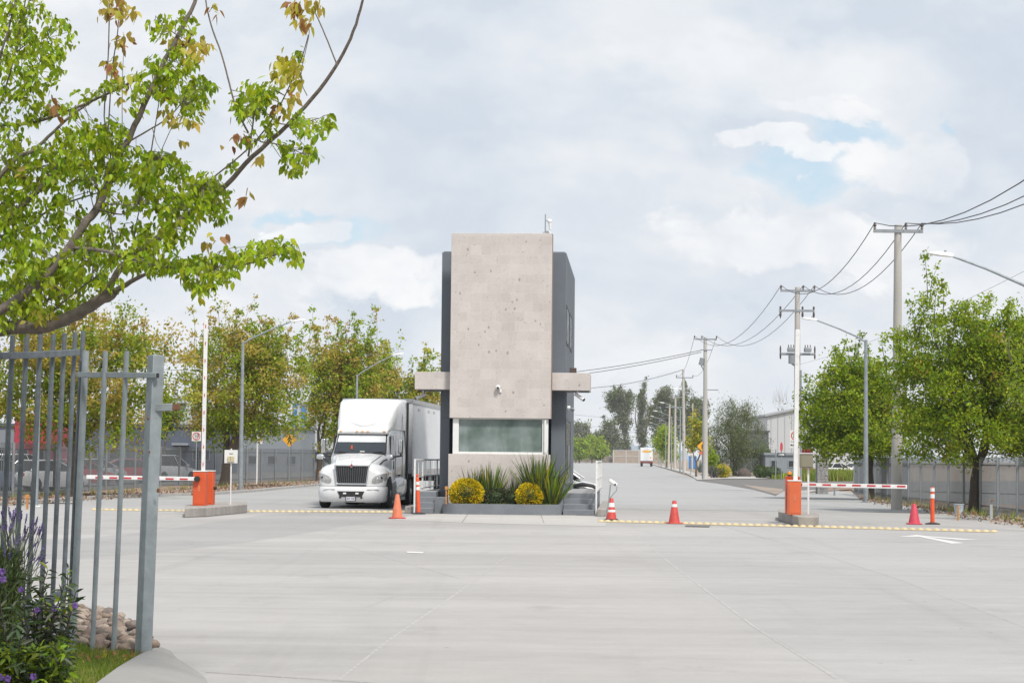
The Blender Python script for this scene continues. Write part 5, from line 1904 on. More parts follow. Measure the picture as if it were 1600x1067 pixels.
block('office_building', 'low slate blue building behind the left fence and speed sign', 172, 118, 336, 666.5, M['bldg_slate'], 14, 0, 'building', awn)
block('warehouse', 'tall pale warehouse wall rising behind the slate blue building', 235, 262, 350, 622, M['bldg_white'], 25, 0, 'building',
      lambda t, h, zt_: [MB().box(-h + k * 1.6, -h + k * 1.6 + .08, -.05, -.002, .2, zt_ - .1).build('cladding_rib', M['bldg_white'], t) for k in range(1, 4)] and MB().box(-2.2, -1.2, -.4, -.06, zt_ - .9, zt_ - .6).build('flood_lamp', M['black_plastic'], t), M['roof_pale'])
block('shop_building', 'crimson building block behind the left fence', 150, 22, 74, 651, M['bldg_red'], 10, 0, 'building', wins(2, .9, 2.0, .9))
block('shop_building', 'pale and navy building at the far left edge behind the fence', 158, -60, 21, 666, M['bldg_grey'], 12, 0, 'building', wins(2, 1.0, 2.2, 1.0), M['bldg_slate'])
block('factory_building', 'long mid grey clad building behind the pedestrian sign', 200, 352, 470, 669, M['bldg_grey'], 14, 0, 'building', wins(4, .8, 1.7, 1.0))


def stripes(t, h, zt_):
    w_ = 2 * h / 5
    for k in (0, 3):
        MB().box(-h + k * w_, -h + (k + 1.4) * w_, -.25, -.004, 0, zt_ - .02).build('blue_panel', M['bldg_blue'], t)
    MB().box(-h + 1.7 * w_, -h + 2.3 * w_, -.1, -.005, .5, 1.9).build('door', M['bldg_window'], t)


block('striped_building', 'tall white building with bright blue vertical stripes left of the truck', 212, 456, 481, 630, M['bldg_white'], 8, 0, 'building', stripes)
block('warehouse', 'white warehouse wall between the striped building and the truck', 225, 481.5, 545, 640, M['bldg_white'], 20, 0, 'building', wins(3, 1, 2.2, 1.2))
# right-hand warehouse with a sloping roof
Yw = 330
pts = [(1199, 714), (1199, 651), (1247, 640.5), (1330, 640.5), (1330, 714)]
q = [P(x, y, Yw) for x, y in pts]
cx = (q[0].x + q[-1].x) / 2
t = thing('warehouse', 'big white ribbed warehouse behind the stop sign', 'building', (cx, Yw, 0))
MB().prism([(q[0].x - cx, 0), (q[-1].x - cx, 0), (q[3].x - cx, q[3].z), (q[2].x - cx, q[2].z), (q[1].x - cx, q[1].z)], 0, 30, 'xz').build('wall', M['bldg_white'], t)
b = MB()
x = q[0].x - cx + .6
while x < q[-1].x - cx:
    zt_ = min(q[2].z, q[1].z + (q[2].z - q[1].z) * (x - (q[1].x - cx)) / (q[2].x - q[1].x))
    b.box(x - .05, x + .05, -.07, -.003, 0, zt_ - .15)
    x += 1.15
b.build('cladding_ribs', mk('cladding_rib_grey', (.40, .41, .43), .6, 0, .05, 1), t)
b = MB()
b.add([(q[1].x - cx - .4, -.4, q[1].z + .0), (q[2].x - cx, -.4, q[2].z + .05), (q[2].x - cx, 30.4, q[2].z + .05), (q[1].x - cx - .4, 30.4, q[1].z)] +
      [(q[1].x - cx - .4, -.4, q[1].z + .35), (q[2].x - cx, -.4, q[2].z + .4), (q[2].x - cx, 30.4, q[2].z + .4), (q[1].x - cx - .4, 30.4, q[1].z + .35)],
      [(0, 1, 2, 3), (7, 6, 5, 4), (0, 4, 5, 1), (1, 5, 6, 2), (2, 6, 7, 3), (3, 7, 4, 0)])
b.build('roof', mk('roof_grey', (.33, .345, .36), .6, 0, .08, .5), t)
block('gate_house', 'low grey metal clad building with two dark windows behind the stop sign', 205, 1196, 1250, 711, M['bldg_grey'], 5, 0, 'building', lambda t, h, zt_: wins(2, 1.0, 1.75, .7)(t, h, zt_))
block('kiosk', 'small red roofed kiosk right of the raised right barrier arm', 215, 1252, 1270, 703.5, M['bldg_red'], 4, 0, 'building', wins(1, .9, 1.6, .8))
block('factory_building', 'dark grey building half hidden by the pepper tree', 270, 1158, 1201, 675, mk('dark_cladding', (.09, .10, .12), .7, 0, .1, .4), 14, 0, 'building', wins(4, 2.0, 3.2, 1.6))
# white canopy and low wall beyond the weeds
t = thing('canopy', 'thin white flat canopy over the parked white cars', 'canopy', (P(1335, 713, 226).x, 226, 0))
for x in (-3.6, 3.6):
    for y in (0, 5):
        MB().cyl((x, y, 0), (x, y, 2.35), .06, .06, 8).build('post', M['white_metal'], t)
MB().box(-4, 4, -.3, 5.3, 2.352, 2.5).build('roof', M['cam_white'], t)
# far boundary wall
Yf = 702
a, c = P(962, 713, Yf), P(1064, 713, Yf)
zt_ = P(1000, 703.2, Yf).z
t = thing('boundary_wall', 'far tan panel wall with pale frames at the end of the road', 'wall', (a.x, Yf + 16, .06))
L = c.x - a.x
nb = 5
for k in range(nb):
    MB().box(k * L / nb + .2, (k + 1) * L / nb - .2, 0, .25, 0, zt_ - .25).build('panel', M['bldg_tan'], t)
for k in range(nb + 1):
    MB().box(k * L / nb - .2, k * L / nb + .2, -.12, .35, 0, zt_).build('pillar', M['pole_concrete'], t)
MB().box(.2, L - .2, -.06, .3, zt_ - .25, zt_ - .02).build('coping', M['pole_concrete'], t)
MB().box(.2, L - .2, -.08, -.005, zt_ * .48, zt_ * .53).build('rail', M['pole_concrete'], t)
a2 = P(870, 713, 690)
t = thing('boundary_wall', 'low dark rubble wall at the far left end of the road', 'wall', (a2.x, Yf + 18, .06))
MB().box(0, a.x - a2.x, 0, .4, 0, 2.2).build('wall', mk('rubble_wall', (.20, .17, .155), .95, 0, .4, .9), t)
MB().box(0, a.x - a2.x, -.05, .45, 2.205, 2.35).build('coping', M['kerb'], t)
block('white_house', 'small white roofed building between the far eucalyptus trees', 780, 958, 986, 697, M['bldg_slate'], 12, 0, 'building', wins(3, 1.5, 3.0, 1.5), M['roof_pale'])
block('white_house', 'tiny pale house with a red roof far right of the guardhouse', 900, 923, 937, 687, M['bldg_white'], 10, 0, 'building', wins(2, 2, 4, 1.5), M['bldg_red'])
# ------------------------------------------------------------------ leaves
def leaf_mesh(name, cen, nrm_bias, size, mats, mi, parent, aspect=.5, droop=0.0, shape='rhomb', seed=1, axis=None, loc=None, nrm=None):
    """cen: Nx3 leaf positions, size: N lengths, mi: N material indices."""
    r = np.random.default_rng(seed)
    n = len(cen)
    ax = r.normal(size=(n, 3))
    if axis is not None:
        ax = axis + ax * .45
    ax[:, 2] -= droop
    ax /= np.linalg.norm(ax, axis=1)[:, None]
    if nrm is not None:
        ax = np.cross(ax, nrm) + nrm * .30
        ax /= np.linalg.norm(ax, axis=1)[:, None]
    up = r.normal(size=(n, 3)) * .8
    up[:, 2] += nrm_bias
    if nrm is not None:
        up = nrm + r.normal(size=(n, 3)) * .35
    sd_ = np.cross(ax, up)
    sd_ /= (np.linalg.norm(sd_, axis=1)[:, None] + 1e-9)
    nn = np.cross(sd_, ax)
    L = size[:, None]
    wv = L * aspect * .5
    b_ = cen
    if shape == 'rhomb':
        vs = np.stack([b_, b_ + ax * L * .45 + sd_ * wv + nn * L * .08, b_ + ax * L, b_ + ax * L * .45 - sd_ * wv + nn * L * .08], 1)
        tri = np.array([[0, 1, 2], [0, 2, 3]])
        k = 4
    else:                          # pointed oval, folded along its rib and curling down at the tip
        dn = np.zeros_like(ax)
        dn[:, 2] = -1
        vs = np.stack([b_,
                       b_ + ax * L * .28 + sd_ * wv * .95 + nn * L * .07, b_ + ax * L * .62 + sd_ * wv * .80 + nn * L * .05 + dn * L * .04,
                       b_ + ax * L * .98 + dn * L * .16,
                       b_ + ax * L * .62 - sd_ * wv * .80 + nn * L * .05 + dn * L * .04, b_ + ax * L * .28 - sd_ * wv * .95 + nn * L * .07,
                       b_ + ax * L * .30 - nn * L * .02, b_ + ax * L * .64 - nn * L * .02 + dn * L * .04], 1)
        tri = np.array([[0, 1, 6], [0, 6, 5], [1, 2, 7], [1, 7, 6], [6, 7, 4], [6, 4, 5], [2, 3, 7], [7, 3, 4]])
        k = 8
    vs = vs.reshape(-1, 3)
    fs = (tri[None] + (np.arange(n) * k)[:, None, None]).reshape(-1, 3)
    me = bpy.data.meshes.new(name)
    me.vertices.add(len(vs))
    me.vertices.foreach_set('co', vs.astype(np.float32).ravel())
    me.loops.add(len(fs) * 3)
    me.loops.foreach_set('vertex_index', fs.astype(np.int32).ravel())
    me.polygons.add(len(fs))
    me.polygons.foreach_set('loop_start', (np.arange(len(fs)) * 3).astype(np.int32))
    for m_ in mats:
        me.materials.append(m_)
    me.polygons.foreach_set('material_index', np.repeat(mi, len(tri)).astype(np.int32))
    me.update(calc_edges=True)
    me.validate()
    o = bpy.data.objects.new(name, me)
    COL.objects.link(o)
    if parent is not None:
        o.parent = parent
    if loc is not None:
        o.location = loc
    return o


def curve_pts(a, b_, bend, r, n=5):
    a, b_ = Vector(a), Vector(b_)
    L = (b_ - a).length
    off = Vector((r.uniform(-1, 1), r.uniform(-1, 1), r.uniform(-.2, .8))) * bend * L
    return [a + (b_ - a) * t_ + off * (4 * t_ * (1 - t_)) + Vector((r.uniform(-1, 1), r.uniform(-1, 1), r.uniform(-1, 1))) * .012 * L * (0 < t_ < 1)
            for t_ in [k / n for k in range(n + 1)]]


def tree(name, label, base, trunk_h, trunk_r, crown, leafs, group=None, seed=1, nclus=150, nleaf=70, clus_r=.42, lsize=.15, forks=2, shoots=0,
         shoot_h=1.3, pal=None, bark='bark', limb_r=.5, lean=(0, 0), droop=.25, cat='tree', aspect=.55, bare=0, gaps=.0, flat=.75, shoot_mats=None):
    """crown: list of (dx, dy, z, rx, ry, rz) ellipsoids relative to the base."""
    if name == 'street_tree' and bark != 'twig':
        nclus, nleaf, clus_r, lsize, shoots = int(nclus * 1.22), int(nleaf * 1.3), clus_r * .82, lsize * 1.12, int(shoots * 1.5)
    r = random.Random(seed)
    g = np.random.default_rng(seed)
    t = thing(name, label, cat, (base.x, base.y, max(base.z, 0)), 0, group)
    # cluster centres, biased to the outer part of each ellipsoid
    vol = [c[3] * c[4] * c[5] for c in crown]
    cl = []
    lob = [(r.uniform(0, 6), r.uniform(1.5, 4)) for _ in range(6)]
    tries = 0
    while len(cl) < nclus and tries < nclus * 40:
        tries += 1
        c = r.choices(crown, vol)[0]
        d_ = Vector((r.gauss(0, 1), r.gauss(0, 1), r.gauss(0, 1))).normalized()
        k = r.random() ** .45
        bump = 1 + .22 * mnoise.noise(d_ * 2.3 + Vector((seed, c[0], c[2])))
        p = Vector((c[0] + d_.x * c[3] * k * bump, c[1] + d_.y * c[4] * k * bump, c[2] + d_.z * c[5] * k * bump))
        if gaps and mnoise.noise(p * .9 + Vector((seed * 3.1, 0, 0))) < -gaps:
            continue
        cl.append(p)
    mb = MB()
    tp_ = Vector((lean[0], lean[1], trunk_h))
    tpts = [Vector((0, 0, -.05)), Vector((lean[0] * .1 + r.uniform(-.04, .04), lean[1] * .1, trunk_h * .3)), Vector((lean[0] * .5 + r.uniform(-.05, .05), lean[1] * .5, trunk_h * .65)), tp_]
    mb.tube(tpts, [trunk_r * 1.3, trunk_r * 1.02, trunk_r * .95, trunk_r * .92], 12)
    nodes = [(tp_, trunk_r * .9)]
    cz = sum(c[2] for c in crown) / len(crown)
    zmax = max(c[2] + c[5] for c in crown)
    for i in range(forks):
        a = 2 * PI * i / forks + r.uniform(-.5, .5)
        c = crown[i % len(crown)]
        e_ = Vector((c[0] + math.cos(a) * c[3] * .35, c[1] + math.sin(a) * c[4] * .35, min(c[2] + c[5] * .35, trunk_h + (zmax - trunk_h) * .7)))
        pts = curve_pts(tp_ - Vector((0, 0, .1)), e_, .12, r, 6)
        rr_ = [trunk_r * limb_r * 1.25 * (1 - .72 * k / 6) for k in range(7)]
        mb.tube(pts, rr_, 9)
        nodes += [(p, q) for p, q in zip(pts[1:], rr_[1:])]
    order = sorted(range(len(cl)), key=lambda i: (cl[i] - tp_).length)
    for i in order:
        p = cl[i]
        best = min(nodes, key=lambda nd: (nd[0] - p).length + (.8 if nd[0].z > p.z + .2 else 0))
        L = (best[0] - p).length
        r0 = min(best[1] * .7, .012 + .018 * L)
        pts = curve_pts(best[0], p, .10, r, 3)
        rr_ = [r0 * (1 - .7 * k / 3) + .004 for k in range(4)]
        mb.tube(pts, rr_, 5, False)
        nodes.append((p, rr_[-1]))
        if len(nodes) > 30:
            nodes.append((pts[2], rr_[2]))
    cen, siz, mid, axs = [], [], [], []
    pal = pal or (lambda p, rr: r.choices(range(len(leafs)), [1] * len(leafs))[0])

    def emit(p, n, rad_, ms):
        q = g.normal(size=(n, 3)) * rad_ * np.array([1, 1, flat])
        cen.append(q + np.array(p))
        siz.append(lsize * g.uniform(.6, 1.25, n))
        mid.append(g.choice(ms, n))

    for p in cl:
        m0 = pal(p, r)
        n = int(nleaf * r.uniform(.5, 1.4))
        ms = [m0, m0, pal(p, r), pal(p, r)]
        emit(p, n, clus_r * r.uniform(.55, 1.0), ms)
    tops = sorted(cl, key=lambda p: -p.z)
    for i in range(shoots):
        p = r.choice(tops[:max(10, len(tops) // 2)])
        L = shoot_h * r.uniform(.5, 1.35)
        e_ = p + Vector((r.uniform(-.28, .28) * L, r.uniform(-.28, .28) * L, L))
        pts = curve_pts(p, e_, .08, r, 4)
        mb.tube(pts, [.018, .014, .011, .008, .005], 5, False)
        if r.random() > bare:
            m0 = r.choice(shoot_mats) if shoot_mats else pal(e_, r)
            for k in range(2, 5):
                emit(pts[k], int(nleaf * r.uniform(.10, .35)), clus_r * r.uniform(.2, .42), [m0])
            if r.random() < .6:
                emit(pts[-1] - Vector((0, 0, .05)), int(nleaf * .3), clus_r * .35, [m0])
    mb.build('trunk', M[bark], t, smooth=True, sharp=60)
    cen = np.concatenate(cen)
    siz = np.concatenate(siz)
    mid = np.concatenate(mid)
    leaf_mesh('crown', cen, 1.0, siz, [M[k] for k in leafs], mid, t, aspect, droop, 'rhomb', seed)
    return t


def gnd(x, y):
    p = G(x, y)
    return Vector((p.x, p.y, 0))


def rusty(frac, zlo, zhi):
    def f(p, r):
        # rusty new growth gathers in patches, more towards the top
        v = mnoise.noise(Vector((p.x * .55, p.y * .55, p.z * .75)) + Vector((5.1, frac * 9, 1))) * .9 + (p.z - zlo) / (zhi - zlo) * .35
        if v + r.uniform(-.22, .22) > 1 - frac - .42:
            return r.choice([3, 3, 4])
        return r.choices([0, 1, 2, 4, 3], [.52, .26, .03, .12, .07])[0]
    return f


LV = ['leaf_a', 'leaf_b', 'leaf_c', 'leaf_o', 'leaf_y']


def PX(px, py, Y, base):          # position of a pixel at distance Y relative to a base
    return P(px, py, Y) - base


def crown_px(base, items, wide=1.0):
    out = []
    for (x, y, rx, ry, dY) in items:
        Yc = base.y + dY
        p = P(x, y, Yc)
        sc = Yc / F
        out.append((p.x - base.x, dY, p.z, rx * sc * wide, min(rx * sc, 3.4), ry * sc * (1 + (wide - 1) * .5)))
    return out


# left row
b = gnd(115, 777)
tree('street_tree', 'leafy tree with rusty orange new leaves behind the near gate', b, 2.0, .20,
     crown_px(b, [(150, 600, 130, 80, 0), (70, 590, 110, 90, .5), (210, 560, 75, 60, 0), (120, 525, 120, 50, -.5), (175, 655, 95, 45, -.3), (60, 640, 90, 45, .6), (0, 560, 90, 80, 1.2)], 1.26), LV, 'maple trees along the left verge', 11, 330, 66, .40, .15, 4, 26, 1.2,
     rusty(.30, 2.5, 7.5), shoot_mats=[3, 3, 4, 0])
b = gnd(350, 760.5)
tree('street_tree', 'round tree with rusty tips standing beside the raised left barrier arm', b, 1.25, .27,
     crown_px(b, [(385, 590, 82, 70, 0), (345, 640, 55, 48, 0), (418, 640, 44, 40, 0), (360, 555, 60, 45, 0), (420, 570, 50, 42, 0), (382, 662, 72, 24, 0)], 1.26), LV, 'maple trees along the left verge', 12, 280, 70, .46, .17, 3, 34, 2.2,
     rusty(.20, 3, 8.5), lean=(.10, 0), limb_r=.68, shoot_mats=[3, 4, 0, 0])
b = gnd(499, 752)
tree('street_tree', 'bushy tree with rusty tips just left of the truck mirror', b, 2.4, .20,
     crown_px(b, [(532, 622, 48, 58, 0), (506, 660, 26, 36, 0), (518, 575, 40, 45, 0), (560, 600, 45, 55, 1)], 1.26), LV, 'maple trees along the left verge', 13, 220, 64, .52, .20, 3, 28, 2.4,
     rusty(.20, 4, 9), shoot_mats=[3, 0, 0])
b = gnd(600, 748.5)
tree('street_tree', 'spreading pale green tree whose crown shows above the trailer', b, 2.4, .22,
     crown_px(b, [(600, 615, 52, 45, 0), (570, 640, 45, 50, 0), (635, 625, 42, 42, 0), (655, 645, 32, 30, 0), (590, 590, 35, 30, 0), (665, 610, 30, 36, 0)], 1.22), LV, 'maple trees along the left verge', 14, 170, 60, .55, .22, 3, 26, 2.2,
     rusty(.12, 4, 9), shoot_mats=[0, 0, 4])
b = gnd(250, 752)
b.y += 22
b.x = P(258, 713, b.y).x
tree('background_tree', 'small dark green tree seen over the slate building right of the near gate post', b, 1.6, .14, crown_px(b, [(262, 648, 28, 22, 0), (250, 660, 22, 14, 0)]), ['leaf_c', 'leaf_b'], 'background trees', 15, 60, 60, .4, .22, 2, 8, 1.2)

# right row
RV = ['leaf_a', 'leaf_b', 'leaf_c', 'leaf_y', 'leaf_o']


def greens(p, r):
    if r.random() < .012:
        return r.choice([3, 4])
    return r.choices([0, 1, 2], [.58, .35, .07])[0]


b = gnd(1522, 802)
tree('street_tree', 'broad bright green tree in front of the right palisade fence', b, 1.75, .165,
     crown_px(b, [(1520, 620, 130, 75, 0), (1450, 600, 75, 85, 0), (1590, 600, 100, 90, .3), (1490, 530, 85, 70, 0), (1580, 540, 85, 70, 0), (1430, 660, 72, 48, 0), (1530, 680, 110, 45, -.4), (1610, 670, 80, 48, .4), (1630, 610, 80, 80, .4), (1640, 530, 60, 60, .3)], 1.06), RV, 'maple trees along the right verge', 21, 560, 72, .33, .125, 5, 46, 1.15,
     greens, lean=(.15, 0), bark='bark_dark', shoot_mats=[0, 0, 1])
b = gnd(1360, 781)
tree('street_tree', 'dense green tree behind the right lamp post and lowered barrier arm', b, 2.0, .16,
     crown_px(b, [(1330, 640, 78, 70, 0), (1375, 655, 55, 65, 0), (1290, 660, 42, 48, 0), (1330, 590, 50, 40, 0), (1330, 690, 75, 30, 0), (1390, 600, 32, 40, 0)]), RV, 'maple trees along the right verge', 22, 330, 72, .38, .15, 4, 22, 1.2,
     greens, bark='bark_dark', shoot_mats=[0, 0, 1])
b = Vector((P(1690, 713, 60).x, 60, 0))
tree('street_tree', 'sparse tree with bare grey twigs reaching in from the right edge', b, 2.2, .13,
     crown_px(b, [(1640, 600, 75, 65, 0), (1680, 560, 80, 80, 0), (1620, 560, 50, 45, 0)]), ['leaf_b', 'leaf_a', 'leaf_y'], 'maple trees along the right verge', 23, 150, 26, .34, .11, 4, 30, 1.2,
     greens and (lambda p, r: r.choices([0, 1, 2], [.5, .45, .05])[0]), bark='twig', bare=.6)

# pepper tree and the bed beyond the side road
b = gnd(1148, 744)
tree('pepper_tree', 'drooping grey green pepper tree right of the third utility pole', b, 1.6, .22,
     crown_px(b, [(1150, 690, 48, 50, 0), (1125, 700, 30, 38, 0), (1180, 705, 28, 38, 0), (1140, 655, 28, 25, 0), (1160, 650, 25, 22, 0)]), ['leaf_grey', 'leaf_euc', 'leaf_c'], None, 31, 230, 80, .50, .26, 4, 20, 1.2,
     None, bark='bark_dark', droop=1.6, aspect=.22, flat=1.25)
EUC = ['leaf_euc', 'leaf_grey', 'leaf_c']


def euc(label, px, Y, items, th, tr, seed, ncl, ls, cr, leafs=EUC, group='far eucalyptus trees', nl=60, gaps=.12):
    b = Vector((P(px, 713, Y).x, Y, 0))
    tree('eucalyptus_tree', label, b, th, tr, crown_px(b, items), leafs, group, seed, ncl, nl, cr, ls, 4, 14, cr * 2.2, None, bark='bark', gaps=gaps, limb_r=.6, aspect=.35, droop=.6)


euc('tall far eucalyptus with an open crown and bare lower trunk', 976, 745,
    [(965, 624, 15, 16, 0), (980, 630, 10, 18, 0), (973, 655, 12, 18, 0), (957, 632, 7, 10, 0), (977, 690, 8, 20, 0)], 9, .5, 41, 130, 1.0, 1.15)
euc('very narrow tall eucalyptus just left of the far lorry', 1003, 750,
    [(1006, 604, 3, 10, 0), (1002, 635, 5, 24, 0), (1003, 675, 6, 26, 0), (997, 620, 3, 10, 0)], 8, .4, 42, 90, .9, .85)
euc('large dark eucalyptus behind the far lamp arms', 1038, 760,
    [(1036, 624, 15, 15, 0), (1022, 652, 10, 20, 0), (1050, 645, 13, 22, 0), (1038, 680, 18, 24, 0), (1042, 610, 7, 7, 0)], 8, .6, 43, 200, 1.1, 1.3, gaps=.15)
euc('dark eucalyptus crown right of the fourth utility pole', 1080, 740,
    [(1092, 640, 14, 16, 0), (1072, 630, 14, 26, 0), (1082, 670, 18, 26, 0), (1066, 655, 10, 30, 0)], 8, .5, 44, 140, 1.1, 1.3, gaps=.15)
euc('short dark far tree just left of the open eucalyptus', 950, 735, [(952, 665, 9, 14, 0), (945, 690, 17, 18, 0), (958, 692, 12, 20, 0)], 5, .4, 45, 120, 1.0, 1.2, gaps=.15)
euc('small far dark tree touching the right edge of the guardhouse', 905, 900, [(906, 682, 12, 9, 0), (898, 688, 10, 8, 0)], 3, .4, 46, 60, 1.5, 2.2)
for k, (px, py, rx, ry, Y, lab) in enumerate(((905, 700, 16, 12, 640, 'low bright green far bush against the right edge of the guardhouse'),
                                              (925, 698, 16, 13, 650, 'bright green far bush left of the dark far trees'),
                                              (938, 703, 10, 9, 655, 'small green far bush above the rubble wall'))):
    b = Vector((P(px, 713, Y).x, Y, 0))
    tree('far_bush', lab, b, 1.0, .2, crown_px(b, [(px, py, rx, ry, 0), (px - 4, py + 4, rx, ry * .8, 0)]), ['leaf_a', 'leaf_b', 'leaf_lime'], 'far bushes', 50 + k, 70, 60, 1.1, .9, 3, 6, 1.2, cat='bush')
b = Vector((P(1042, 713, 372).x, 372, 0))
tree('young_tree', 'lime green young tree among the far lamp posts', b, 1.2, .14, crown_px(b, [(1040, 690, 14, 26, 0), (1046, 705, 12, 18, 0), (1032, 698, 8, 14, 0)]), ['leaf_lime', 'leaf_a'], None, 61, 90, 60, .7, .42, 3, 10, 1.3)
b = Vector((P(1088, 713, 196).x, 196, 0))
tree('young_tree', 'thin tree with golden leaves left of the third utility pole', b, 1.5, .10, crown_px(b, [(1092, 665, 12, 18, 0), (1084, 690, 12, 16, 0), (1097, 690, 8, 16, 0)]), ['leaf_y', 'leaf_yel_g', 'leaf_b'], None, 62, 60, 34, .42, .28, 3, 10, 1.0)
b = Vector((P(1112, 713, 183).x, 183, 0))
tree('shrub', 'mid green shrub between the agaves and the pepper tree', b, .6, .07, crown_px(b, [(1112, 718, 8, 10, 0)]), ['leaf_a', 'leaf_b'], None, 63, 26, 40, .3, .2, 3, 4, .5, cat='shrub')
tb = Vector((P(1222, 713, 400).x, 400, 0))
tree('bare_tree', 'pale leafless tree rising over the white warehouse roof', tb, 6, .25, crown_px(tb, [(1219, 632, 14, 14, 0)]), ['leaf_y'], None, 64, 90, 1, .4, .2, 5, 30, 2.5, bark='twig', bare=1.0)


# ------------------------------------------------------------------ shrubs
def leaf_ball(name, label, loc, rx, ry, rz, cz, leafs, n, ls, seed, w=None, group=None, cat='shrub', thick=.16, inner=None, flat_bottom=0.0, stems=True):
    g = np.random.default_rng(seed)
    t = thing(name, label, cat, loc, 0, group)
    d_ = g.normal(size=(n, 3))
    d_ /= np.linalg.norm(d_, axis=1)[:, None]
    lump = np.array([1 + .07 * mnoise.noise(Vector(q) * 3.1 + Vector((seed, 0, 0))) + .035 * mnoise.noise(Vector(q) * 8.0) for q in d_])
    k = (1 - thick * g.random(n) ** 1.5) * lump
    p = d_ * k[:, None] * np.array([rx, ry, rz]) + np.array([0, 0, cz])
    p[:, 2] = np.maximum(p[:, 2], flat_bottom + g.random(n) * .05)
    mi = g.choice(len(leafs), n, p=w)
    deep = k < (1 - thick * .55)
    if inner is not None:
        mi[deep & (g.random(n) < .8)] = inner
    leaf_mesh('foliage', p, .6, ls * g.uniform(.6, 1.3, n), [M[q] for q in leafs], mi, t, .6, 0, 'rhomb', seed, nrm=d_)
    if stems:
        mb = MB()
        r = random.Random(seed)
        for i in range(9):
            a = r.uniform(0, 2 * PI)
            mb.tube([(r.uniform(-.06, .06), r.uniform(-.06, .06), -.05), (math.cos(a) * rx * .35, math.sin(a) * ry * .35, cz * .8), (math.cos(a) * rx * .7, math.sin(a) * ry * .7, cz + rz * .35)], [.022, .016, .008], 5)
        # solid dark ellipsoid added inside to stop light passing straight through
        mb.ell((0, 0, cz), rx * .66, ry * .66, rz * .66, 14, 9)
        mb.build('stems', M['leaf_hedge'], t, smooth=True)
    return t


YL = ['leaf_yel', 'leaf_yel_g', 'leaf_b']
s_ = 62.6 / F
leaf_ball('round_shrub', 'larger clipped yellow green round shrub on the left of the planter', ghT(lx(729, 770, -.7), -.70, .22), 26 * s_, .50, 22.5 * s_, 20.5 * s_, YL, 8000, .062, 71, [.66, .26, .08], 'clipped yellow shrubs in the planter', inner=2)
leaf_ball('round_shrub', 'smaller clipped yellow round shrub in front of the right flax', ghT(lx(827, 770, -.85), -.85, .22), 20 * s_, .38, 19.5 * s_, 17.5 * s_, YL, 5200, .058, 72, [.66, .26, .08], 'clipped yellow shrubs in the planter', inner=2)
leaf_ball('low_shrub', 'dark grey green low shrub in the middle of the planter', ghT(lx(775, 770, -.6), -.55, .22), .46, .32, .30, .30, ['leaf_dark', 'leaf_hedge', 'leaf_grey'], 2600, .055, 73, None, 'dark low shrubs in the planter', thick=.5)
leaf_ball('low_shrub', 'dark low shrub just left of the smaller yellow shrub', ghT(lx(800, 770, -.6), -.60, .22), .34, .28, .27, .27, ['leaf_dark', 'leaf_hedge', 'leaf_grey'], 1700, .055, 74, None, 'dark low shrubs in the planter', thick=.5)


def flax(label, loc, n, h, spread, seed, wd=.045, group='flax clumps in the planter', mats=('leaf_flax', 'leaf_b', 'leaf_yel_g'), name='flax_plant', bend=.35, wts=(.62, .26, .12)):
    r = random.Random(seed)
    t = thing(name, label, 'plant', loc, 0, group)
    mb = MB()
    for i in range(n):
        a = r.uniform(0, 2 * PI)
        tilt = r.random() ** .8 * spread
        L = h * r.uniform(.55, 1.08) * (1 - .15 * tilt)
        b0 = Vector((math.cos(a) * r.uniform(0, .14) * h, math.sin(a) * r.uniform(0, .10) * h, 0))
        dr = Vector((math.cos(a), math.sin(a), 0))
        sd_ = Vector((-dr.y, dr.x, 0))
        sd_ = (sd_ + Vector((r.uniform(-.6, .6), r.uniform(-.6, .6), 0))).normalized()
        pts = []
        for k in range(6):
            u = k / 5
            out_ = tilt * (u + bend * u * u)
            pts.append(b0 + dr * out_ * L * .62 + Vector((0, 0, L * u * math.cos(min(1.2, tilt * (.35 + bend * u))))))
        w_ = wd * r.uniform(.7, 1.2)
        prof = [.6, 1, 1, .85, .55, .05]
        mb.cur = r.choices(range(len(mats)), wts)[0]
        vs = []
        for q, k in zip(pts, prof):
            vs += [q - sd_ * w_ * k / 2, q + dr * w_ * k * .15, q + sd_ * w_ * k / 2]
        mb.add(vs, [f_ for k in range(5) for f_ in ((3 * k, 3 * k + 1, 3 * k + 4, 3 * k + 3), (3 * k + 1, 3 * k + 2, 3 * k + 5, 3 * k + 4))])
    me_ = mb.build('leaves', [M[k] for k in mats], t, smooth=False)
    return t


flax('tall spiky flax clump at the right end of the planter', ghT(lx(842, 770, -.5), -.45, .2), 210, 1.85, .72, 81, .06)
flax('spiky flax leaning right over the right steps', ghT(lx(862, 770, -.6), -.60, .2), 130, 1.45, .90, 82, .055)
flax('spiky flax clump behind the dark low shrubs in the middle', ghT(lx(765, 770, -.35), -.30, .2), 130, 1.42, .62, 83, .055)
flax('spiky flax clump rising behind the larger yellow shrub', ghT(lx(742, 770, -.3), -.26, .2), 80, 1.28, .55, 84, .055)
flax('short flax clump between the middle flax and the smaller yellow shrub', ghT(lx(803, 770, -.3), -.30, .2), 60, 1.0, .7, 85, .05)
gm = MB()
# low green cover in the planter
r = random.Random(5)
cv = np.array([[r.uniform(pl0 + .35, pl1 - .35), r.uniform(-1.1, -.1), PH - .07 + r.random() * .07] for _ in range(1500)])
o = leaf_mesh('ground_cover', cv, 1, np.full(1500, .055), [M['leaf_b'], M['leaf_hedge']], np.random.default_rng(1).integers(0, 2, 1500), None, .5, -.5, 'rhomb', 5)
o.location = ghT(0, 0, 0)
o.rotation_euler = (0, 0, -ANG)
tag(o, 'low green cover on the planter soil', 'ground cover', None, 'stuff')

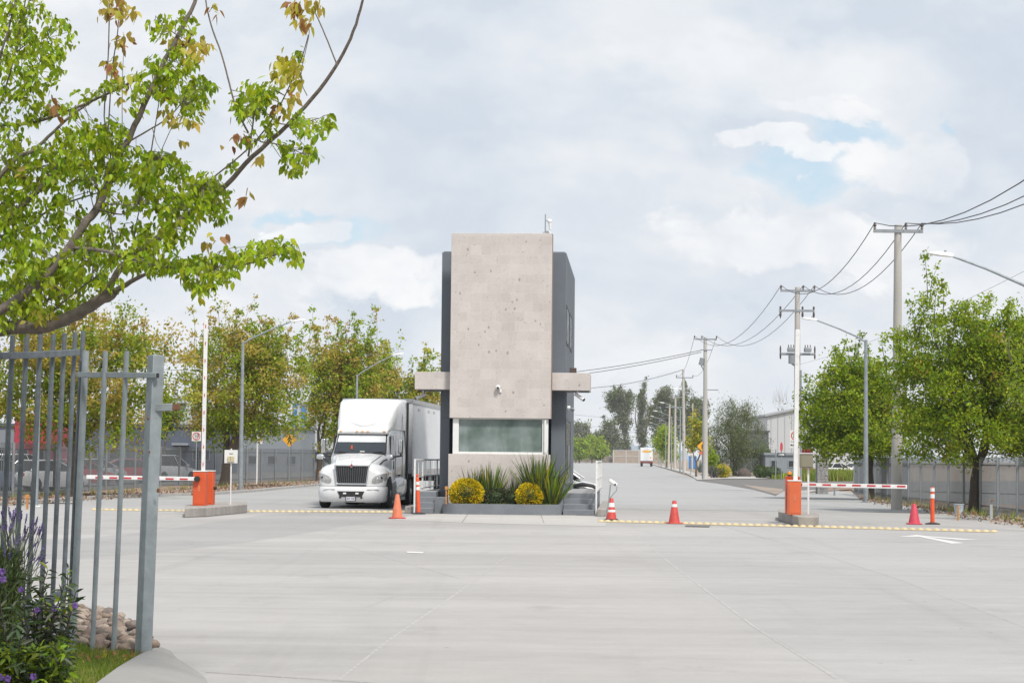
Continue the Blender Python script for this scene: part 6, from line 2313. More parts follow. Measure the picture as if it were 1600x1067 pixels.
# bed beyond the side road
def agave(label, px, py, h, seed, n=34):
    p = G(px, py)
    flax(label, (p.x, p.y, .06), n, h, 1.05, seed, h * .16, 'agaves on the far verge', ('leaf_agave', 'leaf_agave', 'leaf_grey'), 'agave', .05, (.6, .3, .1))


agave('blue grey agave left of the warning sign post', 1094, 738.5, 1.5, 91)
agave('blue grey agave just right of the third utility pole base', 1110, 741, 1.6, 92)
agave('pale blue grey agave behind the yellow bush', 1120, 738, 1.5, 93)
p = G(1128, 747)
leaf_ball('flowering_bush', 'bright yellow flowering bush right of the third utility pole', (p.x, p.y, .05), .82, .7, .62, .58, ['leaf_yel_g', 'leaf_yel', 'leaf_b'], 1500, .12, 94, [.48, .30, .22], None, thick=.45)
p = G(1115, 747)
leaf_ball('lavender_bush', 'dull purple rounded bush between the pole and the yellow bush', (p.x, p.y, .05), .42, .45, .58, .5, ['lavender', 'leaf_dark', 'leaf_grey'], 900, .10, 95, [.5, .3, .2], None, thick=.4)
for k, (px, py, rx, rz, lab) in enumerate(((1207, 748.3, .98, .56, 'clipped dark green hedge block nearest the stop sign'), (1190, 747.4, .62, .62, 'darker clipped hedge block beside the pepper tree'))):
    p = G(px, py)
    leaf_ball('hedge', lab, (p.x, p.y + .8, .05), rx, .7, rz * .98, rz * .92, ['leaf_hedge', 'leaf_c'], 1900, .10, 96 + k, [.6, .4], 'clipped hedge blocks', 'hedge', thick=.22)


def rock(label, loc, sx, sy, sz, mat, seed, group=None, cat='rock'):
    mb = MB()
    mb.ell((0, 0, 0), 1, 1, 1, 18, 11)
    vs = []
    for q in mb.v:
        v = Vector(q)
        k = 1 + .28 * mnoise.noise(v * 1.3 + Vector((seed * 1.7, 0, 0))) + .12 * mnoise.noise(v * 3.4 + Vector((0, seed, 0))) + .05 * mnoise.noise(v * 8 + Vector((seed, 0, 0)))
        vs.append((v.x * sx * k, v.y * sy * k, v.z * sz * k))
    mb.v = vs
    o = mb.build('rock', mat, None, smooth=True, loc=loc, sharp=50)
    o.rotation_euler = (random.uniform(-.3, .3), random.uniform(-.3, .3), random.uniform(0, 6))
    return tag(o, label, cat, group)


p = G(1163, 745)
o = rock('large brown boulder under the pepper tree beside the side road', (p.x, p.y, .25), .75, .6, .62, mk('boulder_stone', (.085, .065, .055), .9, 0, .3, 3, .6, 12), 5)
# weeds behind the pillar
def weeds(label, px0, px1, py0, py1, n, h, seed, mats):
    r = random.Random(seed)
    mb = MB()
    for i in range(n):
        p = G(r.uniform(px0, px1), r.uniform(py0, py1))
        hh_ = h * r.uniform(.4, 1.1)
        a = r.uniform(0, PI)
        sd_ = Vector((math.cos(a), math.sin(a), 0)) * .05
        tip = p + Vector((r.uniform(-.3, .3) * hh_, r.uniform(-.3, .3) * hh_, hh_))
        mid_ = (p + tip) / 2 + Vector((0, 0, hh_ * .1))
        mb.cur = r.choices(range(len(mats)), [.6] + [.4 / (len(mats) - 1)] * (len(mats) - 1))[0]
        mb.add([p - sd_, p + sd_, mid_ + sd_ * .8, tip, mid_ - sd_ * .8], [(0, 1, 2, 4), (4, 2, 3)])
    o = mb.build('weeds', [M[k] for k in mats], None)
    return tag(o, label, 'weeds', None, 'stuff')


weeds('tall green and straw weeds beyond the side road around the stone pillar', 1252, 1332, 746, 752, 3600, 1.0, 3, ['grass', 'grass_dry', 'leaf_b'])
weeds('short green weeds at the foot of the stop sign', 1205, 1250, 744, 749, 700, .55, 4, ['grass', 'leaf_yel_g', 'leaf_b'])
r = random.Random(8)
mb = MB()
for i in range(800):               # scattered weeds along both fences
    if r.random() < .6:
        x = r.uniform(20, 490)
        y = 777.5 - (x - 20) * .0545 + r.uniform(.3, 3)
    else:
        x = r.uniform(1350, 1600)
        y = 774 + (x - 1335) * .15 + r.uniform(.5, 4)
    p = G(x, y, .03)
    hh_ = .32 * r.uniform(.3, 1.2)
    a = r.uniform(0, PI)
    sd_ = Vector((math.cos(a), math.sin(a), 0)) * .022
    tip = p + Vector((r.uniform(-.4, .4) * hh_, r.uniform(-.4, .4) * hh_, hh_))
    mb.cur = r.choices([0, 1, 2], [.3, .5, .2])[0]
    mb.add([p - sd_, p + sd_, tip], [(0, 1, 2)])
tag(mb.build('weeds', [M['grass'], M['grass_dry'], M['leaf_b']], None), 'scattered dry weeds along the foot of both fences', 'weeds', None, 'stuff')
# fallen leaves and stones on the verges
n = 5200
cen = np.zeros((n, 3))
g = np.random.default_rng(4)
for i in range(n):
    if i % 6:
        x = g.uniform(-30, 520)
        y0 = 777.5 - (x - 20) * .0545
        y = y0 + g.uniform(.5, 10.5 - x * .008)
    else:
        x = g.uniform(1345, 1640)
        y0 = 773 + (x - 1335) * .15
        y = y0 + g.uniform(.5, 9)
    p = G(x, y, .06)
    cen[i] = (p.x, p.y, .055 + g.random() * .03)
o = leaf_mesh('fallen_leaves', cen, 2.5, g.uniform(.05, .15, n), [M['dry_leaf'], M['leaf_br'], M['rock_b'], M['rock_c']], g.choice(4, n, p=[.52, .12, .16, .20]), None, .7, 0, 'rhomb', 9)
tag(o, 'fallen brown leaves and chips scattered on the verges', 'fallen leaves', None, 'stuff')
# ------------------------------------------------------------------ near fence on the left
LEANX = -.030


def picket_pts(xt, yt, Yd):
    top = P(xt, yt, Yd)
    yb = G(xt, 900).y
    # foot: follow the lean down to the ground
    h = top.z
    foot = Vector((top.x + LEANX * h * .75, Yd, .02))
    return foot, top


def pick(parent, name, xt, yt, Yd, r_, org, mat, n=12):
    a, c = picket_pts(xt, yt, Yd)
    mb = MB()
    mb.tube([a - org, c - org], r_, n, False)
    u = (c - a).normalized()
    mb.tube([c - org - u * .03, c - org - u * .029], r_ * .98, n)
    return mb.build(name, mat, parent, smooth=True)


# curved length of fence further left
pk = [(-34, 526, 17.0), (-6, 525, 17.2), (20, 523.5, 17.45), (42, 522.7, 17.75), (63.5, 522.5, 18.05), (83.6, 522, 18.4), (101, 520.5, 18.8), (117.5, 519, 19.2), (130, 517, 19.6)]
org = Vector((picket_pts(*pk[3])[0].x, pk[3][2], 0))
f = thing('tube_fence', 'curved run of round galvanised pickets at the left, behind the purple flowers', 'fence', org)
for q in pk:
    pick(f, 'picket', q[0], q[1], q[2], .0225, org, M['galv_dark'])
rl = [P(x, y, Yd - .05) - org for x, y, Yd in ((-60, 557, 16.8), (0, 556, 17.2), (42, 555, 17.75), (83, 553, 18.4), (121, 550.5, 19.25))]
for i in range(len(rl) - 1):
    u = (rl[i + 1] - rl[i]).normalized()
    n_ = Vector((-u.y, u.x, 0)).normalized()
    MB().obox((rl[i] + rl[i + 1]) / 2, u, n_, u.cross(n_), (rl[i + 1] - rl[i]).length + .004, .045, .06).build('rail', M['galv_dark'], f, bevel=.005)
u = (rl[-1] - rl[-2]).normalized()
n_ = Vector((-u.y, u.x, 0)).normalized()
MB().obox(rl[-1] + u * .004, u, n_, u.cross(n_), .006, .034, .046).build('rail_end', M['black_plastic'], f)
rl2 = [p - Vector((0, 0, 2.25)) for p in rl]
for i in range(len(rl2) - 1):
    u = (rl2[i + 1] - rl2[i]).normalized()
    n_ = Vector((-u.y, u.x, 0)).normalized()
    MB().obox((rl2[i] + rl2[i + 1]) / 2, u, n_, u.cross(n_), (rl2[i + 1] - rl2[i]).length + .004, .045, .05).build('rail', M['galv_dark'], f, bevel=.005)

# short panel with the square post
Yb = 17.45
org = Vector((picket_pts(243, 554, Yb)[0].x, Yb, 0))
f = thing('tube_fence', 'short fence panel of two round pickets ending in a thick square galvanised post', 'fence', org)
for xt, yt, Yd, r_ in ((165, 548.5, 17.75, .0225), (198, 548.5, 17.62, .0225)):
    pick(f, 'picket', xt, yt, Yd, r_, org, M['galv'])
pick(f, 'round_post', 134, 548, 18.05, .031, org, M['galv'], 16)
pick(f, 'round_post', 128, 565, 18.12, .028, org, M['galv_dark'], 16)
a, c = picket_pts(243.8, 555, Yb)
mb = MB()
h_ = .062
ry_ = rad(38)
ax_, ay_ = Vector((math.cos(ry_), math.sin(ry_), 0)), Vector((-math.sin(ry_), math.cos(ry_), 0))
rings = []
for q in (a, a + (c - a) * .5, c):
    rings.append([q - org + ax_ * (i * h_ * .9) + ay_ * (j * h_ * .9) for i, j in ((-1, -1), (1, -1), (1, 1), (-1, 1))])
mb.loft(rings)
sp_ = mb.build('square_post', M['galv'], f, bevel=.006)
# weld line and rust spots on the post
p0, p1 = P(122, 585.5, 18.0) - org, P(246, 586.5, Yb - .10) - org
u = (p1 - p0).normalized()
n_ = Vector((-u.y, u.x, 0)).normalized()
MB().obox((p0 + p1) / 2, u, n_, u.cross(n_), (p1 - p0).length, .04, .05).build('rail', M['galv'], f, bevel=.005)
MB().obox(p1 + u * .003, u, n_, u.cross(n_), .006, .03, .04).build('rail_end', M['black_plastic'], f)
lo0, lo1 = p0 - Vector((.06, 0, 2.28)), p1 - Vector((.06, 0, 2.30))
q0, q1 = P(240, 637, Yb - .03) - org, P(270, 636, Yb - .03) - org
u2_ = (q1 - q0).normalized()
MB().obox((q0 + q1) / 2, u2_, Vector((0, 1, 0)), u2_.cross(Vector((0, 1, 0))), (q1 - q0).length, .05, .065).build('bracket', M['galv'], sp_, bevel=.004)
q2 = P(281, 636, Yb - .03) - org
MB().obox((q1 + q2) / 2 + u2_ * .002, u2_, Vector((0, 1, 0)), u2_.cross(Vector((0, 1, 0))), (q2 - q1).length, .044, .055).build('latch_block', M['rust'], sp_, bevel=.004)
mb = MB()
for (x, y, r_) in ((233.5, 706, .012), (231.5, 654, .015), (247, 766, .02)):
    q = P(x, y, Yb - .092) - org
    mb.ell(q, r_ * .7, .006, r_, 8, 6)
mb.build('rust_spot', M['rust'], sp_)

# ------------------------------------------------------------------ garden bed, grass, kerb, rocks
bed = [G(-700, 925), G(-60, 935), G(40, 955), G(118, 958), G(165, 968), G(225, 1003), G(250, 1022), G(238, 1035), G(205, 1052), G(165, 1085), G(60, 1400), G(-700, 1400)]
sheet('garden_bed', bed, M['dark_gravel'], .03)
gr_p = [(-40, 1012), (60, 1018), (118, 1016), (150, 1026), (200, 1031), (226, 1034), (205, 1048), (150, 1090), (0, 1130), (-120, 1130)]
turf_pts = [G(x, y) for x, y in gr_p]
sheet('lawn', turf_pts, M['turf'], .05)


def inside(p, poly):
    c = False
    j = len(poly) - 1
    for i in range(len(poly)):
        if (poly[i].y > p[1]) != (poly[j].y > p[1]) and p[0] < (poly[j].x - poly[i].x) * (p[1] - poly[i].y) / (poly[j].y - poly[i].y) + poly[i].x:
            c = not c
        j = i
    return c


r = random.Random(17)
mb = MB()
xs_ = [p.x for p in turf_pts]
ys_ = [p.y for p in turf_pts]
k = 0
while k < 15000:
    x, y = r.uniform(min(xs_), max(xs_)), r.uniform(min(ys_), max(ys_))
    if not inside((x, y), turf_pts):
        continue
    k += 1
    hh_ = r.uniform(.03, .075)
    a = r.uniform(0, 2 * PI)
    sd_ = Vector((math.cos(a), math.sin(a), 0)) * .0042
    p = Vector((x, y, .05))
    tip = p + Vector((r.gauss(0, .35) * hh_, r.gauss(0, .35) * hh_, hh_))
    mb.cur = 0 if mnoise.noise(Vector((x * 3, y * 3, 0))) + r.gauss(0, .3) < .38 else 1
    mb.add([p - sd_, p + sd_, tip], [(0, 1, 2)])
tag(mb.build('grass', [M['grass'], M['grass_dry']], None), 'short green lawn grass beside the near fence', 'grass', None, 'stuff')
# dry leaves on the lawn edge
n = 70
g = np.random.default_rng(6)
cen = np.array([list(G(g.uniform(110, 226), g.uniform(1018, 1036), .08)) for _ in range(n)])
tag(leaf_mesh('fallen_leaves', cen, 2, g.uniform(.03, .07, n), [M['leaf_o'], M['leaf_br'], M['grass_dry']], g.choice(3, n), None, .6, 0, 'rhomb', 3), 'dry leaves along the edge of the lawn by the rocks', 'fallen leaves', None, 'stuff')

# rolled concrete kerb round the corner of the bed
kp = [(239, 1014, 266, 1016), (238, 1026, 278, 1030), (226, 1036, 300, 1043), (208, 1049, 318, 1056), (183, 1066, 325, 1066), (150, 1092, 327, 1092), (90, 1150, 330, 1150)]
rings = []
for k, (xi, yi, xo, yo) in enumerate(kp):
    a, c = G(xi, yi), G(xo, yo)
    hgt = [.03, .07, .10, .115, .12, .12, .12][k]
    prof = [(0, -.02), (0, hgt), (.18, hgt + .008), (.42, hgt * .96), (.62, hgt * .72), (.80, hgt * .36), (.93, hgt * .10), (1, .004), (1, -.02)]
    rings.append([a + (c - a) * u_ + Vector((0, 0, z_)) for u_, z_ in prof])
mb = MB().loft(rings)
o = struct('kerb', mb, concrete('rolled_kerb_concrete', (.29, .282, .27), .06, .25, .6), smooth=True, sharp=60)

# rocks
r = random.Random(23)
rk = 0
spots = []
poly_r = [G(108, 988), G(120, 957), G(165, 967), G(220, 1002), G(240, 1016), G(236, 1028), G(200, 1031), G(140, 1022), G(112, 1014)]
xs_ = [p.x for p in poly_r]
ys_ = [p.y for p in poly_r]
tries = 0
while rk < 130 and tries < 9000:
    tries += 1
    x, y = r.uniform(min(xs_) - .15, max(xs_)), r.uniform(min(ys_), max(ys_))
    if not inside((x, y), poly_r):
        continue
    s0 = r.uniform(.038, .072) * (1.2 if y < min(ys_) + .5 else .95)
    if any((x - a) ** 2 + (y - b_) ** 2 < (.74 * (s0 + s1)) ** 2 for a, b_, s1 in spots):
        continue
    spots.append((x, y, s0))
    edge = (y - min(ys_)) / (max(ys_) - min(ys_))
    z = .03 + s0 * .55 + max(0, .09 * math.sin(PI * min(1, max(0, edge)))) * r.uniform(.5, 1)
    rock('rounded brownish rock in the pile at the foot of the near fence', (x, y, z), s0 * r.uniform(.9, 1.35), s0 * r.uniform(.8, 1.1), s0 * r.uniform(.62, .9), M[r.choice(['rock_a', 'rock_a', 'rock_b', 'rock_c'])], r.uniform(0, 90), 'rounded rocks piled under the near fence')
    rk += 1
for (x, y, s0) in ((-30, 952, .1), (20, 958, .11), (70, 962, .10), (90, 968, .09), (105, 975, .1), (60, 972, .08), (-5, 964, .09), (40, 968, .085)):
    p = G(x, y)
    rock('rounded brownish rock in the pile at the foot of the near fence', (p.x, p.y, .06), s0, s0 * .9, s0 * .7, M[r.choice(['rock_a', 'rock_b'])], r.uniform(0, 90), 'rounded rocks piled under the near fence')

# ------------------------------------------------------------------ flowering shrubs in the left corner
def lav():
    Y0 = 14.8
    p = P(12, 900, Y0)
    t = thing('lavender_plant', 'lavender bush with purple flower spikes at the lower left edge', 'plant', (p.x, Y0, .05))
    r = random.Random(31)
    org_ = Vector((p.x, Y0, .05))
    mb = MB()
    fl = MB()
    for i in range(75):
        xt = r.gauss(24, 30)
        yt = 875 - r.random() ** .8 * 72 + max(0, abs(xt - 12) - 10) * .45
        xt = min(xt, 64)
        tip = P(xt, yt, Y0 + r.uniform(-.35, .35)) - org_
        b0 = Vector((r.uniform(-.16, .12), r.uniform(-.2, .2), r.uniform(.4, .7)))
        mid_ = (b0 + tip) / 2 + Vector((r.uniform(-.03, .03), 0, .03))
        mb.tube([b0, mid_, tip], [.004, .0035, .003], 4, False)
        d_ = (tip - mid_).normalized()
        for k in range(9):
            c = tip + d_ * (k * .0085)
            s_ = .0085 * (1 - .35 * abs(k - 3.5) / 5)
            fl.cur = 0 if r.random() < .55 else 1
            fl.ell(c + Vector((r.uniform(-.002, .002), r.uniform(-.002, .002), 0)), s_ * r.uniform(.8, 1.2), s_, s_ * .75, 6, 4)
    mb.build('stems', mk('lavender_stem', (.10, .125, .07), .8, 0, .2, 8), t)
    fl.build('flower_spikes', [mk('lavender_bloom', (.115, .085, .23), .8, 0, .3, 20), mk('dark_lavender', (.06, .05, .09), .8, 0, .3, 20)], t, smooth=True)
    g = np.random.default_rng(32)
    n = 6500
    cen = []
    for i in range(n):
        x = g.normal(5, 17)
        y = g.uniform(862, 1015)
        if x > 36 - abs(y - 905) * .10:
            x = 36 - abs(y - 905) * .10 - g.random() * 12
        q = P(x, y, Y0 + g.normal(0, .14)) - org_
        cen.append((q.x, q.y, max(q.z, .02)))
    cen = np.array(cen)
    ax_ = np.zeros((n, 3))
    ax_[:, 0] = np.sign(cen[:, 0]) * .25
    ax_[:, 2] = .8
    leaf_mesh('foliage', cen, .3, g.uniform(.03, .06, n), [M['leaf_c'], M['leaf_hedge'], M['leaf_fore']], g.choice(3, n), t, .16, 0, 'rhomb', 33, axis=ax_)


lav()


def ruellia(label, px, pbase, Y0, stems, seed, flowers=()):
    p = P(px, pbase, Y0)
    org_ = Vector((p.x, Y0, .05))
    t = thing('flowering_shrub', label, 'plant', org_, 0, 'purple flowered shrubs at the lower left')
    r = random.Random(seed)
    mb = MB()
    lv_c, lv_s, lv_a = [], [], []
    for (xt, yt) in stems:
        tip = P(xt, yt, Y0 + r.uniform(-.25, .25)) - org_
        b0 = Vector((r.uniform(-.12, .12), r.uniform(-.1, .1), -.02))
        pts = curve_pts(b0, tip, .06, r, 9)
        mb.tube(pts, [.009 - .0006 * k for k in range(10)], 6, False)
        L = (tip - b0).length
        nn = int(L / .040)
        for k in range(nn):
            u = .14 + .86 * (k + 1) / nn
            i0 = min(8, int(u * 9))
            q = pts[i0] + (pts[i0 + 1] - pts[i0]) * (u * 9 - i0)
            d_ = (pts[i0 + 1] - pts[i0]).normalized()
            a = k * 1.57 + r.uniform(-.4, .4)
            e1 = d_.orthogonal().normalized()
            e2 = d_.cross(e1)
            for s_ in (1, -1):
                dr = (e1 * math.cos(a) + e2 * math.sin(a)) * s_
                lv_c.append(q)
                lv_s.append(r.uniform(.07, .13) * (1 - .35 * max(0, u - .75)))
                lv_a.append(dr * 1.0 + d_ * .55)
    mb.build('stems', mk('dark_stem', (.05, .038, .035), .8, 0, .2, 8), t)
    n = len(lv_c)
    g = np.random.default_rng(seed)
    leaf_mesh('leaves', np.array([list(q) for q in lv_c]), 1.0, np.array(lv_s), [M['leaf_fore'], M['leaf_dark'], M['leaf_b']], g.choice(3, n, p=[.55, .33, .12]), t, .24, .25, 'oval', seed,
              axis=np.array([list(q) for q in lv_a]) * 1.6)
    for (fx, fy) in flowers:
        q = P(fx, fy, Y0 - .22) - org_
        fm = MB()
        c = Vector(q)
        az = r.uniform(0, 6)
        fd = Vector((r.uniform(-.6, .6), -1, r.uniform(.1, .6))).normalized()
        e1 = fd.orthogonal().normalized()
        e2 = fd.cross(e1)
        fm.tube([c - fd * .05, c - fd * .015, c], [.004, .007, .014], 8, False)
        for k in range(5):
            a = az + k * 2 * PI / 5
            d_ = e1 * math.cos(a) + e2 * math.sin(a)
            s1 = d_.cross(fd)
            fm.add([c, c + d_ * .013 + s1 * .010 + fd * .006, c + d_ * .024 + s1 * .007 + fd * .004, c + d_ * .025 - s1 * .007 + fd * .004, c + d_ * .013 - s1 * .010 + fd * .006], [(0, 1, 2, 3, 4)])
        fm.build('flower', M['purple'], t)
    return t


ruellia('dark leaved shrub with purple flowers in front of the near pickets', 62, 1085, 14.2,
        [(62, 905), (75, 890), (100, 915), (118, 925), (40, 930), (20, 950), (85, 950), (52, 960), (112, 955), (92, 985), (70, 935), (106, 890), (30, 985), (60, 1000), (118, 985), (10, 990), (45, 900), (95, 940)], 41,
        [(58, 953), (85, 950), (117, 946), (33, 921), (78, 1012)])
ruellia('low leafy shrub filling the lower left corner, with a few purple flowers', 20, 1150, 12.8,
        [(0, 960), (30, 1000), (55, 1020), (80, 1030), (95, 1045), (-10, 1000), (10, 1020), (40, 1035), (68, 1050), (-20, 930), (20, 975), (100, 1020), (85, 1060), (50, 1058), (20, 1050), (0, 940), (-30, 960)], 42,
        [(3, 893), (1, 1058), (12, 1060), (52, 1057), (4, 905)])
g = np.random.default_rng(51)
n = 2600
cen = np.array([list(P(g.uniform(-30, 108) - max(0, (y - 1040)) * .1, y, 13.0 + g.uniform(-.4, .4))) for y in g.uniform(1010, 1085, n)])
cen[:, 2] = np.maximum(cen[:, 2], .06)
o = leaf_mesh('ground_cover', cen, 1.0, g.uniform(.04, .09, n), [M['leaf_c'], M['leaf_b'], M['leaf_hedge']], g.choice(3, n, p=[.4, .25, .35]), None, .35, .1, 'oval', 52)
tag(o, 'dense dark green ground cover under the purple flowered shrubs', 'ground cover', None, 'stuff')

# ------------------------------------------------------------------ near tree: trunk off the left edge, boughs across the upper left
YT = 15.6
tb = P(-175, 713, YT)
org = Vector((tb.x, YT, 0))
t = thing('maple_tree', 'near maple reaching in from the left edge with fresh green and rusty leaves', 'tree', org)
wood = MB()
lim = []                                  # all branch points, for twigs to start from
rT = random.Random(77)


def limb(px_, r0, r1, dY=0.0, dY2=None):
    n = len(px_)
    pts = []
    for i, (x, y) in enumerate(px_):
        yy = YT + dY + ((dY2 if dY2 is not None else dY) - dY) * i / (n - 1)
        pts.append(P(x, y, yy) - org)
    # smooth with a Catmull-Rom spline
    sm = []
    for i in range(n - 1):
        p0, p1, p2, p3 = pts[max(i - 1, 0)], pts[i], pts[i + 1], pts[min(i + 2, n - 1)]
        for k in range(4):
            u = k / 4
            sm.append(.5 * ((2 * p1) + (p2 - p0) * u + (2 * p0 - 5 * p1 + 4 * p2 - p3) * u * u + (3 * p1 - p0 - 3 * p2 + p3) * u ** 3))
    sm.append(pts[-1])
    m_ = len(sm)
    sm = [q + Vector((rT.uniform(-1, 1), rT.uniform(-1, 1), rT.uniform(-1, 1))) * r0 * .12 for q in sm]
    rr_ = [r0 + (r1 - r0) * (k / (m_ - 1)) for k in range(m_)]
    wood.tube(sm, rr_, 9 if r0 > .02 else 6)
    for q, w_ in zip(sm, rr_):
        lim.append((q, w_))


def pxm(w):                                # width in pixels -> radius
    return w * YT / F / 2


fork = (-150, 560)
wood.tube([(0, 0, -.1), (.02, 0, .5), (.0, .02, 1.2), (P(-165, 600, YT) - org)[:], (P(-150, 555, YT) - org)[:]], [.20, .155, .14, .135, .12], 14)
limb([(-150, 560), (-60, 530), (0, 514), (60, 511), (110, 495), (150, 472), (178, 456)], pxm(26), pxm(17), .1, -.2)
limb([(150, 472), (168, 452), (188, 420), (215, 395), (253, 368), (309, 324), (354, 289), (395, 245), (450, 195), (500, 140), (530, 95), (552, 50), (566, 5), (572, -30)], pxm(12), pxm(3.2), -.15, -.9)
limb([(178, 456), (205, 440), (228, 428)], pxm(10), pxm(5), -.2, -.5)
limb([(-140, 560), (-50, 510), (8, 480), (61, 442), (101, 397), (131, 351), (152, 326), (165, 293), (172, 262), (197, 225), (215, 185), (235, 142), (258, 95), (278, 56), (304, 5), (315, -30)], pxm(17), pxm(5.5), -.2, .3)
limb([(-130, 470), (-50, 390), (0, 351), (50, 308), (80, 275), (101, 254), (135, 262), (172, 262)], pxm(13), pxm(6), .5, .3)
limb([(-120, 260), (-40, 205), (0, 196), (33, 195), (76, 185), (120, 168), (165, 148), (215, 124), (266, 99), (291, 73), (300, 50)], pxm(6), pxm(3), .8, .3)
limb([(-20, 300), (25, 248), (48, 238), (75, 215), (110, 182), (145, 158)], pxm(8), pxm(3.5), .4, .7)
limb([(120, 388), (162, 392), (185, 400), (222, 408), (262, 417), (330, 418), (372, 415), (398, 409), (440, 395)], pxm(6), pxm(2), -.4, -1.2)
limb([(262, 417), (300, 425), (330, 412), (345, 392)], pxm(2.5), pxm(1.5), -.7, -.9)
limb([(388, 208), (370, 172), (358, 130), (346, 85), (330, 40), (322, 5), (320, -25)], pxm(3.2), pxm(2.2), -.7, -.6)
limb([(388, 245), (392, 215), (400, 160), (402, 150)], pxm(3.5), pxm(2), -.75, -.8)
limb([(318, 290), (345, 268), (385, 235), (420, 195), (445, 150), (470, 95), (482, 55)], pxm(2.6), pxm(1.5), -.7, -1.0)
limb([(527, 103), (512, 65), (498, 32), (488, 12)], pxm(2.4), pxm(1.6), -.9, -.9)
limb([(172, 262), (172, 230), (163, 182), (168, 110), (170, 60), (172, -20)], pxm(3), pxm(2), .3, .2)
limb([(160, 262), (169, 200), (175, 110), (184, 50), (188, -20)], pxm(2.8), pxm(1.8), .3, .3)
limb([(191, 200), (191, 140), (193, 80)], pxm(1.6), pxm(1), .2, .2)
limb([(-30, 190), (-5, 105), (12, 50), (25, 0), (32, -30)], pxm(4.5), pxm(3), .6, .7)
limb([(-12, 200), (15, 116), (28, 60), (40, 0), (44, -30)], pxm(3.5), pxm(2.2), .7, .7)
limb([(40, 158), (58, 110), (75, 60)], pxm(2.2), pxm(1.3), .7, .8)
limb([(-30, 110), (0, 95), (30, 78), (50, 62)], pxm(3), pxm(1.5), .7, .8)
limb([(200, 222), (230, 205), (262, 185), (285, 160)], pxm(3), pxm(1.6), -.1, -.3)
limb([(235, 245), (242, 200), (250, 150)], pxm(2.6), pxm(1.5), .0, .0)
limb([(248, 245), (268, 200), (284, 170)], pxm(1.6), pxm(1), .1, .1)
limb([(150, 326), (190, 335), (215, 320)], pxm(3), pxm(1.5), 0, -.3)
limb([(131, 345), (150, 318), (155, 300)], pxm(2.5), pxm(1.5), 0, -.1)
limb([(148, 330), (140, 290), (158, 270)], pxm(2), pxm(1.2), 0, .2)
limb([(0, 370), (40, 355), (75, 330), (120, 312), (165, 298)], pxm(4.5), pxm(2), .4, .5)
limb([(-20, 340), (10, 310), (32, 285), (55, 262)], pxm(3), pxm(2), .6, .6)
limb([(60, 511), (90, 480), (120, 455), (160, 425), (185, 405)], pxm(3), pxm(2), 0, -.3)
limb([(30, 505), (60, 480), (85, 462), (110, 440)], pxm(2.5), pxm(1.5), .2, 0)
limb([(75, 470), (110, 458), (130, 462), (140, 470)], pxm(2), pxm(1.2), -.1, -.2)
limb([(152, 455), (145, 430), (147, 395), (152, 350)], pxm(3.2), pxm(2), -.1, 0)
limb([(185, 415), (178, 380), (172, 345), (168, 320)], pxm(3), pxm(2), -.1, .1)
limb([(205, 405), (213, 350), (220, 320)], pxm(2.6), pxm(1.8), -.2, -.1)
limb([(408, 222), (430, 225), (455, 232), (470, 240)], pxm(2), pxm(1), -.9, -1.0)
limb([(432, 193), (455, 195), (480, 190), (500, 185)], pxm(2), pxm(1), -.9, -1.1)
limb([(480, 150), (470, 120), (482, 60), (483, 45)], pxm(1.5), pxm(1), -.9, -.9)
limb([(278, 56), (255, 40), (243, 25)], pxm(2), pxm(1), .2, .2)
limb([(300, 440), (272, 428), (240, 430)], pxm(1.4), pxm(.8), -.6, -.5)

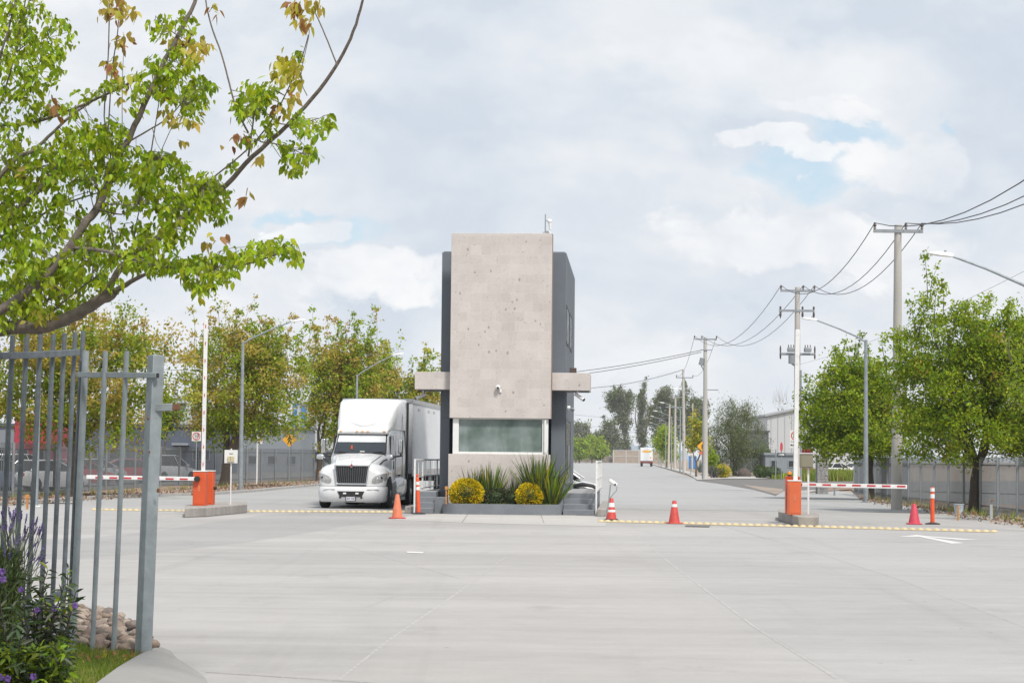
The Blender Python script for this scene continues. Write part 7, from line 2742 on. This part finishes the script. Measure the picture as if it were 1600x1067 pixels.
# leaf masses: (x, y, rx, ry, sprays, palette, depth)
GRN, RST, OLV = (0, 0, 1, 1, 2, 2), (3, 3, 4, 5), (4, 4, 6)
masses = [
    (35, 40, 55, 42, 46, GRN, .7), (78, 62, 40, 35, 34, GRN, .7), (12, 110, 42, 50, 34, GRN, .7), (62, 115, 32, 22, 22, GRN, .7), (20, 8, 40, 18, 14, GRN, .7), (84, 95, 16, 14, 9, GRN, .7),
    (22, 165, 50, 38, 30, GRN, .6), (60, 168, 26, 22, 12, GRN, .6), (100, 172, 28, 14, 7, GRN, .5), (135, 150, 24, 10, 6, GRN, .6), (178, 135, 20, 12, 8, GRN, .4),
    (240, 120, 32, 26, 20, GRN, .1), (285, 128, 42, 30, 36, GRN, .1), (312, 145, 22, 20, 16, GRN, .0), (270, 95, 34, 22, 16, GRN, .1), (296, 165, 22, 14, 12, GRN, 0), (250, 42, 22, 20, 10, GRN, .2), (290, 35, 22, 22, 10, GRN, .2), (212, 160, 14, 14, 6, GRN, .2),
    (130, 218, 42, 28, 44, GRN, .3), (170, 212, 28, 24, 34, GRN, .2), (90, 235, 38, 26, 26, GRN, .4), (55, 262, 44, 30, 38, GRN, .5), (10, 250, 44, 34, 34, GRN, .6), (22, 215, 34, 22, 16, GRN, .6),
    (205, 258, 42, 30, 50, GRN, 0), (255, 268, 38, 34, 52, GRN, -.1), (150, 262, 36, 28, 34, GRN, .2), (105, 275, 36, 30, 30, GRN, .4), (300, 300, 30, 26, 36, GRN, -.3), (335, 318, 24, 24, 24, GRN, -.5), (285, 325, 34, 24, 30, GRN, -.3), (240, 305, 40, 26, 34, GRN, -.1), (318, 290, 24, 20, 16, GRN, -.4),
    (350, 300, 9, 9, 6, GRN, -.6), (60, 310, 56, 30, 36, GRN, .5), (10, 320, 44, 34, 32, GRN, .6), (100, 335, 42, 26, 22, GRN, .4), (180, 315, 34, 24, 16, GRN, 0),
    (200, 362, 34, 22, 16, GRN, -.1), (245, 372, 38, 24, 32, GRN, -.4), (280, 352, 34, 24, 26, GRN, -.4), (150, 380, 32, 30, 30, GRN, -.2), (60, 360, 46, 24, 24, GRN, .4), (20, 385, 48, 32, 40, GRN, .3), (65, 398, 44, 26, 36, GRN, .1), (112, 405, 30, 24, 20, GRN, -.1),
    (205, 405, 30, 18, 24, GRN, -.4), (240, 412, 28, 16, 20, GRN, -.5), (285, 408, 34, 14, 22, GRN, -.8), (330, 412, 30, 16, 22, GRN, -1), (312, 435, 26, 18, 20, GRN, -.9), (365, 402, 24, 14, 14, GRN, -1.1), (405, 392, 24, 14, 16, GRN, -1.2), (438, 388, 20, 14, 14, GRN, -1.2), (459, 398, 9, 12, 7, GRN, -1.2), (356, 428, 10, 12, 6, GRN, -1.1), (315, 455, 10, 12, 5, GRN, -.9),
    (30, 430, 46, 26, 34, GRN, .2), (90, 440, 40, 26, 24, GRN, 0), (140, 430, 28, 22, 14, GRN, -.1), (10, 470, 30, 26, 22, GRN, .2), (50, 475, 34, 18, 18, GRN, 0), (170, 440, 18, 18, 8, GRN, -.2), (6, 502, 12, 16, 8, GRN, .1), (25, 455, 40, 28, 26, GRN, .4), (20, 495, 34, 18, 20, GRN, .5), (95, 478, 34, 16, 14, GRN, .5), (70, 428, 46, 26, 26, GRN, .4), (120, 448, 34, 22, 18, GRN, .4), (15, 345, 46, 30, 26, GRN, .5), (8, 290, 40, 30, 22, GRN, .6), (160, 400, 34, 22, 16, GRN, .2), (15, 70, 40, 34, 18, GRN, .8),
    (390, 155, 22, 24, 22, GRN, -.8), (412, 142, 22, 16, 18, GRN, -.8), (375, 175, 12, 12, 6, GRN, -.7), (405, 175, 12, 9, 5, GRN, -.8), (420, 188, 10, 8, 4, GRN, -.9), (460, 192, 14, 12, 8, GRN, -1), (492, 198, 16, 14, 10, GRN, -1), (512, 188, 8, 10, 5, GRN, -1), (448, 235, 18, 12, 9, GRN, -1), (460, 258, 14, 18, 10, GRN, -1), (484, 240, 13, 10, 8, GRN, -1), (395, 222, 9, 10, 4, GRN, -.8), (418, 205, 12, 8, 4, GRN, -.8), (370, 258, 10, 8, 3, GRN, -.7), (468, 85, 6, 7, 3, GRN, -.9), (330, 280, 16, 12, 6, GRN, -.5),
    # rusty and olive young growth
    (180, 8, 30, 12, 12, RST, .2), (195, 22, 20, 10, 7, RST, .2), (168, 20, 12, 10, 5, RST, .2), (190, 66, 14, 12, 7, RST, .3), (178, 100, 14, 14, 8, RST, .3), (185, 122, 10, 10, 4, RST, .3), (192, 160, 8, 8, 3, RST, .3),
    (285, 68, 22, 12, 9, RST, .1), (308, 72, 18, 16, 10, RST, .1), (298, 92, 14, 12, 7, RST, .1), (268, 60, 12, 10, 4, RST, .1), (330, 14, 8, 6, 3, RST, -.6), (262, 148, 10, 8, 3, RST, 0), (285, 188, 22, 8, 7, RST, 0), (268, 175, 10, 10, 4, RST, 0), (280, 220, 6, 9, 2, RST, 0), (96, 172, 9, 7, 3, RST, .5), (88, 160, 12, 6, 4, RST, .5), (52, 272, 8, 5, 3, RST, .5),
    (468, 8, 18, 12, 8, RST, -.9), (480, 26, 12, 14, 6, RST, -.9), (496, 18, 7, 12, 4, RST, -.9), (498, 59, 4, 5, 1, RST, -.9), (448, 98, 20, 16, 14, OLV, -.9), (455, 120, 14, 16, 10, OLV, -.9), (438, 116, 8, 12, 5, OLV, -.9), (445, 150, 12, 9, 5, RST, -.9), (440, 172, 12, 8, 5, RST, -.9), (370, 220, 8, 14, 5, RST, -.7), (402, 250, 7, 12, 3, RST, -.8), (378, 303, 11, 7, 4, RST, -.6), (325, 372, 9, 6, 3, RST, -.8), (345, 372, 5, 6, 2, RST, -.8),
    (60, 492, 20, 12, 10, OLV, -.1), (315, 465, 6, 6, 2, OLV, -.9), (75, 440, 9, 7, 3, OLV, -.1),
]
lc, ls_, lmi, lax = [], [], [], []
for (x, y, rx, ry, ns, pal, dY) in masses:
    rusty_ = pal is not GRN
    for i in range(int(ns * (1.25 if not rusty_ else .9))):
        a, k = rT.uniform(0, 2 * PI), math.sqrt(rT.random())
        q = P(x + rx * k * math.cos(a), y + ry * k * math.sin(a), YT + dY + rT.gauss(0, .28)) - org
        # a twig from the nearest bough, kept short
        if rT.random() < .6 and not rusty_:
            nb = min(lim, key=lambda b_: (b_[0] - q).length_squared)
            if (nb[0] - q).length < .30:
                wood.tube(curve_pts(nb[0], q, .08, rT, 2), [min(nb[1], .004), .003, .002], 4, False)
        nl = rT.choice([5, 6, 7]) if not rusty_ else rT.choice([3, 4, 5])
        m0 = rT.choice(pal)
        dirn = Vector((rT.uniform(-1, 1), rT.uniform(-1, 1), rT.uniform(-.9, .1)))
        for k in range(nl):
            o3 = Vector((rT.gauss(0, .026), rT.gauss(0, .026), rT.gauss(0, .024)))
            lc.append(q + o3)
            ls_.append(rT.choice([.034, .045, .055, .062, .075]) * rT.uniform(.85, 1.1) if not rusty_ else rT.uniform(.055, .095))
            lmi.append(m0 if rT.random() < .75 else rT.choice(pal))
            ax_ = (dirn + Vector((rT.uniform(-1, 1), rT.uniform(-1, 1), rT.uniform(-1.2, .3)))) * .9
            lax.append(ax_)
wood.build('trunk', M['bark_near'], t, smooth=True, sharp=70)
n = len(lc)
leaf_mesh('crown', np.array([list(q) for q in lc]), 1.1, np.array(ls_), [M[k] for k in ('leaf_a', 'leaf_b', 'leaf_lime', 'leaf_o', 'leaf_y', 'leaf_br', 'leaf_yel_g')], np.array(lmi), t, .58, .35, 'oval', 78, axis=np.array([list(q) for q in lax]))

# trees across the street, behind the camera, that the gatehouse window mirrors
g = np.random.default_rng(91)
n = 9000
cen = np.zeros((n, 3))
cl = [(g.uniform(-34, 30), -22 + g.uniform(-4, 4), g.uniform(2.0, 5.6)) for _ in range(60)]
for i in range(n):
    c = cl[i % 60]
    cen[i] = np.array(c) + g.normal(size=3) * np.array([1.5, 1.2, 1.1])
cen[:, 2] = np.maximum(cen[:, 2], .1)
o = leaf_mesh('wood', cen, .8, g.uniform(.5, .9, n), [M['leaf_b'], M['leaf_c']], g.choice(2, n), None, .6, .2, 'rhomb', 92)
tag(o, 'green trees across the street, mirrored in the frosted window', 'wood', None, 'stuff')
